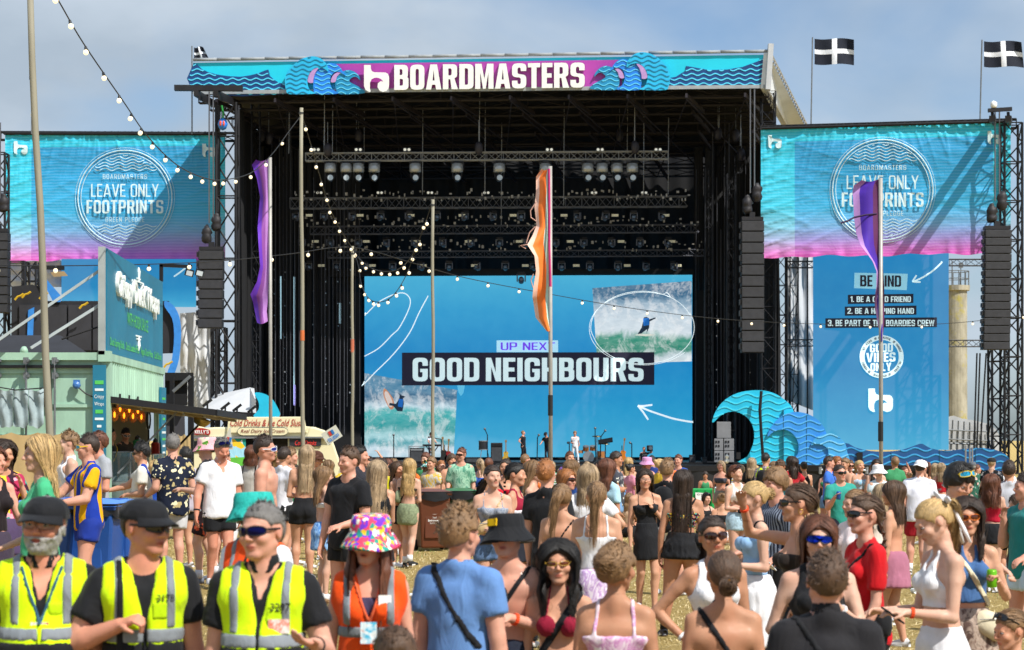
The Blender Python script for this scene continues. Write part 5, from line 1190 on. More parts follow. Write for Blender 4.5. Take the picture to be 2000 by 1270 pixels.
# ---- lighting trusses
def fixture(kind):
 if kind=='wash':
  r_=thing('stage_light','stage light','stage light');a=MB();a.lathe([(.30,0),(.31,-.42),(.27,-.46)],14);obj('rain_dome',a,mat('clear_dome','#a9adb0',.25,.35),r_,smooth=True)
  b=MB();b.box((0,0,.04),(.64,.5,.09));obj('base',b,M_BLK,r_,bevel=.02);c=MB();c.ball((0,0,-.72),(.2,.2,.24),10,7);obj('head',c,mat('lamp_head','#3a3b40',.3,.5),r_,smooth=True)
  e=MB();e.lathe([(.13,0),(.15,.05)],12,(.03,-.2,-.76),Matrix.Rotation(R(90),3,'X'));obj('lens',e,mat('lamp_lens','#b9c3c9',.1,.3),r_);y=MB();y.bar((-.24,0,-.42),(-.22,0,-.75),.06);y.bar((.24,0,-.42),(.22,0,-.75),.06);y.bar((-.24,0,-.44),(.24,0,-.44),.05);obj('yoke',y,M_BLK,r_)
 elif kind=='blinder':
  r_=thing('blinder_light','blinder light','stage light');a=MB();a.box((0,0,0),(.62,.3,.34));obj('housing',a,M_BLK,r_,bevel=.03)
  for s in (-1,1):e=MB();e.lathe([(.115,0),(.10,.04),(.001,.045)],12,(s*.155,-.15,0),Matrix.Rotation(R(90),3,'X'));obj('lamp',e,mat('blinder_lamp','#e6e6da',.15,emit=.35),r_)
 elif kind=='strobe':
  r_=thing('strobe_light','strobe light','stage light');a=MB();a.box((0,0,0),(.66,.22,.30));obj('housing',a,M_BLK,r_,bevel=.02)
  for q in range(2):e=MB();e.box((0,-.115,.055-q*.11),(.58,.02,.085));obj('lamp_bar',e,mat('strobe_glass','#d8d3b4',.3,emit=.12),r_)
 else :
  r_=thing('moving_head','moving head','stage light');b=MB();b.box((0,0,0),(.42,.36,.16));obj('base',b,M_BLK,r_,bevel=.02)
  y=MB();y.box((-.22,0,-.26),(.07,.16,.42));y.box((.22,0,-.26),(.07,.16,.42));y.box((0,0,-.09),(.44,.15,.05));obj('yoke',y,mat('yoke_grey','#5c606c',.45,.2),r_,bevel=.02)
  c=MB();Mx=Matrix.Rotation(R(70),3,'X');c.lathe([(.10,.22),(.155,.1),(.165,-.08),(.15,-.2),(.12,-.24)],12,(0,0,-.38),Mx);obj('head',c,mat('mover_head','#474a56',.4,.2),r_,smooth=True)
  e=MB();e.lathe([(.13,0),(.001,.05)],12,Vector((0,0,-.38))+Mx@Vector((0,0,.215)),Mx);obj('lens',e,mat('mover_lens','#5d6a78',.08,.4),r_)
 return r_
protos={}
def put_fix(kind,px,py,d,label,group,s=1,rz=0):
 if kind not in protos:protos[kind]=fixture(kind);o=protos[kind]
 else :o=copy_tree(protos[kind])
 o.location=at(px,py,d);o.scale=(s,s,s);o.rotation_euler=(0,0,rz);tag(o,label,None,group);return o
rows=[(597,1305,300,315,124,'front'),(567,1342,388,408,127.5,'second'),(606,1365,443,458,129.5,'third'),(640,1375,492,504,131,'rear')]
for x0,x1,y0,y1,d,nm_ in rows:
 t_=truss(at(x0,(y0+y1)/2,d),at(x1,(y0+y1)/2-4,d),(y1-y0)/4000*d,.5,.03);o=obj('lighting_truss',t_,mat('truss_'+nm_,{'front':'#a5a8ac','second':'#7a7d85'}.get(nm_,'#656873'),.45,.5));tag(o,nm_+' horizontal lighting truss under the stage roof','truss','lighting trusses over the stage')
for i,px in enumerate((645,676,700,731,811,893,975,1065,1148,1176,1205,1235)):put_fix('wash',px,320,124,'rain covered stage light, %s'%('in the left cluster under the front truss' if i<4 else 'in the right cluster under the front truss' if i>7 else 'one of four spaced along the front truss middle'),'rain covered lights on the front truss',1.15)
for px in (618,700,795,935,1073,1172,1285):put_fix('blinder',px,293,124,'twin lamp blinder standing on top of the front lighting truss','twin lamps on the front truss',.8)
for px in (624,742,840,950,1055,1160,1258):put_fix('blinder',px,377,127.5,'twin lamp blinder standing on top of the second truss','twin lamps on the second truss',.72)
for j,(d,y,xs,ys) in enumerate(((127.5,414,0,421),(129.5,466,12,472),(131,512,24,519))):
 for k in range(8):put_fix('strobe',604+xs+k*99.5,ys,d,'pale yellow strobe panel under the %s lighting truss'%('second','third','rear')[j],'strobe panels under the %s truss'%('second','third','rear')[j],.72)
 for k in range(14):put_fix('mover',578+xs+k*55,y,d,'black moving head lamp hanging from the %s lighting truss'%('second','third','rear')[j],'moving heads under the %s truss'%('second','third','rear')[j],.95,random.uniform(-.7,.7))
 mb=MB()
 for k in range(110):
  px=575+xs+k*7.1+random.uniform(-5,5);py=y-34+random.uniform(-9,12);mb.box(at(px,py,d-.3),(random.uniform(.05,.16),.15,random.uniform(.06,.2)))
 o=obj('clamp_gear',mb,mat('clamp_gear','#9a958c',.4,.5));tag(o,'clamps plugs and small hardware along the %s truss'%('second','third','rear')[j],'rigging hardware',kind='stuff')
o=put_fix('mover',1018,534,130,'lone moving head hanging over the top edge of the big screen',None,1.15)
if 'group' in o:del o['group']
# suspension wires and motors
for i,(px,y0,y1,d) in enumerate(((634,182,300,124),(650,205,300,126),(697,185,260,130),(712,190,300,131),(937,180,296,124),(948,200,380,127),(1102,200,400,127),(1226,200,300,130),(1240,172,296,124),(1258,176,380,127),(1306,230,380,127),(565,220,300,126),(980,240,440,129.5),(826,210,380,127.5),(1405,200,250,126),(1447,215,285,126))):
 mb=MB();mb.tube([at(px,y0,d),at(px-1,y1,d)],.022,5);o=obj('suspension_wire',mb,mat('wire_steel','#a8abb0',.4,.5));tag(o,'thin steel wire from the stage roof down to the lighting trusses','wire','suspension wires under the stage roof')
for i,(px,py,d) in enumerate(((640,290,123.6),(935,287,123.6),(1240,285,123.6),(525,268,128),(510,262,129),(700,262,129),(1210,262,129),(1402,258,127),(1437,262,127),(1448,300,127))):
 t_=thing('chain_hoist','dark covered chain hoist hanging under the stage roof','hoist',at(px,py,d),group='chain hoists under the roof')
 mb=MB();mb.lathe([(.05,-.5),(.2,-.4),(.26,-.1),(.24,.15),(.12,.28),(.02,.32)],10,(0,0,0),None,.8)
 mb.v=[(x+.03*math.sin(z*20+x*9),y,z) for x,y,z in mb.v];obj('cover',mb,mat('hoist_cover','#2c2a33',.6,0,.3,5,.4,12),t_,smooth=True);mb=MB();mb.tube([(0,0,.3),(0,0,1.6)],.02,5);obj('chain',mb,M_GAL,t_)
# ---- big screen
def SM(px,py,t=0):return at(px,py,132-t)
def screen_mat(name,stops,emit):
 emit=emit*.84;k=NT(name);c=k.n('ShaderNodeTexCoord');s=k.n('ShaderNodeSeparateXYZ');k.l(c.outputs['Generated'],s.inputs[0]);g_=k.ramp(s.outputs['Z'],stops)
 nn=k.noise(k.coord(),1.2,3);v=k.mix(.1,g_,k.ramp(nn,[(.3,'#0a86c6'),(.7,'#5cc0e6')]));k.b.inputs['Base Color'].default_value=(.02,.02,.025,1);k.b.inputs['Roughness'].default_value=.6
 k.l(v,k.b.inputs['Emission Color']);k.b.inputs['Emission Strength'].default_value=emit;return k.m
scr=thing('video_screen','huge video screen on the stage showing surfers and the next act','screen',SM(1032,893))
mb=MB();mb.prism([(712,540),(1352,537),(1352,893),(712,893)],SM,0,-.25);obj('display',mb,screen_mat('screen_blue',[(0,'#46b4dc'),(.25,'#1a9bd0'),(.55,'#0a86c8'),(.8,'#2b9fd4'),(1,'#48b6dd')],.88),scr,world=True)
def photo_mat(name,kind,emit=.8):
 k=NT(name);c=k.n('ShaderNodeTexCoord');m_=k.n('ShaderNodeMapping');k.l(c.outputs['Generated'],m_.inputs[0]);s=k.n('ShaderNodeSeparateXYZ');k.l(m_.outputs[0],s.inputs[0])
 mp_=k.n('ShaderNodeMapping');mp_.inputs['Scale'].default_value=(1.6,0,1.1);k.l(c.outputs['Generated'],mp_.inputs[0]);m2=k.n('ShaderNodeMapping');m2.inputs['Scale'].default_value=(2.2,0,6);k.l(c.outputs['Generated'],m2.inputs[0])
 n1=k.noise(mp_.outputs[0],3,7,.68,.6);n2=k.noise(m2.outputs[0],4,5,.65,.3);n3=k.noise(mp_.outputs[0],3.6,8,.78,.5)
 h=k.n('ShaderNodeMath');h.operation='MULTIPLY_ADD';h.inputs[1].default_value=.34;k.l(n1,h.inputs[0]);k.l(s.outputs['Z'],h.inputs[2])
 if kind=='left':a=k.ramp(h.outputs[0],[(.14,'#a9cfe0'),(.27,'#c7dce8'),(.34,'#2d9aa6'),(.42,'#a8d8de'),(.52,'#139a9c'),(.70,'#2fb0b0'),(.78,'#c4dce8'),(.88,'#2a6488'),(1.0,'#417fa2')])
 else :a=k.ramp(h.outputs[0],[(.14,'#e6ecf0'),(.26,'#c5d6dc'),(.32,'#17846a'),(.46,'#1d8f72'),(.56,'#d8e4ec'),(.78,'#c2d3e0'),(.92,'#7d9fb8'),(1.02,'#175e86')])
 f=k.ramp(n3,[(.50,(0,0,0)),(.58,(.8,.8,.8))]);b=k.mix(f,a,k.mix(.5,a,'#ffffff'));b=k.mix(.14,b,k.ramp(n2,[(.35,'#134a66'),(.65,'#dcecf2')]))
 k.b.inputs['Base Color'].default_value=(.02,.02,.02,1);k.l(b,k.b.inputs['Emission Color']);k.b.inputs['Emission Strength'].default_value=emit;return k.m
E_=lambda n,c,e=.85:mat('screen_'+n,c,.6,var=.03,emit=e*.66)
def flat(name,pts,m,t=.03,fm=SM,parent=None):
 mb=MB();mb.prism(pts,fm,t,t-.012);return obj(name,mb,m,parent or scr,world=True)
flat('surf_picture',[(712,729),(893,762),(886,893),(712,893)],photo_mat('surf_picture_left','left'),.02)
flat('surf_picture',[(1157,563),(1351,549),(1351,706),(1278,708),(1165,688)],photo_mat('surf_picture_right','right'),.02)
def scribble(pts,w=.05,fm=SM,parent=None,m=None,t=.05,name='drawn_line'):
 mb=MB();mb.tube([fm(x,y,t) for x,y in smooth_poly(pts,4)[:-7]] if len(pts)>3 else [fm(x,y,t) for x,y in pts],w,5);return obj(name,mb,m or E_('white','#e8f4f8',1.0),parent or scr,world=True)
scribble([(713,617),(716,613),(740,590),(770,575),(790,573),(801,585),(798,605),(780,640),(765,655),(740,680),(712,696),(705,700)],.03)
scribble([(712,745),(735,725),(770,690),(800,650),(818,612),(834,582),(836,578),(838,576)],.032)
el=arc(1254,640,100,71,20,395,34);scribble([(x+(2 if i>15 else 0),y) for i,(x,y) in enumerate(el)],.021);scribble([(x,y) for x,y in arc(1257,642,106,71,60,330,26)],.017)
scribble([(1352,823),(1320,819),(1290,810),(1262,800),(1246,792),(1246,792)],.06);scribble([(1274,791),(1258,793),(1246,793)],.06);scribble([(1266,820),(1256,805),(1246,793)],.06)
flat('name_band',[(785,689),(1278,688),(1278,752),(785,753)],E_('navy','#14142b',.8),.05);flat('next_band',[(970,665),(1090,665),(1090,688),(970,688)],E_('pale','#aadcf2',.85),.05)
flat('drip',[(893,753),(908,753),(905,768),(900,774),(895,766)],E_('drip','#5fb9dd',.85),.05)
cx_=[0]
def stext(s_,x0,x1,y0,y1,m,t=.075,bold=.05,parent=None,fm=SM,dy=0,nm='lettering',skew=0):
 return block_text(nm,s_,m,lambda a,b,z:fm((x0+x1)/2+a,(y0+y1)/2-b+dy*a,t),parent or scr,(x1-x0,y1-y0),s=.11+bold*1.3,t=.11+bold)
stext('GOOD',806,936,699,745,E_('letters','#c6dde2',.95),bold=.055);stext('NEIGHBOURS',949,1257,699,745,E_('letters','#c6dde2',.95),bold=.055)
stext('UP NEXT',978,1084,669,684,E_('violet','#6a3fd8',.95),bold=.02)
# the two printed surfers (flat pictures on the screen)
flat('surfer',[(1253,640),(1258,620),(1264,619),(1268,624),(1280,620),(1281,622),(1269,628),(1268,640),(1262,653),(1264,643),(1252,652),(1245,653),(1247,650)],E_('surfer_dark','#14283c',.8),.05);flat('surfer',[(1256,622),(1268,621),(1268,635),(1257,637)],E_('surfer_blue','#1463b4',.8),.06);flat('surfboard',[(1238,655),(1250,652),(1275,653),(1280,655),(1262,657)],E_('board','#dfe3d8',.8),.06)
flat('surfboard',smooth_poly([(750,759),(758,765),(768,780),(770,795),(763,800),(755,788),(749,772)],3),E_('board2','#c98a68',.8),.05);flat('surfboard',smooth_poly([(753,764),(759,769),(766,783),(766,794),(760,794),(755,783),(751,771)],3),E_('board3','#d8c8c0',.85),.06)
flat('surfer',[(761,787),(773,789),(779,780),(781,772),(775,766),(784,772),(792,775),(787,778),(789,788),(786,804),(776,803),(768,793),(760,792)],E_('surfer_dark','#14283c',.8),.065);flat('surfer',[(779,779),(788,780),(786,796),(777,794)],E_('surfer_blue','#1463b4',.8),.07)
# ---- wing banners
def banner_disp(px,py,x0,x1,y0,y1,side):
 u_=(px-x0)/(x1-x0);v_=(py-y0)/(y1-y0);n=MN.noise
 def crease(a,b,f,s_):q=n(Vector((a*f,b*s_,3.1+side*7)));return (1-min(1,abs(q)*5))**2
 fan=crease(u_*2+.35*v_*math.sin(u_*7),v_,13,.8)*math.exp(-v_*4.5)*.16
 el=min(u_,1-u_);edge=(crease(v_+.55*(u_ if u_<.5 else 1-u_),u_,12,1.5))*math.exp(-el*6)*.15
 diag=crease(u_*.8+v_*1.1,u_-v_,5,1.2)*.10+crease(u_*.7-v_*1.2,u_+v_,5,1.0)*.08
 hem=(.5+.5*math.sin(u_*70+5*n(Vector((u_*9,0,side)))))*max(0,v_-.86)*.9
 return fan*.7+edge*.55+diag*.4+hem*.7+.16*n(Vector((u_*3.2,v_*2.6,1+side)))+.012*n(Vector((u_*9,v_*22,5+side)))
def banner(name,label,TL,TR,BR,BL,d0,d1,ecx,ecy,er,side,sh):
 def bm(px,py,t=0):
  f=(px-TL[0])/(TR[0]-TL[0]);yt=TL[1]+(TR[1]-TL[1])*f;yb=BL[1]+(BR[1]-BL[1])*f;d=d0+(d1-d0)*f
  return at(px,py,d-banner_disp(px,py,TL[0],TR[0],yt,yb,side)-t)
 B=thing('wing_banner',label,'banner',bm(TL[0],BL[1]),group=None);mb=MB()
 def P(u_,v_):x=TL[0]+(TR[0]-TL[0])*u_;a=TL[1]+(TR[1]-TL[1])*u_;b=BL[1]+(BR[1]-BL[1])*u_;b+=1.6*math.sin(u_*40)+1.2*math.sin(u_*17);return bm(x,b+(a-b)*v_)
 mb.grid(180,84,P)
 k=NT('banner_print');c=k.n('ShaderNodeTexCoord');s=k.n('ShaderNodeSeparateXYZ');k.l(c.outputs['Generated'],s.inputs[0])
 wv=k.n('ShaderNodeTexWave');wv.wave_type='BANDS';wv.bands_direction='Z';wv.inputs['Scale'].default_value=14;wv.inputs['Distortion'].default_value=1.5;wv.inputs['Detail'].default_value=0;k.l(c.outputs['Generated'],wv.inputs[0])
 g_=k.ramp(s.outputs['Z'],[(0,'#e04ab8'),(.06,'#c566c0'),(.14,'#9a8ad0'),(.24,'#70aadc'),(.38,'#2eaee0'),(.7,'#0f98cf'),(1,'#0f92c8')])
 ge=k.ramp(s.outputs['Z'],[(0,'#ee62c6'),(.06,'#d888d0'),(.14,'#aab4e0'),(.24,'#80cce8'),(.4,'#34c8e6'),(1,'#1cc4e4')])
 eu,ev=(.045,.895)
 def step(inp,thr,inv=False):x=k.n('ShaderNodeMath');x.operation='GREATER_THAN' if not inv else 'LESS_THAN';x.inputs[1].default_value=thr;k.l(inp,x.inputs[0]);return x.outputs[0]
 m=None
 for e in (step(s.outputs['Z'],ev),step(s.outputs['X'],.14 if side else .12,True),step(s.outputs['X'],.93)):
  if m is None:m=e
  else :x=k.n('ShaderNodeMath');x.operation='MAXIMUM';k.l(m,x.inputs[0]);k.l(e,x.inputs[1]);m=x.outputs[0]
 col=k.mix(m,g_,ge);k.base(k.mix(.07,col,k.ramp(wv.outputs[0],[(.4,'#0a5f86'),(.6,'#e8f6fa')])));k.b.inputs['Roughness'].default_value=.55;k.bump(k.noise(k.coord(),3,4,.6,1.2),.25,.1)
 obj('cloth',mb,k.m,B,world=True,smooth=True)
 wm=mat('banner_ink','#cfeaf0',.6);T_=.07
 for r_,w in ((er,.036),(er-6,.022),(er+5,.012)):
  mb=MB();n=72
  for i in range(n):mb.tube([bm(ecx+r_*math.cos(2*math.pi*(i+e)/n),ecy+r_*math.sin(2*math.pi*(i+e)/n),T_) for e in (0,1)],w,4,cap=False)
  obj('ring',mb,wm,B,world=True)
 mb=MB();circ=arc(ecx,ecy,er-8,er-8,0,360,40)
 for i in range(6):
  for sg in (-1,1):wavy(mb,bm,circ,ecy+sg*(er*.60+i*er*.062),2.2,27,1.3,T_,dx=2,depth=.02,ph=1)
 obj('wave_line',mb,wm,B,world=True)
 q=er/92
 for s_,hw_,yc,hh,bo in (('BOARDMASTERS',43,-41,9,.01),('LEAVE ONLY',66,-14,25,.012),('FOOTPRINTS',75,18,26,.045),('GREEN PLEDGE',38,43,9,.01)):
  block_text('lettering',s_,wm,lambda a,b,z:bm(ecx+a,ecy+yc*q-b,T_+.08),B,(2*hw_*q,hh*q),s=.09+bo*1.7,t=.085+bo,gap=.10 if hh>12 else .22)
 for lx,ly in ((TL[0]+(17 if not side else 14),TL[1]+(14 if not side else 12)),(TR[0]-45,TR[1]+18)):logo('corner_logo',bm,lx,ly,27,26,.05,wm,B,depth=.02,flip=False)
 mb=MB();mb.tube([bm(TL[0]-2,TL[1]-1),bm(TR[0]+2,TR[1]-1)],.10,6)
 for i in range(0,34):f=i/33;x=TL[0]+(TR[0]-TL[0])*f;mb.box(bm(x,TL[1]+(TR[1]-TL[1])*f-2),(.1,.1,.25))
 obj('top_rail',mb,M_BLK,B,world=True)
banner('wing_banner','crumpled turquoise to pink banner left of the stage in half shade',(10,262),(440,263),(440,508),(14,510),130.5,129.5,244,386,92,0,0)
banner('wing_banner','crumpled turquoise to pink banner right of the stage in full sun',(1486,252),(1974,238),(1974,494),(1491,503),120,117,1724,371,98,1,0)
mb=MB();tr_=truss(at(0,266,131.4),at(460,268,130.6),.5,1.2,.05);tag(obj('banner_truss',tr_,M_BLK),'black truss carrying the left wing banner','truss')
tag(obj('banner_truss',truss(at(1488,256,120.9),at(1985,242,117.9),.5,1.2,.05),M_BLK),'black truss carrying the right wing banner','truss')
# ---- side screens
def side_screen(x0,x1,y0,y1,d,label):
 fm=lambda px,py,t=0:at(px,py,d-t);S=thing('side_screen',label,'screen',fm((x0+x1)/2,y1));mb=MB();mb.prism([(x0,y0),(x1,y0),(x1,y1),(x0,y1)],fm,0,-.3)
 obj('display',mb,screen_mat('side_screen_blue',[(0,'#52bce6'),(.15,'#34a8dc'),(.4,'#108ecb'),(.8,'#0c86c4'),(1,'#128aca')],.8),S,world=True);return S,fm
S,fm=side_screen(1588,1853,490,879,121,'tall blue side screen listing kindness rules beside the stage')
EW=E_('side_ink','#cdeaf2',.7);EN=E_('side_navy','#16182c',.35)
flat('text_band',[(1669,533),(1773,535),(1771,567),(1668,563)],E_('side_pale','#8fd0ea',.6),.05,fm,S);stext('BE KIND',1680,1760,538,560,EN,.08,.05,S,fm,.01)
for s_,x0,x1,y0,y1 in (('1. BE A GOOD FRIEND',1656,1784,575,593),('2. BE A HELPING HAND',1650,1790,598,616),('3. BE PART OF THE BOARDIES CREW',1612,1830,621,640)):
 flat('text_band',[(x0,y0+1),(x1,y0-1),(x1,y1-1),(x0,y1+1)],EN,.05,fm,S);stext(s_,x0+5,x1-5,y0+4,y1-3,EW,.08,.04,S,fm)
mb=MB()
o_=arc(1722,697,43,42,0,360,48);i_=arc(1722,697,33.5,33,0,360,48)
mb.add([fm(x,y,.05) for x,y in o_]+[fm(x,y,.05) for x,y in i_],[(k,k+1,49+k+1,49+k) for k in range(48)]);obj('badge_ring',mb,EW,S,world=True)
for s_,x0,x1,y0,y1 in (('GOOD',1699,1744,671,688),('VIBES',1692,1749,689,707),('ONLY',1700,1741,709,725)):stext(s_,x0,x1,y0,y1,EW,.06,.06,S,fm,-.03)
for txt,a0,a1 in (('BE KIND',160,120),('BE RESPECTFUL',112,62),('BE YOURSELF',54,14),('BE KIND',-14,-50),('BE RESPECTFUL',-62,-116),('BE YOURSELF',-126,-166)):
 for i,ch in enumerate(txt):
  if ch==' ':continue
  a=R(a0+(a1-a0)*(i+.5)/len(txt));cx0,cy0=1722+38.3*math.cos(a),697-37.5*math.sin(a);rr=a-math.pi/2
  block_text('lettering',ch,EN,lambda p,q,z:fm(cx0+p*math.cos(rr)-q*math.sin(rr),cy0-(p*math.sin(rr)+q*math.cos(rr)),.09),S,(1.0 if ch=='I' else 2.4,4.4),s=.16,t=.15)
logo('logo',fm,1696,759,48,46,.05,EW,S,depth=.03)
scribble([(1838,512),(1828,524),(1812,536),(1798,544),(1784,550),(1784,550)],.05,fm,S,EW);scribble([(1798,551),(1790,551),(1782,550)],.05,fm,S,EW);scribble([(1790,538),(1786,544),(1782,550)],.05,fm,S,EW)
S2,fm2=side_screen(120,383,506,600,129,'blue side screen mostly hidden behind the food stall sign');scribble([(340,540),(352,532),(362,524),(372,516)],.05,fm2,S2,EW)
flat('picture_edge',[(200,540),(214,540),(214,574),(200,574)],E_('side_pale','#8fd0ea',.6),.05,fm2,S2)
# ---- wave set at the right foot of the stage
def WM(px,py,t=0):return at(px,py,112.5-t)
WV=thing('wave_cutout','giant curling blue wave cut-out standing at the right foot of the stage','stage decoration',WM(1600,905))
c1=smooth_poly([(1392,826),(1394,812),(1403,795),(1419,779),(1440,768),(1465,763),(1492,763),(1516,770),(1536,784),(1548,798),(1556,830),(1560,870),(1562,905),(1446,905),(1459,892),(1470,870),(1473,846),(1466,824),(1450,809),(1430,804),(1410,810)],3)
c2=smooth_poly([(1499,853),(1505,836),(1520,818),(1540,807),(1562,805),(1585,812),(1602,825),(1613,843),(1617,870),(1618,905),(1548,905),(1558,887),(1559,866),(1549,848),(1532,839),(1512,843)],3)
c3=smooth_poly([(1584,870),(1591,857),(1606,849),(1624,848),(1640,855),(1651,867),(1655,884),(1657,905),(1605,905),(1616,892),(1617,878),(1606,869),(1594,867)],3)
c4=smooth_poly([(1648,865),(1670,874),(1700,881),(1735,882),(1765,878),(1790,869),(1802,867),(1818,876),(1850,881),(1880,877),(1915,875),(1945,879),(1966,889),(1974,904),(1973,920),(1900,917),(1840,908),(1648,906)],2)
for P,c,t,lc in ((c4,'#0b4a82',0,'#3a9bd6'),(c1,'#14b3da',.15,'#3fcbe6'),(c2,'#2a86d6',.35,'#4fa6e4'),(c3,'#3d9bd8',.5,'#74c2ee')):
 mb=MB();mb.prism(P,WM,t,t-.18);obj('wave',mb,mat('wave_'+c,c,.5,0,.16,.5),WV,world=True)
 for i in range(12):wline(WM,P,772+i*13.2,3.3,42,2.5,t,mat('wl'+lc,lc,.5),WV,ph=i*.15,dx=2.5,depth=.03);wline(WM,P,773.9+i*13.2,3.3,42,.7,t,mat('wave_line_shadow','#1a86b8',.5),WV,ph=i*.15,dx=2.5,depth=.02)  # second, darker line paints a thin shadow under each light line
for x_,y0,y1 in ((1487,764,905),(1530,800,905),(1575,806,905),(1740,884,905),(1835,880,908),(1905,876,917)):
 mb=MB();mb.prism([(x_,y0),(x_+.9,y0),(x_+.9,y1),(x_,y1)],WM,.04,.01) if x_>1700 else mb.prism([(x_,y0),(x_+.9,y0),(x_+.9,y1),(x_,y1)],WM,.17 if x_<1500 else .37,.14);obj('panel_joint',mb,mat('joint_dark','#0b4a66',.7),WV,world=True)
mb=MB();mb.prism([(1673,884),(1685,884),(1685,905),(1673,905)],WM,.12,.02);obj('speaker_box',mb,mat('flat_black','#0f1014',.9),WV,world=True)
mb=MB();mb.tube([WM(1487,764,.7),WM(1484,800,.8),WM(1487,850,.8),WM(1491,904,.8)],.09,6);tag(obj('hanging_cable',mb,M_BLK),'thick black cable hanging down in front of the giant wave','cable')
cl_=thing('wave_cutout','turquoise curled wave edge behind the ice cream van','stage decoration',at(520,812,117));mb=MB();fq=lambda x,y,t:at(x,y,117-t)
mb.prism(smooth_poly([(497,768),(512,768),(528,776),(540,792),(545,815),(496,815),(505,800),(505,785)],3),fq,.15,0);obj('wave',mb,mat('wave_#14b3da','#14b3da',.5),cl_,world=True)
# ---- speaker columns
def pa(label,x0,x1,y0,y1,n,d,tilt=0,face=0,chain_top=None,curve=0,slab=True):
 c=at((x0+x1)/2,y1,d);w=(x1-x0)/4000*d;hgt=(y1-y0)/4000*d;T_=thing('speaker_column',label,'speaker column',(c.x,c.y,c.z+hgt/2));bh=hgt/n
 mB=mat('speaker_black','#222327',.6,0,.2,2,.3,50);mG=mat('speaker_grille','#2c2d32',.7,0,.25,3,.6,90)
 for i in range(n):
  z=-hgt/2+bh*(i+.5);a=curve*(n-1-i)/n;b=MB();off=curve*((n-1-i)/n)**2*.8
  b.box((off*.6,0,z),(w,.75,bh*.93));o=obj('speaker_cabinet',b,mB,T_,bevel=.02);g2=MB();g2.box((off*.6,-.385,z),(w*.94,.03,bh*.80));gg=obj('grille',g2,mG,T_);gg.parent=o
  s_=MB();s_.box((off*.6-w/2-.05,-.1,z+bh*.1),(.12,.4,bh*.5));so_=obj('side_horn',s_,mB,T_);so_.parent=o
 b=MB();b.box((0,0,hgt/2+.12),(w*.95,.6,.2));b.box((0,0,hgt/2+.35),(.3,.3,.3));obj('flying_frame',b,M_DKST,T_)
 b=MB()
 for s in (-.35,.35):b.lathe([(.05,-.55),(.2,-.5),(.27,-.38),(.3,-.2),(.26,-.05),(.31,.1),(.26,.28),(.16,.4),(.12,.5),(.02,.55)],14,(s*.8,0,hgt/2+1.3+s),None,.8)
 b.v=[(x+.09*MN.noise(Vector((x*5,y*5,z*4+x0))),y+.05*math.sin(z*14),z+.10*MN.noise(Vector((z*4,x*6,3)))) for x,y,z in b.v];obj('motor_cover',b,mat('motor_cover','#1f1d22',.6,0,.3,4,.5,8),T_,smooth=True)
 if chain_top:
  z1=at(0,chain_top,d).z-T_.location.z
  for s in (-.12,.12):b=MB();b.tube([(s,-.1,hgt/2+1.6),(s,-.1,z1)],.045,5);obj('chain',b,mat('chain_steel','#6f6f73',.4,.6),T_)
 return T_
pa('black speaker column hanging beside the left stage tower',389,437,490,642,8,118.5,chain_top=180,curve=-.12)
pa('black speaker column hanging between the stage and the right banner',1447,1491,432,690,12,117.5,chain_top=175)
pa('outer right speaker column hanging before the right lattice tower',1921,1973,450,684,15,113,chain_top=215,curve=-.25)
pa('black speaker column cut off by the left picture edge',-24,18,455,612,9,114,chain_top=240)
# rigging beams and towers
HB=thing('hoist_beam','dark steel beams poking out from the left roof corner above the speaker chains','steel beam',at(420,172,120));mb=MB();mb.bar(at(341,172,118.5),at(474,173,118.5),.35,.32);obj('cross_beam',mb,M_DKST,HB,world=True)
for x0,x1 in ((377,420),(415,468)):mb=MB();mb.bar(at(x0+6,182,118.3),at(x1,205,124),.28,.34);mb.bar(at(x0+12,190,118.3),at(x1+2,206,124),.1,.3);obj('cantilever',mb,M_DKST,HB,world=True)
TW=lambda px,y0,y1,d,w,lab,bay=1.5,r=.075:tag(obj('lattice_tower',truss(at(px,y1,d),at(px,y0,d),w,bay,r,n=6),mat('tower_black','#222226',.5,.4,.25,1)),lab,'tower','black lattice towers')
TW(444,203,870,120.5,1.15,'black lattice tower under the left roof corner',1.9,.09);TW(428,640,870,121.5,.8,'short black lattice tower beside the taller left corner tower',1.5)
TW(1975,242,925,116.5,1.0,'outer black lattice tower at the right end',1.1);TW(1950,560,925,117.5,.95,'inner black lattice tower at the right end',1.1);TW(33,512,760,122,1.2,'black lattice tower below the left banner',1.3);TW(60,512,700,124,.8,'slim lattice post beside the tower below the left banner',1.1);TW(-2,300,760,118,.9,'lattice tower at the left picture edge',1.1)
for px,lb in ((1938,'left'),(1969,'right')):
 mb=MB();mb.bar(at(px,232,112.2),at(px+2,236,117.3),.34,.34);mb.bar(at(px,222,112.4),at(px+3,242,115.5),.16,.2);tag(obj('hoist_beam',mb,M_DKST),lb+' cantilever beam above the outer right speaker column','steel beam','cantilever beams over the right banner')
mb=MB();mb.bar(at(1930,216,112.3),at(1976,213,112.3),.22,.2);tag(obj('cross_beam',mb,M_DKST),'short cross beam resting on the right cantilever beams','steel beam')
mb=MB();mb.lathe([(.12,0),(.18,.05),(.18,.3),(.08,.36),(.02,.4)],10,at(1941,211,112.3));tag(obj('security_camera',mb,M_WHT,smooth=True),'small white camera dome on top of the right cross beam','camera')
buoy=thing('buoy','blue and orange float hanging in the left stage tower','buoy',at(435,243,119.5));mb=MB();mb.lathe([(.02,-.36),(.2,-.26),(.3,0),(.22,.24),(.04,.36)],14);obj('shell',mb,mat('buoy_blue','#2f7fd8',.4),buoy,smooth=True);mb=MB()
for s in (-1,1):mb.ball((s*.09,-.26,.02),(.07,.04,.16),8,5)
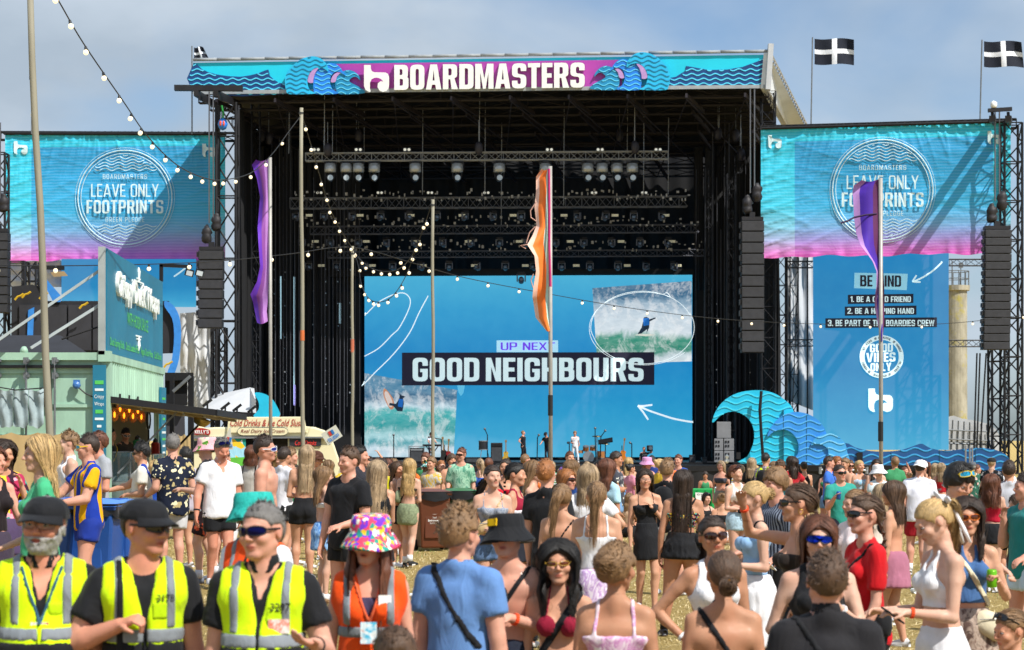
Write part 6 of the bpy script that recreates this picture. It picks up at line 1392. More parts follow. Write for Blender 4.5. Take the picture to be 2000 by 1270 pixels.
obj('patch',mb,mat('buoy_orange','#e8561e',.4),buoy,smooth=True);mb=MB();mb.tube([(0,0,.3),(.03,0,.6),(-.06,0,1.1)],.06,6);obj('rope',mb,mat('rope_green','#1f8a3c',.8),buoy)
for a,b,d0,d1 in (((1537,517),(1588,517),122,122),((1537,670),(1588,670),122,122),((1853,513),(1921,513),122,122),((1853,671),(1915,671),122,122)):tag(obj('support_truss',truss(at(*a,d0),at(*b,d1),.38,.5,.03),mat('truss_mid','#4a4b4f',.45,.5)),'short horizontal truss holding the side screen, %s %s'%('upper' if a[1]<600 else 'lower','left' if a[0]<1700 else 'right'),'truss','trusses holding the side screen')
mb=MB();mb.tube([at(1577,500,121.8),at(1577,900,121.8)],.05,6);mb.tube([at(1560,505,121.5),at(1546,840,121.5)],.03,5);tag(obj('guy_pole',mb,M_BLK),'thin black poles between the white sheet and the side screen','pole')
for px0,y0,px1,y1,d in ((1914,690,1907,905,116),(1908,690,1902,880,117),(1926,690,1912,915,115)):mb=MB();mb.tube([at(px0,y0,d),at(px1,y1,d)],.05,5);tag(obj('guy_cable',mb,M_BLK),'black cable dropping from the outer right speaker column','cable','cables below the outer right speaker column')
# ---- things behind the wings
def sheet(label,pts,d,name='white_sheeting',m=None):
 mb=MB();P=pts;n,k=14,10
 def f(a,b):
  x=(P[0][0]*(1-a)+P[1][0]*a)*b+(P[3][0]*(1-a)+P[2][0]*a)*(1-b);y=(P[0][1]*(1-a)+P[1][1]*a)*b+(P[3][1]*(1-a)+P[2][1]*a)*(1-b)
  return at(x,y,d+.12*math.sin(a*19+b*3)+.1*math.sin(b*15+a*4))
 mb.grid(n,k,f);back=len(mb.v);mb.grid(n,k,lambda a,b:f(1-a,b)+Vector((0,.35,0)))
 return tag(obj(name,mb,m or M_WSHEET,smooth=True),label,'sheeting')
sheet('white rain sheeting hanging right of the stage corner',[(1535,503),(1590,500),(1590,802),(1535,780)],126)
sheet('grey white tent wall left of the left lattice tower',[(352,612),(410,608),(412,810),(352,812)],123);sheet('white tarpaulin below the left banner',[(0,512),(118,508),(118,560),(0,560)],132)
sheet('pale sheeting behind the left lattice tower',[(360,508),(392,508),(392,560),(360,560)],131)
wt=thing('small_tent','crumpled white tent on the stage side below the left tower','tent',at(445,815,119));mb=MB();a,b,c,d_=at(395,800,119),at(492,806,117),at(488,757,119),at(418,772,120.5);e,f_,g_,h_=[p+Vector((0,2,0)) for p in (a,b,c,d_)]
mb.add([a,b,c,d_,e,f_,g_,h_,at(500,785,116.6)],[(0,1,2,3),(4,7,6,5),(3,2,6,7),(1,8,2),(0,3,7,4),(1,5,6,8),(2,8,6)]);obj('canvas',mb,M_WSHEET,wt,world=True)
bt_=thing('band_gear_stack','dark scaffold block with curved bright blue edge behind the food stall','stage decoration',at(200,690,117));mb=MB();fm3=lambda x,y,t:at(x,y,117-t)
mb.prism([(22,560),(62,556),(84,562),(84,588),(330,588),(340,620),(345,690),(22,700)],fm3,0,-1.5);obj('dark_wall',mb,mat('dark_wall','#1e1f25',.8,0,.3,1),bt_,world=True)
for k in range(5):mb=MB();mb.box(at(60+k*48,640,116.9),(1.3,.08,2.6));obj('dark_panel',mb,mat('dark_panel','#2a2b32',.75,0,.3,1),bt_,world=True)
mb=MB();mb.prism(smooth_poly([(322,588),(338,596),(350,618),(354,650),(350,700),(338,735),(325,735),(336,700),(340,655),(336,622),(322,600)],3),fm3,.3,-.8);obj('blue_band',mb,mat('bright_blue','#2f7fd0',.5),bt_,world=True)
mb=MB();mb.prism([(78,540),(90,545),(121,580),(118,590),(104,590)],fm3,.3,-.5);obj('blue_band',mb,mat('bright_blue','#2f7fd0',.5),bt_,world=True);mb=MB();mb.prism([(55,606),(67,600),(63,690),(52,690)],fm3,.3,-.2);obj('blue_band',mb,mat('bright_blue','#2f7fd0',.5),bt_,world=True)
for k,(x,y) in enumerate(((34,580),(48,576),(82,578),(160,597),(235,590),(325,712))):
 mb=MB();mb.tube([at(x-5,y+6,116),at(x,y,116),at(x+6,y-2,116),at(x+12,y-6,116)],.06,5);tag(obj('work_light',mb,mat('yellow_cable','#c9a51e',.5)),'yellow cable loop on the dark scaffold block','cable','yellow cable loops on the dark block')
wtower=thing('concrete_tower','round weathered concrete tower behind the right side screen','tower',at(1870,822,165));mb=MB();r_=22/4000*165;z0,z1=at(0,822,165).z-2,at(0,562,165).z
mb.lathe([(r_,z0),(r_*.97,z1-.3),(r_*1.2,z1-.25),(r_*1.22,z1+.15),(.01,z1+.2)],24,(at(1867,0,165).x,165,0))
k=NT('old_concrete');v=k.coord();k.base(k.mix(k.ramp(k.noise(v,.55,5,.7),[(.55,(0,0,0)),(.68,(1,1,1))]),k.ramp(k.noise(k.coord((1,1,.4)),1.6,6),[(.3,'#85806f'),(.7,'#b3ad9a')]),'#a89c3e'));k.b.inputs['Roughness'].default_value=.9;k.bump(k.noise(v,5,5),.5,.05)
obj('shaft',mb,k.m,wtower,world=True,smooth=False);mb=MB();cx=at(1867,0,165).x
for i in range(12):a=i/12*6.283;mb.tube([(cx+r_*1.15*math.cos(a),165+r_*1.15*math.sin(a),z1+.1),(cx+r_*1.15*math.cos(a),165+r_*1.15*math.sin(a),z1+1.3)],.035,4)
for h_ in (.7,1.3):mb.tube([(cx+r_*1.15*math.cos(i/16*6.283),165+r_*1.15*math.sin(i/16*6.283),z1+h_) for i in range(17)],.035,4)
mb.tube([(cx-.3,165,z1),(cx-.3,165,z1+2.1)],.05,5);mb.tube([(cx+.4,165,z1),(cx+.4,165,z1+1.8)],.04,5);mb.box((cx+.4,165,z1+1.8),(.3,.3,.4));obj('railing',mb,M_GAL,wtower,world=True)
sh_=thing('silver_shed','silver sheeted round structure behind the right barrier','shed',at(1900,880,140));mb=MB();mb.prism(smooth_poly([(1848,815),(1880,818),(1915,824),(1945,838),(1952,880),(1846,884)],2),lambda x,y,t:at(x,y,140-t),0,-4);obj('shell',mb,M_SILV,sh_,world=True)
mb=MB()
for i in range(9):mb.tube([at(1850+i*11,819+i*1.5,139.6),at(1846+i*12,882,139.6)],.05,4)
for y_ in (840,858):mb.tube([at(1848,y_,139.5),at(1948,y_+4,139.5)],.05,4)
obj('tie_ropes',mb,M_GAL,sh_,world=True)
for k,(px,y0,y1,d) in enumerate(((1886,870,912,112),(1894,874,915,112),(1899,874,918,112))):
 mb=MB();mb.tube([at(px,y0,d),at(px,y1,d)],.05,6);o=obj('rail_post',mb,M_ALU);tag(o,'thin silver rail post with red tape by the blue wave end','post','rail posts at the wave end')
mb=MB();mb.tube([at(1855,866,118),at(1940,869,118)],.05,5);mb.tube([at(1855,880,118),at(1940,881,118)],.05,5)
for px in range(1856,1941,12):mb.tube([at(px,862,118),at(px,905,118)],.035,4)
tag(obj('metal_railing',mb,M_GAL),'grey metal railing behind the blue wave end','railing')
# stage side speakers
GS=mat('grey_speaker','#7e7f82',.6,0,.12,2)
sp_=thing('speaker_stack','stack of pale grey speakers on the stage edge under the giant wave','speaker stack',at(1415,900,117.3));fw=lambda x,y,t:at(x,y,117.3-t)
for (x0,x1,y0,y1) in ((1400,1428,824,856),(1395,1413,857,880),(1414,1434,857,880),(1395,1413,881,903),(1414,1434,881,903)):
 mb=MB();mb.prism([(x0,y0),(x1-.6,y0),(x1-.6,y1),(x0,y1)],fw,0,-.8);c=obj('cabinet',mb,GS,sp_,world=True,bevel=.02)
 if y0>850:
  for dy in (4,12):
   for dx2 in (4,9):mb=MB();mb.box(fw(x0+dx2,y0+dy+2,.02),(.08,.03,.12));q=obj('port',mb,mat('flat_black','#0f1014',.9),sp_,world=True)
# poles, festoons, flags
M_WOODP=mat('grey_pole','#8f8a78',.7,0,.22,1.2,.3,25,stretch=(1,1,.3));M_BULB=mat('opal_bulb','#ffe9c4',.2,emit=.85);M_WIRE=mat('festoon_wire','#17181a',.6);M_SOCK=mat('bulb_socket','#1a1b1e',.5)
def pole(label,x0,y0,x1,y1,d,r,m=M_WOODP,group=None,bands=()):
 t=thing('festoon_pole',label,'pole',at(x1,y1,d),group=group);mb=MB();a,b=at(x1,y1,d),at(x0,y0,d);a=b+(a-b)*((b.z-ground_z(a.x,a.y)+.02)/(b.z-a.z));t.location=a;n=8
 mb.tube([a.lerp(b,i/n)+Vector((.012*math.sin(i*1.7),0,0)) for i in range(n+1)],r,10,radii=[r*(1.08-.2*i/n) for i in range(n+1)]);obj('shaft',mb,m,t,world=True,smooth=True)
 for f,c,h_ in bands:
  mb=MB();p=a.lerp(b,f);mb.tube([p,p+(b-a).normalized()*h_],r*1.12,10);obj('tape_band',mb,mat('tape_'+c,c,.5),t,world=True)
 return t
pole('tall grey wooden pole leaning across the left side of the picture',57,-30,103,960,27,.048,bands=((.98,'#5a5c5a',.04),))
pole('grey wooden festoon pole before the left side of the stage opening',588,211,592,925,50,.05,bands=((.985,'#3a3a38',.05),(.45,'#c96a35',.25)))
pole('thin grey festoon pole at the left edge of the big screen',688,481,689,925,62,.048,bands=((.97,'#3a3a38',.05),(.62,'#b8664a',.4)))
pole('grey festoon pole crossing the words on the big screen',845,390,846,966,50,.044,bands=((.98,'#3a3a38',.05),))
def festoon(label,pts,spacing,br,wr=.012,start=.5,side=0,jig=0):
 """cable through points (px, py, d), bulbs hanging every spacing metres"""
 t=thing('festoon_string',label,'string lights',at(*pts[len(pts)//2]));P=[at(*p) for p in pts];Q=[]
 for i in range(len(P)-1):
  p0,p1,p2,p3=P[max(i-1,0)],P[i],P[i+1],P[min(i+2,len(P)-1)]
  for k in range(6):u=k/6;Q.append(.5*((2*p1)+(p2-p0)*u+(2*p0-5*p1+4*p2-p3)*u*u+(3*p1-p0-3*p2+p3)*u**3))
 Q.append(P[-1]);mb=MB();mb.tube(Q,wr,6);obj('cable',mb,M_WIRE,t,world=True,smooth=True)
 dist=start;acc=0;rg_=random.Random(len(label));first=None
 for a,b in zip(Q,Q[1:]):
  L=(b-a).length
  while dist<=acc+L:
   p=a.lerp(b,(dist-acc)/L);sw=rg_.uniform(-.35,.35)*jig;Rt=Matrix.Rotation(sw,3,'Y')
   if first is None:
    sm_=MB();sm_.lathe([(br*.42,.1*br),(br*.5,-.3*br),(br*.55,-1.2*br),(br*.5,-1.35*br)],8);first=obj('socket',sm_,M_SOCK,None);first.parent=t
    bm_=MB();bm_.ball((0,0,-2.05*br),(br*.95,br*.95,br),12,8);bb=obj('bulb',bm_,M_BULB,None,smooth=True);bb.parent=first;s_=first
   else :
    s_=first.copy();COL.objects.link(s_);s_.parent=t;b2=bb.copy();COL.objects.link(b2);b2.parent=s_
   s_.location=p-t.location;s_.rotation_euler=(rg_.uniform(-.2,.2),sw,0);dist+=spacing
  acc+=L
 return t
festoon('near string of white bulbs dipping from the top left corner to the tall pole',[(96,-30,27),(118,8,28),(165,88,30),(240,197,33),(288,266,36),(345,322,39),(400,348,42),(440,351,44.5),(490,338,47),(530,303,48.5),(565,256,49.5),(588,226,50)],1.3,.042,.011,.5,jig=1)
festoon('string of bulbs falling from the tall pole to the thin pole by the screen',[(590,226,50),(602,265,51),(618,320,53),(640,395,56),(660,440,59),(686,482,62)],1.3,.045,.012,.5,jig=1)
festoon('upper sagging string of bulbs between the thin pole and the screen pole',[(690,486,62),(702,505,61),(722,522,59),(748,530,57),(778,526,55),(803,502,53),(822,460,51.5),(844,396,50)],1.15,.045,.011,.3,jig=1)
festoon('lower sagging string of bulbs between the thin pole and the screen pole',[(690,486,62),(700,520,61),(706,555,60),(720,583,58),(742,590,56),(765,580,55),(788,548,53),(808,500,52),(826,448,51),(844,398,50)],1.0,.045,.011,.3,jig=1)
festoon('long thin string of bulbs crossing low in front of the whole stage',[(-60,518,44),(160,519,48),(400,512,54),(560,497,58),(686,483,62),(800,512,66),(910,543,70),(1070,574,75),(1245,604,80),(1420,624,84),(1600,633,88),(1760,634,88),(1850,632,88),(1950,622,88),(2060,605,88)],2.2,.055,.013,1.0)
def feather(label,px,y0,y1,d,pts_f,cols,r=.045,black=None):
 """tall feather flag: pole and cloth bands; pts_f: rows of (y, x_left, splits...)"""
 t=thing('feather_flag',label,'flag',at(px,y1,d));a,b=at(px+1,y1,d),at(px-(.5 if px<1700 else 0),y0,d);a.z=ground_z(a.x,a.y)-.02;t.location=a;mb=MB();mb.tube([a,b],r,8);obj('pole',mb,mat('bare_pole','#a3a09a',.5,.2,.15),t,world=True,smooth=True)
 if black:
  mb=MB();p,q=at(px,black[0],d),at(px,black[1],d);mb.tube([p,q],r*1.25,8);obj('black_sleeve',mb,mat('flat_black2','#151515',.6),t,world=True)
 nb=len(cols)
 for k in range(nb):
  mb=MB();rows_=[]
  for i in range(len(pts_f)-1):
   for q in range(4):
    u=q/4;A,B=pts_f[i],pts_f[i+1];rows_.append([A[j]*(1-u)+B[j]*u for j in range(3)])
  rows_.append(list(pts_f[-1]));m_=len(rows_)
  def f(u,v):
   i=min(int(v*(m_-1)+.5),m_-1);y,xl,xr=rows_[i];s0,s1=k/nb,(k+1)/nb;w=s0+(s1-s0)*u
   wob=.20*math.sin(v*9+w*2)+.05*math.sin(v*23+w*3);return at(xl+(xr-xl)*w,y+3*math.sin(w*4),d+wob*(1-w)+.012*math.sin(w*9))
  mb.grid(6,m_-1,f);n0=len(mb.v);mb.add([Vector(v)+Vector((0,.012,0)) for v in mb.v[:n0]],[fc[::-1] for fc in mb.f]);kk=mat('flag_cloth_'+cols[k],cols[k],.75,0,.08,2.5,.25,9);obj('cloth_band',mb,kk,t,world=True,smooth=True)
 return t
feather('ragged purple feather flag before the left stage wing',528,308,880,52,[(312,500,527),(322,492,527),(350,502,527),(385,508,526),(420,505,526),(445,503,526),(480,505,525),(520,508,525),(550,502,524),(575,489,524),(590,494,523),(610,498,521),(630,502,523)],['#6a34c0','#8a4a9c','#b07ac4'])
for px,y0,y1,m_ in ((528,735,880,None),):pass
feather('torn orange feather flag with pink edge before the big screen',1075,325,905,46,[(330,1058,1073),(345,1047,1073),(375,1047,1074),(405,1044,1073),(440,1048,1071),(460,1040,1070),(478,1030,1072),(500,1044,1073),(530,1047,1074),(560,1042,1075),(580,1040,1074),(593,1042,1074),(620,1046,1076),(645,1066,1077)],['#f2c4b0','#ff8434','#ff7a28','#b4dcd0'],black=(772,812))
mb=MB();mb.tube([at(1072,330,45.9),at(1073,400,45.9),at(1073,480,45.9),at(1075,560,45.9)],.03,5);tag(obj('ribbon',mb,mat('magenta_hem','#b8286e',.7)),'magenta hem running along the orange flag pole','ribbon')
mb=MB()
for a in (((1047,395),(1036,412),(1037,425),(1047,432)),((1046,442),(1034,455),(1028,475)),((1030,478),(1016,480),(1027,486)),((1042,535),(1037,548),(1041,562))):mb.tube([at(x,y,45.8) for x,y in a],.012,4)
tag(obj('ribbon',mb,mat('torn_thread','#c79a8c',.8)),'torn threads trailing from the orange flag','ribbon')
feather('purple feather flag flying before the right banner',1720,348,925,44,[(352,1683,1719),(362,1668,1719),(375,1665,1718),(400,1667,1718),(425,1668,1717),(455,1672,1717),(478,1680,1716),(495,1693,1717),(510,1704,1721),(530,1712,1725),(560,1712,1727),(585,1708,1727),(600,1709,1727),(630,1714,1727),(665,1721,1724)],['#b487c9','#4a23a8','#47209c','#5c1f55'],black=(824,862))
mb=MB();mb.tube([at(1668,425,43.8),at(1655,432,43.7),at(1642,436,43.7)],.02,4);mb.tube([at(1668,425,43.8),at(1690,420,43.9),at(1712,418,44)],.02,4);tag(obj('ribbon',mb,mat('dark_ribbon','#2b1240',.8)),'dark ribbon tied round the purple flag by the right banner','ribbon')
def cornish(label,x,y0,y1,d,w,h,sway=0,group='black flags with a white cross',lean=0):
 t=thing('cross_flag',label,'flag',at(x,y1,d),group=group);mb=MB();mb.tube([at(x+lean,y1,d),at(x,y0,d)],.045,6);obj('pole',mb,M_GAL,t,world=True)
 def f(u,v):return at(x+4+(w*u)+sway*(1-v)*u,y0+2+h*(1-v)+1.8*math.sin(u*6+.5)+.03*w*u,d+.25*math.sin(u*8+v*2)*u)
 for nm_,us,vs,m_ in (('black_corner',(0,.44),(0,.41),1),('black_corner',(.57,1),(0,.41),1),('black_corner',(0,.44),(.59,1),1),('black_corner',(.57,1),(.59,1),1),('white_cross',(.44,.57),(0,1),0),('white_cross',(0,.44),(.41,.59),0),('white_cross',(.57,1),(.41,.59),0)):
  mb=MB();mb.grid(8,4,lambda a,b:f(us[0]+(us[1]-us[0])*a,vs[0]+(vs[1]-vs[0])*b));n0=len(mb.v);mb.add([Vector(v)+Vector((0,.02,0)) for v in mb.v[:n0]],[q[::-1] for q in mb.f]);obj(nm_,mb,cloth('#1a1f2c') if m_ else cloth('#dfe3ea'),t,world=True,smooth=True)
cornish('black flag with white cross above the stage end of the right banner',1587,73,250,122,77,50,lean=-3);cornish('black flag with white cross above the outer end of the right banner',1918,78,242,119,73,50,sway=5,lean=-4)
cornish('furled black and white flag at the left roof corner',375,90,262,123,18,24,sway=12);cornish('limp black and white flag behind the leaning pole',62,112,262,124,-9,42,group='black flags with a white cross')
mb=MB();mb.lathe([(.01,0),(.16,.1),(.2,.25),(.16,.4),(.05,.48)],12,at(66,232,123.8));tag(obj('camera_dome',mb,M_WHT,smooth=True),'white camera dome on the left banner rail','camera')
# food stall in a green shipping container
GRN=mat('container_green','#9cbfaa',.5,0,.16,2.2,.35,14,stretch=(1,1,.35));GRN2=mat('container_green_dark','#3f6f66',.5,0,.1,1.2);M_TEAL=mat('sign_teal','#1a7290',.5,0,.14,.8)
FT=thing('food_stall','pale green container food stall with open hatch and teal sign on its roof','food stall',(-7.55,38,0));X0,Y0=-7.55,38.0;zt=at(205,690,38).z;L_=8.2;sk=-.045
def CP(s_,z,o=0):return Vector((X0+sk*s_+o,Y0+s_,z))
def FP(x,z,o=0):return Vector((X0-x,Y0-o,z))
zb=.35
# corrugated long side, above and below the hatch
def corr(z0,z1,s0,s1,name):
 mb=MB();n=int((s1-s0)/.14);prof=[0,.0,.05,.05]
 vs=[];fs=[]
 for i in range(n*2+1):s_=s0+(s1-s0)*i/(n*2);o=.075 if (i//1)%4 in (1,2) else 0;vs+=[CP(s_,z0,o),CP(s_,z1,o)]
 fs=[(i*2,i*2+2,i*2+3,i*2+1) for i in range(n*2)];mb.add(vs,fs);return obj(name,mb,GRN,FT,world=True)
HZ0,HZ1,HS0,HS1=1.22,2.68,.35,7.0
corr(HZ1,zt-.12,0,L_,'corrugated_wall');corr(zb+.1,HZ0-.12,0,L_,'corrugated_wall');corr(HZ0-.12,HZ1,HS1,L_,'corrugated_wall')
for nm_,a,b,w in (('top_rail',CP(0,zt-.07,.03),CP(L_,zt-.07,.03),.12),('bottom_rail',CP(0,zb,.03),CP(L_,zb,.03),.16)):mb=MB();mb.bar(a,b,w,.14);obj(nm_,mb,GRN,FT,world=True)
mb=MB();mb.bar(CP(.06,zb,.02),CP(.06,zt,.02),.16,.16,up=(0,1,0));mb.box(CP(.0,zt-.06,.0),(.22,.22,.2));obj('corner_post',mb,GRN,FT,world=True);mb=MB();mb.bar(CP(HS1+.1,HZ0,.04),CP(HS1+.1,HZ1,.04),.1,.1,up=(0,1,0));obj('hatch_post',mb,GRN,FT,world=True)
# camera-facing doors
mb=MB();mb.box(FP(1.25,(zt+zb)/2,-.06),(2.5,.08,zt-zb-.1));obj('door',mb,GRN,FT,world=True)
for k,(zc,hh) in enumerate(((3.28,.12),(2.62,.06),(2.05,.08),(1.45,.1),(.8,.12))):mb=MB();mb.box(FP(1.25,zc,-.0),(2.3,.035,hh));obj('door_rib',mb,GRN,FT,world=True)
mb=MB();mb.box(FP(1.25,zt-.06,.02),(2.5,.12,.14));obj('header',mb,GRN,FT,world=True);mb=MB();mb.box(FP(1.15,zt-.25,.06),(2.0,.06,.055));mb.box(FP(1.06,zt-.6,.05),(.12,.06,.8));obj('black_trim',mb,M_BLK,FT,world=True)
for x_ in (.92,1.45,1.98):
 r_=MB();r_.tube([FP(x_,zb+.2,.07),FP(x_,zt-.1,.07)],.022,8);lr=obj('locking_rod',r_,M_GAL,FT,world=True)
 for z_ in (zt-.14,zt-.42,1.9,.9):mb=MB();mb.box(FP(x_,z_,.06),(.10,.05,.12));mb.box(FP(x_-.05,z_,.08),(.05,.05,.05));q=obj('bracket',mb,M_GAL,FT,world=True)
sk_=MB();sk_.lathe([(.02,0),(.07,.02),(.07,.1),(.03,.13)],10,FP(.51,3.0,.02),Matrix.Rotation(R(90),3,'X'));sk_.box(FP(.51,3.07,.08),(.12,.05,.06));obj('power_socket',sk_,mat('socket_blue','#3d6fae',.4),FT,world=True)
mb=MB();mb.tube([FP(.5,2.98,.1),FP(.35,2.85,.09),FP(.2,2.78,.09),FP(.02,2.66,.1)],.015,6);obj('power_cable',mb,M_WIRE,FT,world=True)
mb=MB();mb.box(FP(-.02+.05,2.05,.42),(.04,.62,2.4));
menu=MB();menu.box(FP(.08,2.12,.12),(.24,.05,2.5));mo=obj('menu_board',menu,M_TEAL,FT,world=True)
for i in range(16):
 z_=3.05-i*.135;w=random.choice((.16,.12,.14,.08));cc=mat('sign_white','#dfe9ea',.6) if i%4 else mat('sign_green','#52c25a',.6)
 if i in (2,):text_obj('lettering','Crispy',1,mat('sign_white','#dfe9ea',.6),lambda a,b,z:FP(.08-a,z_+b,.15),FT,fit=(.18,.09));continue
 if i in (3,):text_obj('lettering','Wraps',1,mat('sign_white','#dfe9ea',.6),lambda a,b,z:FP(.08-a,z_+b,.15),FT,fit=(.18,.09));continue
 q=MB();q.box(FP(.08,z_,.148),(w,.008,.045 if i%4 else .07));obj('menu_line',q,cc,FT,world=True)
m2b=MB();m2b.box(CP(HS1+.55,2.1,.12),(.05,.62,2.1));obj('menu_board',m2b,M_TEAL,FT,world=True)
for i in range(12):q=MB();q.box(CP(HS1+.55,2.9-i*.15,.148),(.006,random.uniform(.25,.5),.05));obj('menu_line',q,mat('sign_white','#dfe9ea',.6) if i%3 else mat('sign_green','#52c25a',.6),FT,world=True)
# inside
mb=MB();mb.box(CP(4.0,1.9,-2.3),(.06,7.4,2.9));mb.box(CP(7.6,1.9,-1.25),(2.1,.06,2.9));mb.box(CP(4.0,3.3,-1.32),(2.0,7.4,.05));mb.box(CP(4.0,.45,-1.32),(2.0,7.4,.05));obj('inner_wall',mb,mat('cream_panel','#cdbfa4',.7,0,.05,1),FT,world=True)
ct=MB();ct.box(CP(3.6,1.17,.14),(.5,6.6,.05));ct.box(CP(2.3,.98,.2),(.36,3.9,.34));obj('counter',ct,mat('stainless','#8f9da0',.3,.75,.15,3),FT,world=True)
gl=NT('display_glass');gl.b.inputs['Alpha'].default_value=.35;gl.b.inputs['Roughness'].default_value=.05;gl.base('#9fb7ba')
for s0,s1,z_ in ((1.0,3.2,1.75),(4.2,6.2,1.68)):
 q=MB();q.box(CP((s0+s1)/2,(1.2+z_)/2,.16),(.34,s1-s0,z_-1.2));obj('display_case',q,gl.m,FT,world=True);q=MB()
 for a in (s0,s1):q.bar(CP(a,1.2,.33),CP(a,z_,.33),.02,.02,up=(0,1,0));q.bar(CP(a,1.2,-.01),CP(a,z_,-.01),.02,.02,up=(0,1,0))
 q.bar(CP(s0,z_,.33),CP(s1,z_,.33),.025);q.bar(CP(s0,z_,-.01),CP(s1,z_,-.01),.025);obj('display_frame',q,M_ALU,FT,world=True)
for i,s_ in enumerate((1.4,2.0,2.6,4.6,5.3)):q=MB();q.lathe([(.08,0),(.13,.1),(.125,.1),(.07,.01)],12,CP(s_,1.22,.16));tag(obj('metal_bowl',q,M_ALU,smooth=True),'metal food bowl inside the stall display glass','bowl','food bowls on the stall counter')
for i,(s_,lb) in enumerate(((3.5,'red and green tin standing on the stall counter left'),(6.3,'red and green tin at the far end of the stall counter'))):
 t_=thing('spice_tin',lb,'tin',CP(s_,1.72 if i==0 else 1.66,.12));q=MB();q.lathe([(.09,0),(.095,.02),(.095,.24),(.07,.27)],12);obj('tin',q,mat('tin_green','#1f8a4c',.4) if i==0 else mat('tin_red','#b02a24',.4),t_);q=MB();q.box((.05,-.09,.13),(.09,.03,.22));obj('red_label',q,mat('tin_red','#b02a24',.4),t_);q=MB();q.lathe([(.06,.27),(.05,.33),(.0001,.37)],10);obj('lid',q,mat('tin_black','#15130f',.4),t_)
for i in range(7):
 t_=thing('filament_lamp','glowing filament bulb hanging inside the stall hatch','lamp',CP(.5+i*.62+(.1 if i%2 else 0),2.62-.12*(i%2==0),.1),group='filament lamps in the stall hatch');q=MB();q.lathe([(.02,.1),(.05,.06),(.085,-.04),(.07,-.13),(.001,-.18)],12);g3=NT('amber_glass');MATS.setdefault('amber',g3.m);g3.b.inputs['Alpha'].default_value=.35;g3.base('#c98a30');obj('glass',q,MATS['amber'],t_,smooth=True)
 q=MB();q.ball((0,0,-.04),(.022,.022,.06),8,6);obj('filament',q,mat('filament','#ff8a1c',.3,emit=4),t_,smooth=True);q=MB();q.tube([(0,0,.1),(0,0,.25)],.02,6);obj('fitting',q,M_SOCK,t_)
q=MB();q.bar(CP(.3,2.74,.12),CP(4.8,2.70,.12),.14,.05);tag(obj('lamp_bar',q,M_BLK,FT,world=True))
q=MB();q.tube([CP(6.1,2.42,.0)+Vector((.0,.2*math.cos(a),.2*math.sin(a))) for a in [i*.5236 for i in range(13)]],.02,6);q.tube([CP(6.1,2.2,0),CP(6.1,1.6,0)],.02,6);tag(obj('fan_ring',q,M_BLK),'round black fan standing at the far end of the hatch','fan')
# awning flap
AW=thing('awning','long black edged hatch flap propped open over the stall counter','awning',CP(3.6,2.7,1));A0,A1,B1,B0=CP(HS0-.3,2.74,.06),CP(HS1+.1,2.68,.06),at(478,815,43.6),at(420,806,38.6)
mb=MB();mb.add([A0,A1,B1,B0]+[p-Vector((0,0,.07)) for p in (A0,A1,B1,B0)],[(0,3,2,1),(4,5,6,7),(0,1,5,4),(1,2,6,5),(2,3,7,6),(3,0,4,7)]);obj('flap',mb,mat('flap_cream','#c2b78e',.6,0,.15,1),AW,world=True)
mb=MB();mb.bar(B0,B1,.09,.12);mb.bar(A0,B0,.09,.12);mb.bar(A1,B1,.09,.12);obj('flap_edge',mb,M_BLK,AW,world=True)
for i in range(5):f=(i+.5)/5;mb=MB();mb.bar(A0.lerp(B0,f)-Vector((0,0,.1)),A1.lerp(B1,f)-Vector((0,0,.1)),.04,.05);obj('flap_slat',mb,mat('flap_slat','#7d7352',.6),AW,world=True)
for s_,t_ in ((.9,.33),(6.7,.3)):mb=MB();f=.62;mb.bar(CP(s_,1.35,.1),A0.lerp(B0,f).lerp(A1.lerp(B1,f),s_/7),.035);obj('gas_strut',mb,M_GAL if s_<1 else M_BLK,AW,world=True)
for px,py,d in ((405,797,40),(440,803,41),(463,806,42),(492,808,44)):
 t_=thing('spot_lamp','small black spotlight clamped on the stall flap edge','lamp',at(px,py+6,d),group='spotlights on the stall flap');mb=MB();mb.box((0,0,.16),(.22,.06,.05),Matrix.Rotation(R(-38),3,'Y'));obj('head',mb,M_BLK,t_);mb=MB();mb.tube([(0,0,0),(0,0,.14)],.02,6);obj('stem',mb,M_BLK,t_)
t_=thing('flood_lamp','caged black flood lamp under the stall flap corner','lamp',at(418,812,41));mb=MB();mb.box((0,0,0),(.25,.08,.09));obj('housing',mb,M_BLK,t_,bevel=.02);mb=MB();mb.box((0,-.045,0),(.2,.01,.06));obj('glass',mb,mat('lamp_glass','#9a9a6c',.1),t_)
t_=thing('hanging_pan','dented brass pan hanging below the stall flap','pan',at(392,825,42));mb=MB();mb.lathe([(.001,-.09),(.12,-.06),(.18,.04),(.19,.10),(.175,.1),(.11,-.04)],16,(0,0,0),Matrix.Rotation(R(25),3,'Y'));obj('bowl',mb,mat('brass','#a8965a',.3,.8),t_,smooth=True)
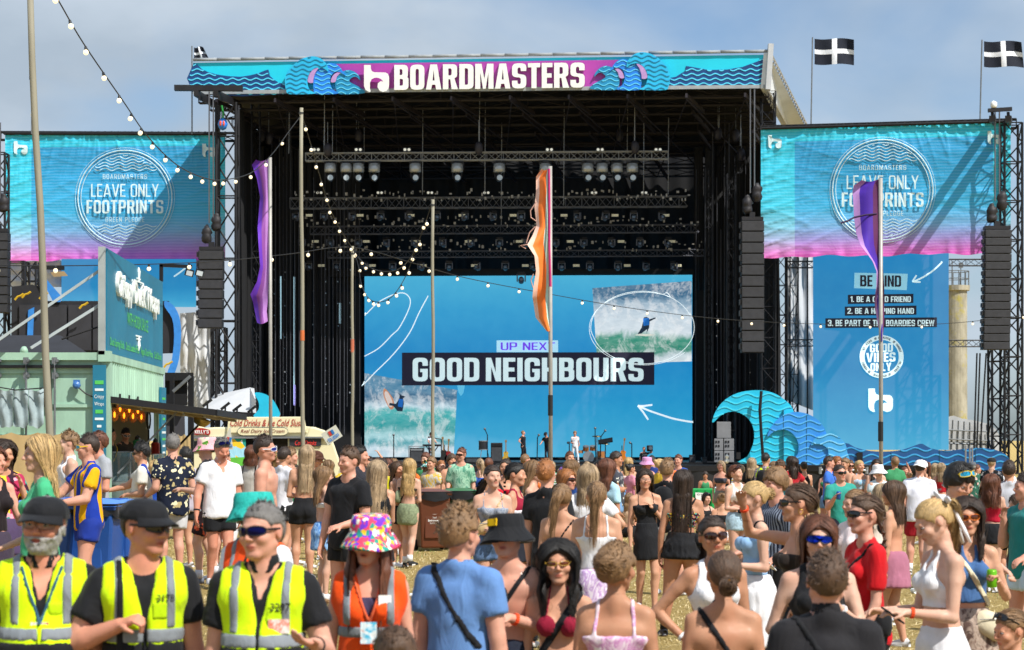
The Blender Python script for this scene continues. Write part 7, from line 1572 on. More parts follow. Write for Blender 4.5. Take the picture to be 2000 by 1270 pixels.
# roof sign
SG=thing('roof_sign','tall teal sign board standing along the stall roof edge','sign',CP(0,zt,0));zs0=at(208,688,38).z;zs1=at(205,485,38).z
mb=MB();mb.add([CP(.0,zs0,.04),CP(L_,zs0,.04),CP(L_,zs1,.04),CP(0,zs1,.04)]+[CP(.0,zs0,-.02),CP(L_,zs0,-.02),CP(L_,zs1,-.02),CP(0,zs1,-.02)],[(0,1,2,3),(4,7,6,5),(0,4,5,1),(3,2,6,7),(1,5,6,2),(0,3,7,4)]);obj('board',mb,M_TEAL,SG,world=True)
mb=MB();mb.bar(CP(-.06,zs0-.05,-.05),CP(-.06,zs1+.02,-.05),.12,.1,up=(0,1,0));obj('frame_post',mb,mat('sign_frame','#a8b0b0',.5,.3),SG,world=True)
sf=lambda cs,cz:(lambda a,b,z:CP(cs+a,cz+b,.05+z));SW,SGn=mat('sign_white','#dfe9ea',.6),mat('sign_green','#52c25a',.6)
text_obj('lettering','Crispy Duck Wraps',1,mat('letter_white','#e6ece9',.5),sf(L_*.5,zs0+1.30),SG,depth=.05,bold=.035,fit=(6.2,.62));text_obj('lettering','WITH HOISIN SAUCE',1,SGn,sf(L_*.5,zs0+.78),SG,bold=.004,fit=(3.1,.26));text_obj('lettering','Duck Spring Rolls   Duck Loaded Fries   Vegan Duck Wrap   Cold Drinks',1,SGn,sf(L_*.5,zs0+.20),SG,bold=.012,fit=(7.6,.20))
for zc,up in ((zs0+1.62,1),(zs0+.50,-1)):mb=MB();mb.box(CP(L_/2,zc,.06),(.02,1.1 if up>0 else .6,.03));mb.box(CP(L_/2,zc+up*.06,.06),(.02,.4,.03));mb.tube([CP(L_/2,zc,.06),CP(L_/2,zc+up*.2,.06),CP(L_/2,zc+up*.30,.06)],.1,6,radii=[.02,.045,.01]);obj('duck_mark',mb,SW,SG,world=True)
for a,b in (((204,522),(-20,676)),((204,590),(60,680))):mb=MB();mb.bar(at(*a,38.1),at(*b,37.6),.10,.05);tag(obj('sign_brace',mb,mat('brace_grey','#aab4b6',.5,.3)),('upper' if a[1]<550 else 'lower')+' slanted grey brace behind the stall sign','brace','braces of the stall sign')
mb=MB();mb.tube([at(200,636,38.1),at(120,663,37.9)],.018,6);tag(obj('guy_rod',mb,M_BLK),'thin black rod beside the stall sign braces','rod')
mb=MB();mb.lathe([(.08,0),(.07,.07),(.04,.12),(.001,.13)],14,at(47,690,38));tag(obj('roof_vent',mb,GRN,smooth=True),'small green vent cap on the container roof','vent')
dk=thing('black_tent','low black pop up tent behind the container roof','tent',at(80,690,44));mb=MB();a,b,c=at(-40,692,43),at(175,692,43),at(118,655,45);e=at(-40,655,45);mb.add([a,b,c,e,at(150,690,48),at(-40,690,48)],[(0,1,2,3),(1,4,2),(3,2,4,5),(0,5,4,1)]);obj('canopy',mb,mat('tent_black','#24252b',.8,0,.2,2,.4,6),dk,world=True)
# neighbour kiosk, tents, burlap screens
kb=thing('black_kiosk','black open kiosk frame behind the stall flap','kiosk',at(350,900,50));mb=MB();mb.prism([(322,728),(378,728),(378,742),(322,744)],lambda x,y,t:at(x,y,50-t),0,-2);mb.prism([(322,742),(366,742),(366,792),(322,792)],lambda x,y,t:at(x,y,50-t),-.2,-2);obj('fascia',mb,M_BLK2,kb,world=True)
mb=MB();mb.bar(at(373,735,49),at(373,945,49),.13,.13,up=(0,1,0));mb.bar(at(336,735,49.5),at(336,930,49.5),.1,.1,up=(0,1,0));obj('post',mb,M_BLK,kb,world=True);mb=MB();mb.bar(at(338,765,48.9),at(372,735,48.9),.07);obj('brace',mb,M_GAL,kb,world=True)
mb=MB();mb.prism([(318,770),(360,772),(362,880),(318,880)],lambda x,y,t:at(x,y,50.5-t),0,-.1);obj('curtain',mb,mat('kiosk_curtain','#3a3a40',.8,0,.3,2,.5,5),kb,world=True)
BUR=mat('burlap','#b49a6c',.95,0,.12,2,.5,60);BUR2=mat('denim_rag','#9fb0b4',.9,0,.25,2.5,.4,20)
def screen_cloth(label,px0,px1,y0,y1,d,m,cat='windbreak',name='burlap_screen',amp=.006,sag=.05,n=18):
 mb=MB()
 def f(a,b):x=px0+(px1-px0)*a;p=at(x,y0*b+y1*(1-b),d);return p+Vector((0,amp*math.sin(a*31+b*3)+amp*math.sin(a*13),-(sag*abs(math.sin(a*math.pi*3))*b)))
 mb.grid(n*2,8,f);n0=len(mb.v);mb.add([Vector(v)+Vector((0,.02,0)) for v in mb.v[:n0]],[q[::-1] for q in mb.f]);return tag(obj(name,mb,m,smooth=True),label,cat)
screen_cloth('sand coloured burlap screen before the container doors',-30,125,845,1075,36,BUR);screen_cloth('piece of burlap screen behind the stall hatch',335,372,848,930,47,BUR);screen_cloth('sand coloured burlap screen at the far right barrier',1905,2010,934,1010,60,BUR,sag=.0)
for k in range(3):
 mb=MB();x0=k*30-4
 def f(a,b):w=29;return at(x0+w*a,758+6*math.sin(a*math.pi)+72*(1-b)+2*math.sin(a*9+k)*(1-b),37.5+.03*math.sin(a*9+b*3+k)+.02*math.sin(b*9+a*4))
 mb.grid(14,10,f);n0=len(mb.v);mb.add([Vector(v)+Vector((0,.02,0)) for v in mb.v[:n0]],[q[::-1] for q in mb.f]);tag(obj('rag_bunting',mb,BUR2,smooth=True),('leftmost','middle','rightmost')[k]+' grey blue cloth hanging on the container doors','cloth','cloths hanging on the container doors')
mb=MB();mb.tube([at(-10,755,37.4),at(30,762,37.4),at(85,758,37.4)],.012,5);mb.tube([at(85,758,37.4),at(97,742,37.4)],.008,4);tag(obj('rag_line',mb,M_WIRE),'dark line carrying the cloths on the container','line')
for px,y in ((340,521),):
 t_=thing('lamp_gantry','black arm with two flood lamps behind the stall sign','lamp',at(340,521,60));mb=MB();mb.bar(at(315,550,60),at(315,517,60),.1,.1,up=(0,1,0));mb.bar(at(313,518,60),at(375,521,60),.1);obj('arm',mb,M_BLK,t_,world=True)
 for q in (370,390):mb=MB();mb.box(at(q,533,59.8),(.24,.12,.2),Matrix.Rotation(R(15),3,'Y'));obj('lamp_housing',mb,M_BLK,t_,world=True);mb=MB();mb.box(at(q,534,59.7),(.18,.02,.14),Matrix.Rotation(R(15),3,'Y'));obj('lamp_glass',mb,mat('flood_glass','#b8c0c4',.1),t_,world=True)
t_=thing('lamp_gantry','pale flood lamp panel on a truss below the left banner','lamp',at(110,535,110));mb=MB();mb.bar(at(62,522,110),at(125,524,110),.25,.2);obj('arm',mb,M_BLK,t_,world=True);mb=MB();mb.prism([(98,532),(125,530),(133,539),(105,541)],lambda x,y,t:at(x,y,109.5-t),0,-.1);obj('lamp_panel',mb,mat('brown_panel','#9b8460',.4),t_,world=True)
# ice cream van
VD=58.0;CR=mat('van_cream','#e4dcb6',.35,0,.04,.8,.05,20);vm=lambda x,y,t=0:at(x,y,VD-t)
VN=thing('ice_cream_van','cream ice cream van with red lettered roof sign behind the crowd','van',vm(520,960));RED=mat('letter_red','#a81c1c',.5)
mb=MB();mb.prism(smooth_poly([(375,842),(400,836),(450,834),(590,832),(625,838),(638,844),(650,862),(658,885),(664,905),(668,950),(660,1008),(375,1008)],2),vm,0,-2.0);obj('body',mb,CR,VN,world=True,bevel=.05)
mb=MB();mb.prism([(443,846),(446,815),(594,814),(600,846)],vm,.1,-1.4);obj('roof_sign_box',mb,CR,VN,world=True,bevel=.02);mb=MB();mb.prism([(378,853),(652,853),(652,856),(378,857)],vm,.12,0);obj('trim',mb,M_ALU,VN,world=True)
mb=MB();mb.prism([(480,856),(562,856),(562,905),(480,905)],vm,.02,-.02);obj('serving_window',mb,mat('dark_glass','#14110e',.1),VN,world=True)
mb=MB();mb.prism([(565,857),(627,857),(627,872),(565,873)],vm,.05,0);obj('black_panel',mb,mat('van_black','#2a2c33',.4),VN,world=True);text_obj('lettering','Cold Drinks',1,mat('neon_red','#d8342c',.5),lambda a,b,z:vm(597+a,865-b,.07),VN,bold=.01,shear=.3,fit=(42,10))
text_obj('lettering','Cold Drinks & Ice Cold Slush',1,RED,lambda a,b,z:vm(521+a,826-b,.12),VN,bold=.006,shear=.35,fit=(142,14))
pill=arc(551,843,12,8.5,-90,90,10)+arc(475,843,12,8.5,90,270,10)
mb=MB();mb.prism(pill,vm,.125,.1);obj('oval_frame',mb,mat('pill_dark','#39404a',.5),VN,world=True);mb=MB();mb.prism([(513+(x-513)*.985,843+(y-843)*.86) for x,y in pill],vm,.135,.12);obj('oval_plate',mb,CR,VN,world=True)
text_obj('lettering','Real Dairy Ice Cream',1,mat('letter_maroon','#7a2c28',.5),lambda a,b,z:vm(513+a,843-b,.15),VN,bold=.01,shear=.3,fit=(86,9))
mb=MB();mb.prism(smooth_poly([(378,839),(390,836),(400,837),(409,840),(411,846),(407,850),(395,848),(384,850),(377,846)],2),vm,.08,0);obj('logo_plate',mb,RED,VN,world=True);block_text('lettering',"KELLY'S",M_WHT,lambda a,b,z:vm(394+a,843.5-b,.10),VN,(27,6.5),s=.17)
mb=MB();mb.prism([(430,856),(480,855),(480,916),(432,918)],vm,.06,0);obj('menu_picture',mb,cloth('#9fd4ea','print','#6fbf4a','#e8f4f8',.25),VN,world=True);mb=MB();mb.prism([(433,895),(478,893),(478,914),(434,915)],vm,.075,.06);obj('menu_grass',mb,mat('menu_green','#5fb83c',.6),VN,world=True)
mb=MB();mb.prism([(378,862),(428,860),(428,880),(378,884)],vm,.03,-.05);obj('cab_window',mb,mat('dark_glass','#14110e',.1),VN,world=True)
for x_ in (425,610):
 q=MB();q.tube([vm(x_,1006,.15),vm(x_,1006,-.15)],.36,18);w_=obj('wheel',q,mat('rubber','#141414',.8),VN,world=True);q=MB();q.tube([vm(x_,1006,.17),vm(x_,1006,.15)],.2,14);obj('hub',q,M_ALU,VN,world=True)
for i,(x,y,w,h,ro,lb) in enumerate(((447,858,22,42,8,'grey triangular slush sign hanging on the left of the ice cream van'),(648,850,34,26,-32,'tilted slush sign on the right corner of the ice cream van'))):
 t_=thing('slush_sign',lb,'sign',vm(x,y,.7));c_,s_=math.cos(R(ro)),math.sin(R(ro));F2=lambda a,b,t:vm(x+a*c_-b*s_,y+a*s_+b*c_,.7+t)
 P=[(-3,-h/2),(0,-h/2-2),(w/2,h/2-2),(-w/2,h/2)] if i==0 else [(-w/2,-h/2),(w/2,-h/2),(w/2,h/2),(-w/2,h/2)]
 mb=MB();mb.prism(P,F2,.04,0);obj('plate',mb,mat('plate_grey','#c3c3b6',.5),t_,world=True)
 for k,cc in enumerate(('#b8332c','#2b6fb0')):mb=MB();q=-4+k*5;mb.prism([(q,-4),(q+4.5,-4),(q+4,5),(q+.5,5)] if i==0 else [(q,-9),(q+6,-9),(q+6,0),(q,0)],F2,.06,.045);obj('cup_picture',mb,mat('cup_'+cc,cc,.5),t_,world=True)
 block_text('lettering','SLUSH',mat('slush_blue','#1f6fb8',.5),lambda a,b,z:F2(a,(12 if i==0 else 6)-b,.065),t_,(17 if i==0 else 24,7),s=.17)
# bins, tanks, barriers
def wheelie(label,x,y,rz,c,cl,w=.58,dp=.72,h=1.02,liner=True,group='wheeled bins',lid_open=False):
 z=ground_z(x,y);t=thing('wheelie_bin',label,'bin',(x,y,z),rz,group);mb=MB();b=[(-w*.40,-dp*.38),(w*.40,-dp*.38),(w*.40,dp*.38),(-w*.40,dp*.38)];tp=[(-w/2,-dp/2),(w/2,-dp/2),(w/2,dp/2),(-w/2,dp/2)]
 mb.add([(x_,y_,.06) for x_,y_ in b]+[(x_,y_,h*.93) for x_,y_ in tp],[(0,1,2,3)[::-1],(4,5,6,7),(0,1,5,4),(1,2,6,5),(2,3,7,6),(3,0,4,7)]);obj('bin_body',mb,mat('bin_'+c,c,.5,0,.1,2,.15,40),t,bevel=.03)
 mb=MB();mb.box((0,0,h*.925),(w*1.08,dp*1.06,.05));obj('rim',mb,mat('bin_'+c,c,.5),t,bevel=.015)
 mb=MB();mb.box((0,-dp*.43,h*.52),(w*.62,.03,h*.62));obj('front_panel',mb,mat('bin_'+c,c,.5),t,bevel=.02)
 if liner:
  mb=MB();n=40;vs=[]
  for k in range(n):
   a=2*math.pi*k/n;ca,sa=math.cos(a),math.sin(a);sx=math.copysign(abs(ca)**.35,ca)*(w*.56+.012*math.sin(a*9));sy=math.copysign(abs(sa)**.35,sa)*(dp*.545+.012*math.sin(a*7));vs+=[(sx,sy,h*.96),(sx*1.01,sy*1.01,h*.84+.03*math.sin(a*5)+.015*math.sin(a*13))]
  mb.add(vs,[(2*k,2*k+1,(2*k+3)%(2*n),(2*k+2)%(2*n)) for k in range(n)]);obj('bin_liner',mb,mat('bin_liner','#1c1d20',.3,0,.4,6,.5,10),t,smooth=True)
 mb=MB();mb.grid(6,6,lambda a,b_:Vector(((a-.5)*w*1.12,(b_-.5)*dp*1.1,h*.965+.05*math.sin(a*math.pi)*math.sin(b_*math.pi)**.5)));n0=len(mb.v);mb.add([Vector(v)-Vector((0,0,.03)) for v in mb.v[:n0]],[q[::-1] for q in mb.f]);lid=obj('lid',mb,mat('lid_'+cl,cl,.4,0,.08,2),t,smooth=True)
 mb=MB();mb.tube([(-w*.4,dp*.6,h*.98),(w*.4,dp*.6,h*.98)],.018,8);obj('handle',mb,mat('bin_'+c,c,.5),t)
 for s_ in (-1,1):mb=MB();mb.tube([(s_*w*.36,dp*.4,.1),(s_*w*.46,dp*.4,.1)],.1,14);obj('wheel',mb,mat('rubber','#141414',.8),t)
 return t
def bin_logo(t,dp=.72,w=.5,h=1.02):
 Wm=M_WHT;base=t.location;Rz=Matrix.Rotation(t.rotation_euler.z,3,'Z');f=lambda cx,cz:(lambda a,b,z:base+Rz@Vector((cx+a,-dp*.43-.018,cz+b)))
 block_text('lettering','G',Wm,f(0,h*.72),t,(.11,.13));text_obj('lettering','Gwastraff',1,Wm,f(0,h*.60),t,fit=(.07,.03));text_obj('lettering','Environmental',1,Wm,f(0,h*.55),t,bold=.02,fit=(.24,.04));text_obj('lettering','Tel 01872 561000',1,Wm,f(0,h*.50),t,fit=(.18,.03))
b1=wheelie('brown wheeled bin with black liner beside the green bin',dx_(843,37.2),37.2,R(12),'#5f2f17','#6a3a2c',h=1.12);b2=wheelie('dark green wheeled bin right of the brown bin',dx_(898,37.6),37.6,R(4),'#123a1c','#2c6a3c',h=1.12);bin_logo(b1);bin_logo(b2)
wheelie('blue wheeled bin behind the grey bearded guard',dx_(60,21.5),21.5,R(6),'#1d4f9a','#4c86d8',w=.95,dp=.8,h=1.16,group='blue bins');wheelie('blue wheeled bin between the two cap wearing guards',dx_(180,21.9),21.9,R(-4),'#1d4f9a','#4c86d8',w=.66,dp=.8,h=1.14,group='blue bins')
wheelie('blue wheeled bin behind the shoulder of the second guard',dx_(248,22.4),22.4,R(-8),'#1d4f9a','#4c86d8',w=.3,dp=.8,h=1.12,group='blue bins')
gt=thing('green_crate','bright green plastic pallet box with white notice near the stage','crate',at(1372,1010,55));gm=lambda x,y,t:at(x,y,55-t);mb=MB();mb.prism([(1345,954),(1396,954),(1394,1029),(1348,1029)],gm,0,-.8);obj('box',mb,mat('crate_green','#0f9a4c',.4,0,.1,2),gt,world=True,bevel=.03)
for x_ in (1350,1362,1378,1390):mb=MB();mb.prism([(x_,957),(x_+2.5,957),(x_+2.5,1027),(x_,1027)],gm,.03,0);obj('rib',mb,mat('crate_green','#0f9a4c',.4),gt,world=True)
mb=MB();mb.prism([(1358,962),(1374,963),(1373,979),(1359,978)],gm,.05,.03);obj('notice',mb,M_WHT,gt,world=True);text_obj('lettering','IQ 5',1,mat('ink_black','#15151a',.6),lambda a,b,z:gm(1366+a,966-b,.055),gt,bold=.01,fit=(9,4))
def barrier(label,px0,px1,d,y0,y1,m,posts=True):
 y1=YH+(CAMZ-ground_z(dx_(px0,d),d))/d*4000;t=thing('crowd_barrier',label,'barrier',at(px0,y1,d),group='crowd barriers');mb=MB();mb.prism([(px0,y0+3),(px1,y0+3),(px1,y1),(px0,y1)],lambda x,y,t_:at(x,y,d-t_),0,-.04);obj('panel',mb,m,t,world=True);mb=MB();mb.tube([at(px0,y0+1,d),at(px1,y0+1,d)],.035,6)
 n=max(2,int((px1-px0)/4000*d/1.1))
 for i in range(n+1):x_=px0+(px1-px0)*i/n;mb.tube([at(x_,y0+1,d-.06),at(x_,y1+3,d-.06)],.025,5)
 obj('frame',mb,M_ALU,t,world=True)
AB=mat('barrier_alu','#a3a7a8',.5,.3,.12,1.5);barrier('silver crowd barrier at the centre right before the stage',1180,1235,60,949,1010,AB);barrier('dark crowd barrier behind the green crate',1396,1475,62,952,1000,mat('barrier_dark','#33353a',.6),);barrier('silver crowd barrier behind the white capped man',1795,1985,58,964,1020,AB);barrier('silver crowd barrier far left of the bins',955,1010,60,935,1000,AB)
mb=MB();mb.tube([at(1600,918,112),at(1695,919,112)],.07,6)
for x_ in (1602,1693):mb.tube([at(x_,912,112),at(x_,926,112)],.09,6)
tag(obj('stage_pipe',mb,M_ALU),'horizontal silver pipe fixed on the stage front below the giant wave','pipe')
mb=MB();p=at(1420,905,113.3);mb.lathe([(.05,0),(.12,.1),(.07,.25),(.1,.4),(.02,.5)],8,p);tag(obj('tied_cloth',mb,M_WHT),'small white cloth tied on the stage edge','cloth')
wp=thing('wooden_post','bright orange wooden post end standing between people at the right','post',at(1948,1160,30));mb=MB();mb.box(Vector((at(1948,0,30).x,30,.42)),(.13,.1,1.0));obj('post',mb,mat('orange_wood','#b8651c',.6,0,.15,3,.2,30,stretch=(1,1,.2)),wp,world=True,bevel=.01);mb=MB();mb.box(Vector((at(1954.5,0,30).x,30,.42)),(.03,.11,1.02));obj('white_edge',mb,M_WHT,wp,world=True)
# litter
for i,(px,py,lb) in enumerate(((842,1111,'crumpled white paper on the grass by the bins'),(808,1165,'white cup lying on the grass behind the orange vest'),(1140,1232,'flattened pale wrapper on the straw'))):
 s_=(py-YH)/2.0;d=4000/s_;p=at(px,py,d);p.z=ground_z(p.x,p.y)+.03;mb=MB();mb.ball(p,(.07,.05,.03),8,5);mb.v=[(a+.012*math.sin(b*90+c*70),b,c+.01*math.sin(a*110)) for a,b,c in mb.v];tag(obj('litter',mb,M_WHT),lb,'litter',None,'thing')
rl=random.Random(5)
for i in range(14):
 d=rl.uniform(13,34);x=rl.uniform(-.2,.24)*d;mb=MB();z=ground_z(x,d)+.025
 if i%3:mb.ball((x,d,z),(rl.uniform(.04,.09),.06,.025),8,5);mb.v=[(a+.015*math.sin(b*90+c*70),b,c+.012*math.sin(a*110)) for a,b,c in mb.v]
 else :mb.lathe([(.03,-.05),(.04,.05),(.038,.05),(.001,-.045)],10,(x,d,z+.01),Matrix.Rotation(R(90),3,'X')@Matrix.Rotation(rl.uniform(0,3),3,'Y'))
 tag(obj('litter',mb,M_WHT if i%3!=1 else mat('litter_brown','#8a6a48',.7)),'crushed paper scrap on the straw' if i%3 else 'empty paper cup lying on the straw','litter','litter on the field','thing')
# band gear on the stage
BD=119.2;bz=zd
def bx(px):return dx_(px,BD)
def mic(label,px,hgt,lean=0,boom=None,y=BD):
 t=thing('microphone_stand',label,'microphone stand',(bx(px),y,bz));mb=MB();mb.tube([(0,0,0),(lean,0,hgt)],.035,6)
 for a in (0,2.1,4.2):mb.tube([(0,0,.25),(.3*math.cos(a),.3*math.sin(a),.02)],.025,5)
 if boom:mb.tube([(lean,0,hgt),(lean+boom[0],-.1,hgt+boom[1])],.028,5)
 obj('stand',mb,M_BLK,t);e=Vector((lean+(boom[0] if boom else 0),-.1,hgt+(boom[1] if boom else 0)));mb=MB();mb.ball(e,.075,8,5);obj('mic_head',mb,mat('mic_grey','#6f7276',.4,.5),t,smooth=True)
mic('microphone stand alone before the surf picture at the left',769,1.6);mic('microphone stand right of the keyboard player',862,1.35,0,(-.7,.12));mic('microphone stand beside the lone drum',952,1.6,-.0,(-.15,.35));mic('microphone stand between the two men in black',1049,1.45,.02,(.08,.15));mic('microphone stand left of the man in white',1112,1.2,0,(-.08,-.05));mic('tall microphone stand over the drum kit',1164,1.55,-.05,(.0,.45));mic('boom microphone leaning over the drum kit',1172,1.5,.05,(.25,.35));mic('low microphone stand right of the upright guitar',1234,1.1,0,(-.1,.05))
def drum(mb,c,r,h,M=None):mb.lathe([(r,-h/2),(r,h/2)],18,c,M)
DK=thing('drum_kit','drum kit with wooden shells behind the man in white','drum kit',(bx(1155),BD+.6,bz))
for nm_,c,r,h,M in (('bass_drum',(-.15,-.25,.32),.32,.45,Matrix.Rotation(R(90),3,'X')),('tom',(-.3,0,.82),.18,.24,Matrix.Rotation(R(20),3,'X')),('tom',(.1,0,.84),.17,.22,Matrix.Rotation(R(20),3,'X')),('floor_tom',(.6,.1,.45),.22,.4,None),('snare_drum',(-.65,.1,.62),.19,.15,None)):
 mb=MB();drum(mb,c,r,h,M);o_=obj(nm_,mb,mat('drum_wood','#a86f3c',.35,0,.12,6),DK);pass
 for s_ in (-1,1):mb=MB();v=Vector((0,0,s_*h/2));v=M@v if M else v;mb.lathe([(r*1.03,-.02),(r*1.03,.02),(.001,.021)],18,Vector(c)+v,M);q=obj('rim',mb,M_ALU,DK);q.parent=o_
for c,r in (((-.9,.1,1.0),.24),((.35,.1,1.55),.30),((.85,.0,1.1),.27)):mb=MB();mb.lathe([(.001,.03),(r*.3,.01),(r,-.02),(r*.98,-.028)],18,c,Matrix.Rotation(R(8),3,'X'));obj('cymbal',mb,mat('cymbal','#6b5a34',.3,.8),DK,smooth=True);mb=MB();mb.tube([(c[0],c[1],0),c],.025,5);obj('cymbal_stand',mb,M_ALU,DK)
mb=MB();mb.box((.0,.2,.02),(2.4,1.4,.1));obj('drum_riser',mb,M_BLK,DK)
t_=thing('music_tablet','tilted black pad on a stand right of the drum kit','music stand',(bx(1182),BD-.3,bz));mb=MB();mb.box((0,0,1.25),(.85,.5,.06),Matrix.Rotation(R(28),3,'X')@Matrix.Rotation(R(-12),3,'Y'));obj('pad',mb,M_BLK,t_);mb=MB();mb.tube([(0,0,0),(0,0,1.2)],.03,6);obj('stand',mb,M_BLK,t_)
t_=thing('floor_tom','single dark drum on a stand left of the black amplifier','drum',(bx(944),BD,bz));mb=MB();drum(mb,(0,0,1.0),.27,.5);obj('shell',mb,mat('drum_dark','#24262c',.3,0,.2),t_);mb=MB()
for s_ in (-1,1):drum(mb,(0,0,1.0+s_*.25),.285,.05)
for a in (0,2.1,4.2):mb.tube([(.2*math.cos(a),.2*math.sin(a),.8),(.4*math.cos(a),.4*math.sin(a),0)],.022,5)
obj('rim',mb,M_ALU,t_)
def ampbox(label,px,w,h,c='#17181b',y=BD,frame=False):
 t=thing('amplifier',label,'amplifier',(bx(px),y,bz));mb=MB();mb.box((0,0,h/2),(w,.5,h));obj('cabinet',mb,mat('amp_'+c,c,.6),t,bevel=.03);mb=MB();mb.box((0,-.26,h*.42),(w*.86,.03,h*.68));obj('grille',mb,mat('amp_grille','#3a3c40',.8,0,.2,6,.5,60),t)
 mb=MB();mb.box((0,-.26,h*.88),(w*.86,.03,h*.12));obj('panel',mb,M_ALU if frame else M_BLK,t)
 if frame:mb=MB();mb.tube([(-w*.55,-.3,0),(-w*.55,-.3,h*1.1),(w*.55,-.3,h*1.1),(w*.55,-.3,0)],.04,6);obj('road_frame',mb,M_ALU,t)
ampbox('silver framed amplifier rack left of the keyboard player',814,.8,.85,frame=True);ampbox('tall black amplifier behind the crowd centre',970,.68,1.15);ampbox('low black floor monitor at the centre of the stage',925,1.0,.3);ampbox('small black box near the right stage edge',1352,.35,.45);ampbox('low black box at the stage right corner',1375,.3,.3)
def guitar(label,px,h,c,lean=0,y=BD):
 t=thing('guitar',label,'guitar',(bx(px),y,bz),0);Rt=Matrix.Rotation(R(lean),3,'Y');mb=MB();mb.prism([(a,b) for a,b in smooth_poly([(-.17,.1),(-.2,.25),(-.12,.42),(-.15,.56),(-.06,.64),(.06,.64),(.15,.56),(.12,.42),(.2,.25),(.17,.1),(0,.05)],3)],lambda x,y_,t0:Rt@Vector((x*h,-t0,y_*h)),.06,-.02);obj('guitar_body',mb,mat('guitar_'+c,c,.25),t);mb=MB();mb.box(Rt@Vector((0,-.06,.9*h)),(.06,.04,.6*h),Rt);mb.box(Rt@Vector((0,-.06,1.24*h)),(.12,.04,.14),Rt);obj('neck',mb,mat('guitar_neck','#8a6a3c',.5),t)
 mb=MB();mb.tube([(0,.15,0),(0,.12,.9*h)],.025,5);mb.tube([(0,.1,.25),(-.25,-.2,0)],.02,5);mb.tube([(0,.1,.25),(.25,-.2,0)],.02,5);obj('guitar_stand',mb,M_BLK,t)
guitar('bright orange guitar standing alone right of the drum kit',1215,1.1,'#c9731a',6);guitar('red guitar on a stand right of the keyboard player',875,1.05,'#8a1c20',2);guitar('dark guitar beside the red one',868,1.15,'#232323',-4);guitar('guitar neck rising behind the tall black amplifier',988,1.0,'#c9a23c',0,BD+.6)
KB=thing('keyboard','black stage keyboard on a stand under the musician','keyboard',(bx(844),BD,bz));mb=MB();mb.box((0,0,1.0),(1.1,.4,.12));obj('keys',mb,M_BLK,KB,bevel=.02);mb=MB();mb.tube([(-.35,0,0),(.35,0,.95)],.03,5);mb.tube([(.35,0,0),(-.35,0,.95)],.03,5);obj('stand',mb,M_BLK,KB)
# the crowd
PKT=cloth('#b4d800')
YEL,ORG,GREY=cloth('#cdf000'),cloth('#f2500c'),cloth('#7f858b');BLKC,WHTC,NAVY=cloth('#15161a'),cloth('#e4e4e8'),cloth('#1b2233')
def PP(label,px,yt,s,yaw,sex='f',h=None,**k):
 d=4000/s;x=dx_(px,d);z=ground_z(x,d);hat=any(w[0] in ('cap','bucket') for w in k.get('wear',()))
 if h is None:h=(CAMZ-z)-(yt-YH)/s-(.02 if hat else .012);h=min(max(h,1.34),1.99)
 q=random.Random(int(px*7+yt*3));P_=('down','bent','front','hip','phone','cross','drink','down','bent','chest')
 if s<260:k.setdefault('L',q.choice(P_));k.setdefault('R',q.choice(P_));k.setdefault('legs',q.choice(('stand','shift','wide','walk')));k.setdefault('stride',.45);k.setdefault('side',q.uniform(-3,3));k.setdefault('build',q.choice((.94,1,1.05,1.12)))
 hd_=k.get('head',(q.uniform(-25,25),q.uniform(0,10),0));k['head']=(hd_[0],hd_[1],hd_[2]+q.uniform(-6,6))
 k.setdefault('det',2 if s>250 else 1 if s>105 else 0)
 return person(dict(label=label,sex=sex,yaw=yaw,h=h,px=s,loc=(x,d,z),**k))
def hivis(c=None,lan=False,**o):
 c=c or YEL;w=[('vest',c,o),('strip',GREY,{'z':(.655,.69),'t':.006,'name':'reflective_strip'}),*[('strip',GREY,{'x':(.064,.012),'sgn':q,'zl':.69,'t':.006,'name':'reflective_strip'}) for q in (-1,1)]]
 return w+[('panel',BLKC,{'x':(0,.0045),'t':.009,'zl':.5,'name':'zip'}),('panel',PKT if c is YEL else c,{'z':(.715,.755),'x':(.036,.018),'sgn':1,'t':.007,'name':'pocket'})]
BP=('panel',BLKC,{'z':(.49,.657),'t':.005,'name':'panel'})
# ---- near people
PP('grey bearded guard in black cap, clear glasses and yellow vest at the left edge',84,970,455,8,'m',build=1.03,belly=1.0,head=(-14,0,0),hair='crop',haircol='grey',beard='grey',glasses='clear',skin='red',L='down',R='down',wear=[('tshirt',BLKC,{'neck':'v','collar':True,'vd':.12}),*hivis(vz=.71,vs=.21),BP,('lanyard',cloth('#2f5a70')),('cap',BLKC),('trousers',BLKC)])
PP('guard in black cap and sunglasses gripping a strap over his yellow vest',280,975,455,14,'m',build=.97,head=(42,3,0),hair='crop',haircol='dark',glasses='dark',stubble=.4,skin='red',L='down',R=((.5,-.05,-1),(-.95,-.7,.45)),hR=1,curlR=.95,armr=1.1,wear=[('tshirt',BLKC,{}),*hivis(vz=.71,vs=.21),BP,('cap',BLKC),('trousers',BLKC),('backstraps',BLKC,{'side':-1}),('text',mat('ink_black','#15151a',.6),{'s':'3178','p':(.085,-.126,1.30),'fit':(.075,.032),'rz':14})])
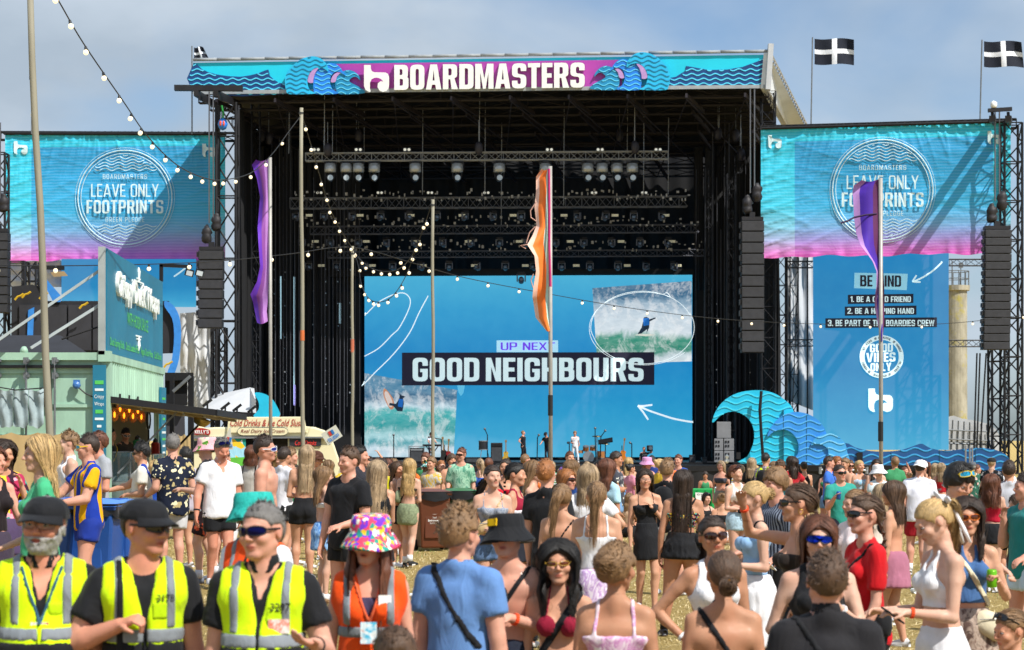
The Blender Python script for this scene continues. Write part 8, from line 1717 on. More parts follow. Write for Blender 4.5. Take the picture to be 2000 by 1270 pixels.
PP('grey haired guard with wrap sunglasses and open palm, vest number 3297',515,988,460,-2,'m',build=1.0,belly=1.0,head=(-26,0,0),hair='crop',haircol='silver',glasses='purple',skin='pink',R='down',L=((.35,-.05,-1),(-.05,-1,.22),(-.5,-.8,.2)),palmL=(0,-.2,1),curlL=.25,hL=1,wear=[('tshirt',BLKC,{'neck':'v','collar':True}),*hivis(vz=.71,vs=.21),BP,('watch',BLKC,{'side':1}),('trousers',BLKC),('text',mat('ink_black','#15151a',.6),{'s':'3297','p':(.09,-.128,1.27),'fit':(.085,.034),'rz':12}),('patch',cloth('#e8e2dc','tie','#d86a4c','#e8e2dc',2),{'p':(.085,-.136,1.19),'d':(.09,.006,.06),'rz':12,'name':'badge'})])
PP('guard in teal bucket hat and orange vest behind the grey haired guard',503,965,352,150,'m',head=(-30,0,0),hair='short',haircol='brown',skin='red',L='down',R='bent',wear=[('tshirt',WHTC,{}),*hivis(ORG),('bucket',cloth('#1d9c92','tie','#2fb5ab','#126e68',1.5),{'flare':.92}),('trousers',NAVY)])
PP('woman steward in colourful bucket hat and orange vest',722,1008,415,2,head=(-16,4,0),hair='long',haircol='auburn',hfront=2,hlen=.42,open=1,skin='pink',L='down',R='down',wear=[('cami',cloth('#3b3350'),{'hem':.55}),*hivis(ORG,vz=.70,vs=.24),('bucket',cloth('#e84a6a','print','#7a3bd0','#fff4e0',2.4),{'flare':.98}),('lanyard',cloth('#d8603a')),('skirt',cloth('#5a8fd0','tie','#86b4e4','#3d6fb0'),{'hem':.40}),('patch',M_WHT,{'p':(.075,-.124,1.215),'d':(.06,.004,.06),'rz':12,'name':'round_print'}),('text',M_WHT,{'s':'OXFAM','p':(.075,-.127,1.17),'fit':(.075,.02),'rz':12}),('text',mat('ink_black','#15151a',.6),{'s':'D157','p':(-.08,-.127,1.17),'fit':(.07,.028),'rz':-12})])
PP('man in plain blue T-shirt seen from behind with black strap',898,1003,400,158,'m',build=1.08,head=(-14,0,0),hair='curlytop',haircol='light',skin='pink',L='down',R='down',wear=[('tshirt',cloth('#5f86bd'),{'fold':.005}),('strap',BLKC,{'side':1,'t':.022,'w':.016}),('shorts',NAVY)])
PP('shirtless man in black bucket hat with small chest bag',992,1009,372,-8,'m',build=.92,head=(-8,-4,0),hair='short',haircol='dark',glasses='dark',skin='pink',R='down',L=((.22,-.1,-1),(-.95,-.75,.35)),hL=1,curlL=.3,wear=[('bucket',BLKC,{'badge':1,'flare':1.0}),('strap',BLKC,{'side':1,'w':.013}),('shorts',NAVY),('wristband',cloth('#e8481c'),{'side':1}),('bag',BLKC,{'p':(-.05,-.145,1.18),'d':(.075,.04,.055),'rx':35}),('necklace',mat('silver','#c0c0c0',.3,.9))])
PP('woman with black curls, gold round sunglasses and maroon bikini top',1092,1064,375,-6,head=(4,0,0),hair='wavy',vol=.016,haircol='black',hlen=.30,hfront=2,glasses='gold',skin='tan',L='down',R='down',bust=1.1,wear=[('bikini',cloth('#8c1230')),('strap',BLKC,{'side':1,'w':.02}),('shorts',NAVY)])
PP('woman with fair updo and pink patterned strappy top seen from behind',1203,1066,405,172,head=(-22,0,0),hair='updo',haircol='light',hz=.03,skin='bronze',L='down',R='down',wear=[('cami',cloth('#e6d4de','tie','#c583b8','#f0e6ea',1.4),{'top':.75,'hem':.60,'sw':.006}),('skirt',cloth('#d8c8d8'),{'hem':.42})])
PP('tanned woman with low knotted hair and black strap across her bare back',1412,1079,405,182,head=(3,0,0),hair='lowbun',haircol='brown',hz=-.05,skin='bronze',L='down',R='down',wear=[('bikini',BLKC,{}),('strap',BLKC,{'side':1,'w':.015}),('scrunchie',cloth('#8a5a1c'),{'p':(0,.115,-.045)}),('shorts',BLKC)])
PP('tanned woman in brown sunglasses and white vest with hand on hip',1396,1010,330,10,head=(-2,-3,0),hair='lowpony',haircol='dark',glasses='brownlens',skin='bronze',R='hip',hR=1,L='down',wear=[('tank',WHTC,{}),('trousers',cloth('#c9c9cf')),('wristband',WHTC,{'side':-1})])
PP('laughing woman with blue mirrored visor glasses and long auburn hair',1598,1010,350,-4,head=(-2,4,0),hair='long',haircol='auburn',hlen=.38,hfront=1,glasses='blue',open=1,skin='fair',L=((.3,-.3,-1),(-.6,-.5,.6)),R=((.35,.1,-1),(-.9,-.6,.1)),build=1.08,wear=[('tank',BLKC,{}),('trousers',BLKC),('watch',WHTC,{'side':1}),('earring',mat('gold','#c9a040',.3,.9))])
PP('man in black polo shirt seen from behind at the bottom centre right',1612,1086,455,180,'m',build=1.12,head=(-4,0,0),hair='short',haircol='brown',skin='pink',L='down',R='down',wear=[('tshirt',cloth('#1d1c20'),{'collar':True}),('strap',BLKC,{'side':1,'t':.024,'w':.014,'only':'back'}),('trousers',BLKC)])
PP('girl in red T-shirt and dark sunglasses with two brown braids',1688,968,310,-72,head=(2,0,0),hair='braids',haircol='brown',hlen=.30,glasses='dark',skin='pink',L=((.1,-.1,-1),(.05,-.45,-1)),R='down',curlL=.9,wear=[('tshirt',cloth('#c40c18'),{'sleeve':.75}),('strap',BLKC,{'side':1,'t':.022}),('trousers',cloth('#1c1d22','denim')),('wristband',cloth('#e8481c'),{'side':1}),('bag',BLKC,{'p':(.16,.03,1.0),'d':(.08,.07,.09)})])
PP('blonde woman with white hair bow and white shorts looking down at her phone',1838,971,335,-78,head=(0,28,0),hair='pony',haircol='blonde',hlen=.42,hz=.045,build=1.12,skin='fair',L=((.1,-.1,-1),(-.15,-1,.12)),R=((.1,-.2,-1),(-.25,-1,.05)),hL=1,hR=1,wear=[('halter',WHTC,{'hem':.66}),('shorts',WHTC,{'len':.32,'flare':.004}),('bow',WHTC),('wristband',cloth('#e8481c'),{'side':1}),('phone',BLKC,{'side':'L','up':(.2,-.75,.5),'label':'dark phone held by the blonde woman with the white bow'})])
PP('woman in blue halter top and brown tie-dye skirt holding a green can',1890,976,300,2,head=(-6,0,0),hair='wavy',vol=.010,haircol='dark',hlen=.27,hfront=2,glasses='orange',skin='tan',R='down',L=((.35,-.05,-1),(-.5,-.85,.55)),curlL=.8,hL=1,wear=[('halter',cloth('#44699c'),{'hem':.62}),('skirt',cloth('#5a463f','tie','#b8a596','#7a6156'),{'hem':.14,'pleat':.003,'flare':1.1}),('strap',cloth('#d8cdb0'),{'side':-1,'w':.016,'over':1}),('bag',cloth('#d8cdb0'),{'p':(.12,-.10,.93),'d':(.12,.07,.085),'rx':30}),('can',mat('can_green','#6fbf1c',.3,.3),{'side':'L','label':'bright green drink can held by the woman in the blue top'})])
PP('dark brown top of a head at the bottom edge between orange vest and blue shirt',768,1252,520,10,h=1.22,head=(0,10,0),hair='mop',haircol='brown',wear=[('tshirt',BLKC),('shorts',BLKC)])
PP('crouching woman with braided fair hair and glasses on her head, bottom right',1978,1205,330,-60,h=1.65,legs='kneel',head=(-10,10,0),hair='braids',haircol='light',glasses='dark_up',skin='tan',wear=[('tank',BLKC),('shorts',BLKC)])
PP('woman shading her eyes with her hand, hair tied in a thick brown rope',1556,946,300,-84,head=(-4,0,0),hair='braid',haircol='brown',hlen=.2,hz=.0,glasses='dark',skin='tan',R=((.5,-.65,.1),(-.75,-.35,.85)),L='hip',hR=1,curlR=.1,wear=[('bandeau',cloth('#2a221e'),{'hem':.6,'top':.76}),('earring',mat('gold','#c9a040',.3,.9)),('trousers',BLKC),('wristband',cloth('#e8481c'),{'side':-1})])
PP('blonde woman with pinned up hair in pale blue top and white pleated skirt',1474,942,262,-80,head=(2,10,0),hair='bun',haircol='blonde',hz=.0,skin='fair',L=((.1,.05,-1),(-.1,-1,.1)),R=((.1,-.1,-1),(-.2,-1,.25)),hL=1,wear=[('bandeau',cloth('#8fb6dc'),{'hem':.60,'top':.765}),('skirt',WHTC,{'hem':.28,'pleat':.009,'n':34,'flare':1.25}),('strap',BLKC,{'side':1,'w':.01}),('wristband',WHTC,{'side':1}),('phone',WHTC,{'side':'L','up':(.1,-.8,.4),'label':'pale phone held by the blonde woman in pale blue'})])
PP('tall shirtless man with rainbow visor glasses pushed up in dark hair',1866,905,262,22,'m',build=.95,head=(8,26,0),hair='mop',haircol='black',glasses='yellow_up',skin='fair',L='bent',R='front',wear=[('shorts',NAVY)])
PP('brown haired man in navy pinstripe shirt behind the woman shading her eyes',1512,930,225,-58,'m',h=1.74,head=(0,6,0),hair='mop',haircol='light',skin='pink',L='bent',R='bent',wear=[('tshirt',cloth('#1c2233','stripes','#7f8898',scale=2),{}),('trousers',BLKC),('phone',WHTC,{'side':'L','up':(.2,-.7,.5),'label':'white phone held by the man in the pinstripe shirt'})])
PP('fair girl with freckled forehead between the teal and red T-shirts',1664,958,240,-62,head=(0,4,0),hair='lowbun',haircol='light',skin='fair',L='down',R='down',wear=[('tshirt',cloth('#e8d8d8')),('shorts',NAVY)])
PP('woman with long brown hair and black bikini beside the red T-shirt girl',1742,942,205,-118,head=(-4,4,0),hair='wavy',haircol='brown',hlen=.32,skin='tan',L='down',R='front',wear=[('bikini',BLKC,{'neck':True}),('skirt',cloth('#a86a80'),{'hem':.38})])
PP('woman with long fair hair behind the red T-shirt girl',1716,948,180,-150,head=(0,0,0),hair='long',haircol='ash',skin='pink',L='down',R='down',wear=[('tshirt',cloth('#e4d8cc')),('shorts',NAVY)])
PP('boy in teal T-shirt cut off by the right picture edge',2004,927,220,-70,'m',head=(-10,0,0),hair='short',haircol='dark',skin='pink',R='mouth',L='bent',wear=[('tshirt',cloth('#1f7f7c'),{}),('shorts',cloth('#bcd4e6'))])
PP('girl drinking in black jacket at the right picture edge',1988,968,190,-80,head=(0,5,0),hair='long',haircol='brown',skin='fair',R='mouth',L='mouth',wear=[('tshirt',BLKC,{'sleeve':1.9}),('shorts',cloth('#d8d8e4'),{'len':.3})])
# ---- left middle ground
PP('blonde woman in green T-shirt walking past the burlap screen',78,866,290,-70,h=1.78,head=(4,2,0),hair='wavy',haircol='blonde',hlen=.42,skin='fair',L='down',R='bent',armr=1.05,wear=[('tshirt',cloth('#3fa574'),{'loose':1.1,'sleeve':.8}),('shorts',NAVY)])
PP('man in blue and yellow striped football shirt with bright wrap glasses',172,863,190,-62,'m',h=1.80,head=(-20,0,0),hair='fade',haircol='dark',glasses='yellow',skin='pink',L=((.15,-.35,-1),(-.2,-1,-.15)),R='reach',wear=[('tshirt',cloth('#e0a80c','stripes','#1838a0',scale=.4),{'name':'jersey'}),('shorts',cloth('#16318c')),('patch',cloth('#e8e2dc','tie','#d86a4c'),{'p':(.16,-.09,1.40),'d':(.035,.01,.035),'name':'badge'})])
PP('curly haired man in white sleeveless top looking left',133,856,165,-66,'m',h=1.84,head=(-8,0,0),hair='curlytop',haircol='light',skin='fair',L='down',R='down',wear=[('tank',WHTC,{}),('shorts',NAVY)])
PP('bearded man in grey T-shirt with folded arms and red sunburnt skin',190,854,158,-48,'m',h=1.86,head=(-30,0,0),hair='short',haircol='auburn',beard='auburn',glasses='yellow',skin='red',L='fold',R='fold',wear=[('tshirt',cloth('#9ea2a8')),('trousers',cloth('#6a5d50'))])
PP('person in pink top with drink at the far left edge',6,876,210,40,h=1.74,hair='curly',haircol='dark',hlen=.2,skin='tan',L='mouth',R='bent',wear=[('tshirt',cloth('#a82a50','print','#301828','#e0a0b0',.6)),('skirt',cloth('#4a3a5a'))])
PP('woman with yellow drink half hidden at the left picture edge',-12,905,240,50,h=1.7,hair='wavy',haircol='auburn',skin='pink',L='drink',R='bent',curlL=.8,wear=[('tank',cloth('#1c1418')),('skirt',cloth('#3a3040')),('cup',mat('yellow_drink','#e8c41c',.4),{'side':'L','label':'yellow drink bottle held at the left picture edge'})])
PP('black haired man in white shirt leaning to the stall counter',277,880,148,-84,'m',h=1.72,head=(-4,6,0),hair='curlytop',haircol='black',glasses='dark',skin='tan',L='front',R='reach',lean=0,wear=[('tshirt',cloth('#dedad0'),{'loose':1.15}),('shorts',cloth('#c9c4b8')),('strap',cloth('#153a9c'),{'side':1,'w':.05,'t':.03,'only':'back'})])
PP('child with fair curls behind the white shirted man at the counter',302,902,140,170,h=1.5,hair='curly',haircol='blonde',hlen=.2,skin='fair',wear=[('tshirt',cloth('#1f4fb0')),('shorts',WHTC)])
PP('man in navy and cream leaf print shirt with knee support',338,868,150,-152,'m',h=1.84,head=(-20,4,0),hair='short',haircol='silver',glasses='dark',skin='pink',L='bent',R='bent',build=1.1,wear=[('tshirt',cloth('#141c30','floral','#e0d8b4','#b8a878',.8),{'loose':1.15,'hem':.44}),('shorts',cloth('#c9c9cc'),{'len':.72})],socks='#141414',shoes='#1a1a1a')
PP('dark haired man behind the leaf print shirt',362,866,132,-120,'m',h=1.76,head=(-20,0,0),hair='short',haircol='black',skin='tan',wear=[('tshirt',cloth('#b0a8b4')),('shorts',BLKC)])
PP('man in pink patterned bucket hat and black T-shirt with tattooed arm',402,858,158,-92,'m',h=1.80,head=(-8,3,0),hair='short',haircol='dark',glasses='dark',skin='fair',L='phone',R='phone',legs='walk',wear=[('tshirt',cloth('#17181d')),('shorts',cloth('#2a1c22','floral','#c9583a','#7a8aa0',.8),{'len':.75}),('bucket',cloth('#e8a8b0','floral','#4f8a2c','#e8d8c0',.55),{})],socks='#c9c9d0',shoes='#6a707c')
PP('grey haired man in white polo shirt walking with sunglasses on his head',428,893,163,26,'m',h=1.80,build=1.06,head=(4,22,0),hair='short',haircol='silver',glasses='purple_up',stubble=.6,skin='red',R=((.3,.0,-1),(.1,-.25,-1)),L='down',legs='walk',wear=[('tshirt',WHTC,{'collar':True,'neck':'v','loose':1.12}),('shorts',BLKC,{'len':.55}),('watch',BLKC,{'side':-1})],shoes='#e0e0e4')
PP('dark haired man close behind the pink bucket hat',436,868,128,150,'m',h=1.78,hair='short',haircol='dark',skin='pink',wear=[('tshirt',cloth('#8a8a90')),('shorts',BLKC)])
PP('long haired man in pale grey shirt with backpack straps seen from behind',492,860,128,152,'m',h=1.84,head=(20,0,0),hair='wavy',haircol='auburn',hlen=.2,skin='pink',L='bent',R='bent',wear=[('tshirt',cloth('#b5b0a8'),{'sleeve':1.5,'loose':1.1}),('shorts',NAVY),('backstraps',BLKC)])
PP('shirtless sunburnt man with white framed blue lens glasses facing right',521,879,192,84,'m',h=1.80,head=(2,0,0),hair='fade',haircol='dark',glasses='white',shaved=1,skin='pink',L='down',R='down',wear=[('shorts',cloth('#a02030'))])
PP('curly fair haired person behind the white framed glasses',547,862,108,20,h=1.78,hair='curly',haircol='blonde',hlen=.16,skin='fair',wear=[('tshirt',cloth('#1a3a68')),('shorts',NAVY)])
PP('curly haired man in green football shirt facing right',570,868,122,66,'m',h=1.84,head=(20,0,0),hair='curlytop',haircol='light',skin='pink',L='down',R='down',wear=[('tshirt',cloth('#12804a'),{'collar':BLKC}),('shorts',WHTC)])
PP('man in white football shirt half hidden by the bikini girl',552,890,135,140,'m',h=1.74,hair='short',haircol='dark',skin='tan',wear=[('tshirt',cloth('#dcdce4')),('shorts',BLKC)])
PP('girl with very long brown hair, purple bikini string and black shorts',594,884,152,184,h=1.72,head=(4,0,0),hair='long',haircol='ash',hlen=.52,skin='tan',L='front',R='front',wear=[('bikini',cloth('#3c2590'),{'neck':False}),('shorts',BLKC,{'len':.34,'waist':.625})],shoes='#d8d8d8')
PP('woman in brown cap behind the long haired bikini girl',617,872,128,60,h=1.77,hair='long',haircol='auburn',skin='tan',wear=[('cap',cloth('#4a2a1c')),('tshirt',cloth('#7a3a50','print','#20407a','#c9a080',.6)),('shorts',NAVY)])
PP('curly haired girl in white bandeau and tie-dye blue skirt',634,914,172,112,head=(-10,0,0),hair='wavy',haircol='light',hlen=.34,skin='fair',L='down',R='down',wear=[('bandeau',WHTC,{'hem':.705,'top':.745}),('skirt',cloth('#4f86cc','tie','#9cc4ea','#2f68b0'),{'hem':.38,'tiers':2,'flare':1.3,'pleat':.01})])
PP('young man in black T-shirt with swept brown hair looking left',676,880,200,-40,'m',h=1.84,head=(-4,5,0),hair='short',haircol='brown',skin='pink',L=((.2,0,-1),(-.3,-.9,-.2)),R=((.15,-.1,-1),(0,-.3,-1)),wear=[('tshirt',cloth('#14151a')),('shorts',BLKC)])
PP('dark haired man in profile behind the black T-shirt',706,888,150,70,'m',h=1.78,hair='short',haircol='black',skin='pink',L='down',wear=[('tshirt',cloth('#26262e')),('shorts',BLKC)])
PP('woman with very long blonde hair holding a drink can near the black T-shirt',732,891,186,-156,h=1.74,head=(10,0,0),hair='long',haircol='ash',hlen=.62,hfront=1,skin='tan',R=((.2,-.35,-1),(-.1,-1,.2)),L='down',curlR=.8,wear=[('tank',BLKC,{'hem':.6}),('skirt',BLKC),('can',mat('can_red','#b8c0c8',.3,.6),{'side':'R','label':'silver and red drink can held out by the long haired blonde'})])
PP('person in bright yellow shirt behind the long haired blonde',745,905,120,160,'m',h=1.68,hair='short',haircol='dark',skin='tan',wear=[('tshirt',cloth('#d8cc10')),('trousers',cloth('#9aa4b4','denim'))])
PP('girl with one arm laid over her head near the screen edge',724,886,108,-20,h=1.68,head=(10,0,0),hair='short',haircol='dark',skin='tan',L='head',wear=[('tank',cloth('#e8b48a')),('shorts',BLKC)])
PP('girl in brown hair and orange top beside the raised arm',758,893,100,-60,h=1.64,hair='wavy',haircol='auburn',skin='tan',L='mouth',wear=[('tank',cloth('#c9704a')),('shorts',BLKC)])
PP('long haired girl laughing next to the green skirt girl',779,905,124,60,h=1.64,hair='long',haircol='brown',hfront=1,skin='tan',L='mouth',R='front',wear=[('tank',cloth('#b89a90')),('shorts',BLKC)])
PP('wavy blonde girl in black strap top and washed green mini skirt by the bins',797,896,125,158,h=1.69,head=(18,0,0),hair='wavy',haircol='blonde',hlen=.46,skin='fair',L='front',R='front',wear=[('bra',BLKC,{'top':.75,'hem':.71,'sx':.05}),('skirt',cloth('#7f8a6c','denim'),{'hem':.40,'flare':1.12,'pleat':.0}),('strap',BLKC,{'side':-1}),('bag',cloth('#7f8a6c'),{'p':(.15,.05,1.12),'d':(.05,.09,.10)})],shoes='#1a1a1c',socks='#e0e0e0')
PP('girl in white shorts hidden behind the green skirt girl',780,910,112,-20,h=1.62,hair='long',haircol='dark',skin='fair',wear=[('tshirt',cloth('#c9c9d0')),('shorts',WHTC,{'len':.3})],shoes='#e8e8e8')
# ---- centre
PP('woman in black and white patterned bucket hat with fair hair',838,900,96,170,h=1.6,hair='wavy',haircol='light',skin='fair',wear=[('bucket',cloth('#101014','print','#e8e8e8','#8a8a90',1.2),{}),('tank',WHTC),('shorts',WHTC)])
PP('strawberry blonde girl with braid and dark strap beside the yellow top',863,900,98,30,hair='braids',haircol='ginger',skin='fair',wear=[('tank',WHTC),('strap',BLKC,{'side':1,'w':.02}),('skirt',cloth('#2c50a0'))])
PP('tall man with sunglasses and green leaf patterned shirt',901,870,103,4,'m',h=1.84,head=(-34,0,0),hair='fade',haircol='auburn',stubble=.5,glasses='brownlens',skin='pink',wear=[('tshirt',cloth('#4f8a72','tie','#9cc4a8','#2f6a58',.8),{'sleeve':.9,'loose':1.1}),('shorts',cloth('#2a2c34'))])
PP('girl in yellow and white floral off shoulder top',893,903,102,4,head=(14,4,0),hair='lowbun',haircol='dark',skin='fair',wear=[('bandeau',cloth('#e8a818','floral','#f4ead0','#f4ead0',.5),{'hem':.665,'top':.785,'t':.015,'fold':.005}),('skirt',WHTC)])
PP('woman in grey printed strappy top with beige crossbody bag, arms folded low',960,906,190,6,h=1.73,head=(14,-2,0),hair='lowpony',haircol='dark',hlen=.4,sway=-3,skin='fair',L=((.15,.05,-1),(-.8,-.75,.02)),R=((.15,.05,-1),(-.75,-.8,-.12)),wear=[('cami',cloth('#9aa2b0','tie','#7a8496','#b4bac4',2),{'top':.755,'hem':.60}),('strap',cloth('#c9ac80'),{'side':1,'w':.010}),('bag',cloth('#c9ac80'),{'p':(-.06,-.125,1.12),'d':(.12,.045,.06),'rx':-28}),('shorts',cloth('#5a7498','denim'),{'len':.3}),('wristband',cloth('#d83a20'),{'side':-1})])
PP('girl in bright red bandeau with black strap behind the grey top',985,893,138,-4,h=1.74,hair='lowpony',haircol='dark',skin='tan',head=(-10,0,0),R='drink',wear=[('cup',M_WHT,{'side':'R','label':'white cup held by the girl in the red bandeau'}),('bandeau',cloth('#c01028'),{'hem':.64,'top':.76}),('strap',BLKC,{'side':-1,'w':.018}),('skirt',BLKC)])
PP('woman with glossy black rope braid in white and wine red top',1008,901,186,76,h=1.75,head=(0,2,0),hair='braid',haircol='black',hz=.0,hlen=.45,skin='tan',L='down',R='down',wear=[('tank',cloth('#8c1230'),{'hem':.72}),('cami',cloth('#e2e2ea'),{'top':.735,'hem':.60,'t':.016,'straps':False}),('skirt',cloth('#20222c'),{'hem':.42})])
PP('fair skinned woman with long brown hair facing right behind the black braid',1042,893,168,74,h=1.76,head=(8,2,0),hair='long',haircol='light',hlen=.36,skin='fair',wear=[('bandeau',cloth('#26262c'),{'hem':.6}),('shorts',NAVY)])
PP('ginger haired man in black T-shirt seen from behind',1074,903,204,152,'m',h=1.78,head=(10,0,0),hair='short',haircol='ginger',skin='pink',L='down',R='down',wear=[('tshirt',cloth('#17181c')),('trousers',BLKC)])
PP('ginger woman in dark sunglasses peering right of the ginger man',1106,914,175,46,h=1.67,hair='long',haircol='ginger',glasses='brownlens',skin='pink',head=(6,0,0),wear=[('tshirt',cloth('#2b50a0')),('shorts',NAVY)])
PP('woman with high ponytail and sunglasses on her head, bare back and black strap',1098,951,232,166,h=1.60,head=(26,4,0),hair='pony',haircol='light',hz=.05,hlen=.5,sway=2.5,glasses='dark_up',skin='tan',L='down',R='front',wear=[('bandeau',cloth('#b8b8c0'),{'hem':.60,'top':.70}),('strap',BLKC,{'side':-1,'w':.009}),('skirt',BLKC,{'hem':.42})])
PP('woman with fair ponytail in white strappy top and lilac skirt from behind',1166,946,246,172,h=1.64,head=(16,4,0),hair='pony',haircol='light',hz=.05,hlen=.62,sway=1,skin='tan',L='down',R='down',wear=[('cami',WHTC,{'top':.745,'hem':.59,'sw':.006}),('skirt',cloth('#e4d8e6','tie','#b88fc8','#f0eaf2'),{'hem':.3,'pleat':.005,'waist':.59})])
PP('woman with straight smooth light brown hair in white top from behind',1146,903,198,176,h=1.75,hair='long',haircol='ash',hlen=.36,skin='tan',wear=[('tshirt',WHTC),('shorts',cloth('#8fb4c8'))])
PP('tanned woman with windblown dark auburn hair behind the straight hair',1186,893,158,130,h=1.77,hair='wavy',haircol='auburn',hlen=.4,skin='bronze',wear=[('tshirt',cloth('#a8cfe0')),('shorts',NAVY)])
PP('woman with brown wavy hair and blue top left of the smooth haired woman',1122,908,130,150,h=1.68,hair='curly',haircol='light',hlen=.3,skin='tan',wear=[('tank',cloth('#2f5ab0')),('shorts',NAVY)])
PP('woman with long golden plait and denim shorts looking at the stage',1226,903,88,178,h=1.68,hair='wavy',haircol='blonde',hlen=.55,skin='tan',L='bent',R='bent',wear=[('bandeau',cloth('#e8c8c0'),{'hem':.66}),('shorts',cloth('#6f96c0','denim'),{'len':.55})])
PP('woman in thin glasses and black dress with a hand on her chest',1264,920,168,8,h=1.66,head=(-4,0,0),hair='long',haircol='dark',hlen=.34,glasses='clear',skin='tan',R='down',L=((.25,-.1,-1),(-.75,-.4,.85)),wear=[('cami',BLKC,{'top':.765,'hem':.52}),('skirt',BLKC,{'hem':.38,'waist':.64,'pleat':.003}),('earring',mat('gold','#c9a040',.3,.9))],shoes='#e4e4e8')
PP('man with fair tousled hair and black backpack',1307,902,150,152,'m',h=1.72,head=(10,0,0),hair='curlytop',haircol='light',skin='pink',wear=[('tshirt',cloth('#17181c')),('backpack',BLKC),('shorts',cloth('#d8d8dc'),{'len':.8})],shoes='#d8d8dc')
PP('woman with very long dark hair, pink lace top and black ruffle skirt',1332,915,190,176,h=1.69,head=(0,0,0),hair='long',haircol='dark',hlen=.56,skin='bronze',L=((.2,.05,-1),(.05,-.1,-1)),R='down',wear=[('cami',cloth('#2a1218','print','#b87a88','#3a1c24',3),{'top':.755,'hem':.665}),('skirt',BLKC,{'hem':.47,'waist':.635,'tiers':2,'flare':1.45,'pleat':.012}),('strap',BLKC,{'side':-1,'low':.6}),('bag',BLKC,{'p':(-.17,.05,1.0),'d':(.07,.06,.07)})],shoes='#20222a',socks='#15161a')
PP('woman in pink sun hat before the stage edge',1264,896,92,20,h=1.66,hair='wavy',haircol='light',skin='pink',wear=[('bucket',cloth('#d89ac8'),{}),('tank',cloth('#e8c0c8')),('shorts',WHTC)])
PP('dark haired man in navy T-shirt beside the pink sun hat',1277,889,84,160,'m',h=1.76,hair='short',haircol='black',skin='tan',wear=[('tshirt',cloth('#243a80')),('shorts',NAVY)])
# ---- right
PP('red haired girl in white knotted crop top and pale denim skirt',1441,920,136,34,h=1.62,head=(20,0,0),hair='lowbun',haircol='auburn',glasses='brownlens_up',skin='fair',R='front',L='down',wear=[('tank',cloth('#e4dcd8'),{'hem':.68}),('skirt',cloth('#a9c4d4','denim'),{'hem':.43,'pleat':0,'flare':1.2}),('bag',BLKC,{'p':(-.02,-.14,.99),'d':(.09,.04,.04)})])
PP('guard in checked shirt, yellow vest and black backpack from behind',1495,903,98,150,'m',h=1.72,hair='fade',haircol='black',skin='tan',wear=[('tshirt',cloth('#c9bcc0','check','#5a4a68'),{'sleeve':1.6}),*hivis(),('backpack',BLKC),('trousers',cloth('#31588c','denim'))])
PP('girl in turquoise sports top looking at her phone',1527,918,122,-10,h=1.64,head=(-10,18,0),hair='braids',haircol='brown',skin='bronze',L='phone',R='phone',wear=[('tank',cloth('#22a0b4'),{'hem':.62}),('strap',BLKC,{'side':-1,'w':.018}),('shorts',cloth('#a8aeb8'),{'len':.3})])
PP('woman with long brown hair and black sunglasses beside the guard',1547,906,96,24,h=1.68,hair='long',haircol='brown',glasses='dark',skin='fair',wear=[('bandeau',cloth('#d8b8a4')),('shorts',NAVY)])
PP('silver blonde woman in black beside the guard with the backpack',1468,908,92,150,h=1.66,hair='wavy',haircol='ash',skin='fair',wear=[('tshirt',BLKC),('shorts',BLKC)])
PP('woman in denim jacket right of the checked shirt guard',1511,911,90,160,h=1.6,hair='wavy',haircol='light',skin='fair',wear=[('tshirt',cloth('#6f9cc4','denim'),{'sleeve':1.8}),('trousers',cloth('#31588c','denim'))])
PP('woman with black tied up hair far behind the waving hand',1572,910,88,176,h=1.62,hair='bun',haircol='black',skin='tan',wear=[('tank',BLKC),('shorts',BLKC)])
PP('smiling man in teal T-shirt with black sunglasses',1645,927,136,12,'m',h=1.60,build=1.1,head=(10,0,0),hair='crop',haircol='dark',glasses='dark',skin='pink',R='drink',wear=[('can',mat('can_blue','#2a5aa8',.3,.4),{'side':'R','label':'blue drink can held by the man in the teal T-shirt'}),('tshirt',cloth('#2f9486'),{}),('shorts',NAVY)])
PP('boy in bright blue T-shirt with dark hair facing right',1620,907,98,70,'m',h=1.66,hair='short',haircol='dark',skin='pink',L='reach',wear=[('tshirt',cloth('#3a70d0')),('strap',BLKC,{'side':-1}),('shorts',NAVY)])
PP('curly ginger person in red top behind the blue T-shirt boy',1633,899,90,30,h=1.72,hair='curly',haircol='ginger',hlen=.14,skin='pink',wear=[('tshirt',cloth('#d8481c')),('shorts',NAVY)])
PP('man with short fair hair leaning in beside the blue T-shirt boy',1648,908,96,-60,'m',h=1.64,hair='short',haircol='light',skin='tan',wear=[('tank',cloth('#c9b8a8')),('shorts',NAVY)])
PP('smiling woman in round sunglasses and halter top',1659,908,95,-10,h=1.62,hair='bun',haircol='brown',glasses='brownlens',skin='pink',wear=[('halter',cloth('#3a2a28')),('shorts',NAVY)])
PP('woman with long dark hair in black top by the right flag pole',1709,912,104,4,h=1.6,hair='long',haircol='dark',hfront=2,skin='fair',wear=[('tank',BLKC),('shorts',WHTC)])
PP('person in plain white hat below the right flag pole',1716,938,118,20,h=1.52,hair='short',haircol='blonde',skin='fair',wear=[('bucket',WHTC,{'flare':1.1}),('tshirt',cloth('#cfe0e8')),('shorts',WHTC)])
PP('steward in yellow vest far behind beside the stage',1767,935,62,60,'m',h=1.78,hair='crop',haircol='auburn',skin='pink',L='head',wear=[('tshirt',cloth('#24303c')),*hivis(),('trousers',BLKC)])
PP('man in white cap, white T-shirt and red shorts from behind',1793,928,134,176,'m',h=1.66,hair='crop',haircol='dark',skin='pink',L='down',R='down',wear=[('cap',WHTC,{'back':1}),('tshirt',cloth('#e2e4f0'),{'loose':1.1}),('shorts',cloth('#a01426'),{'len':.7})],shoes='#e8e8e8',socks='#e8e8e8')
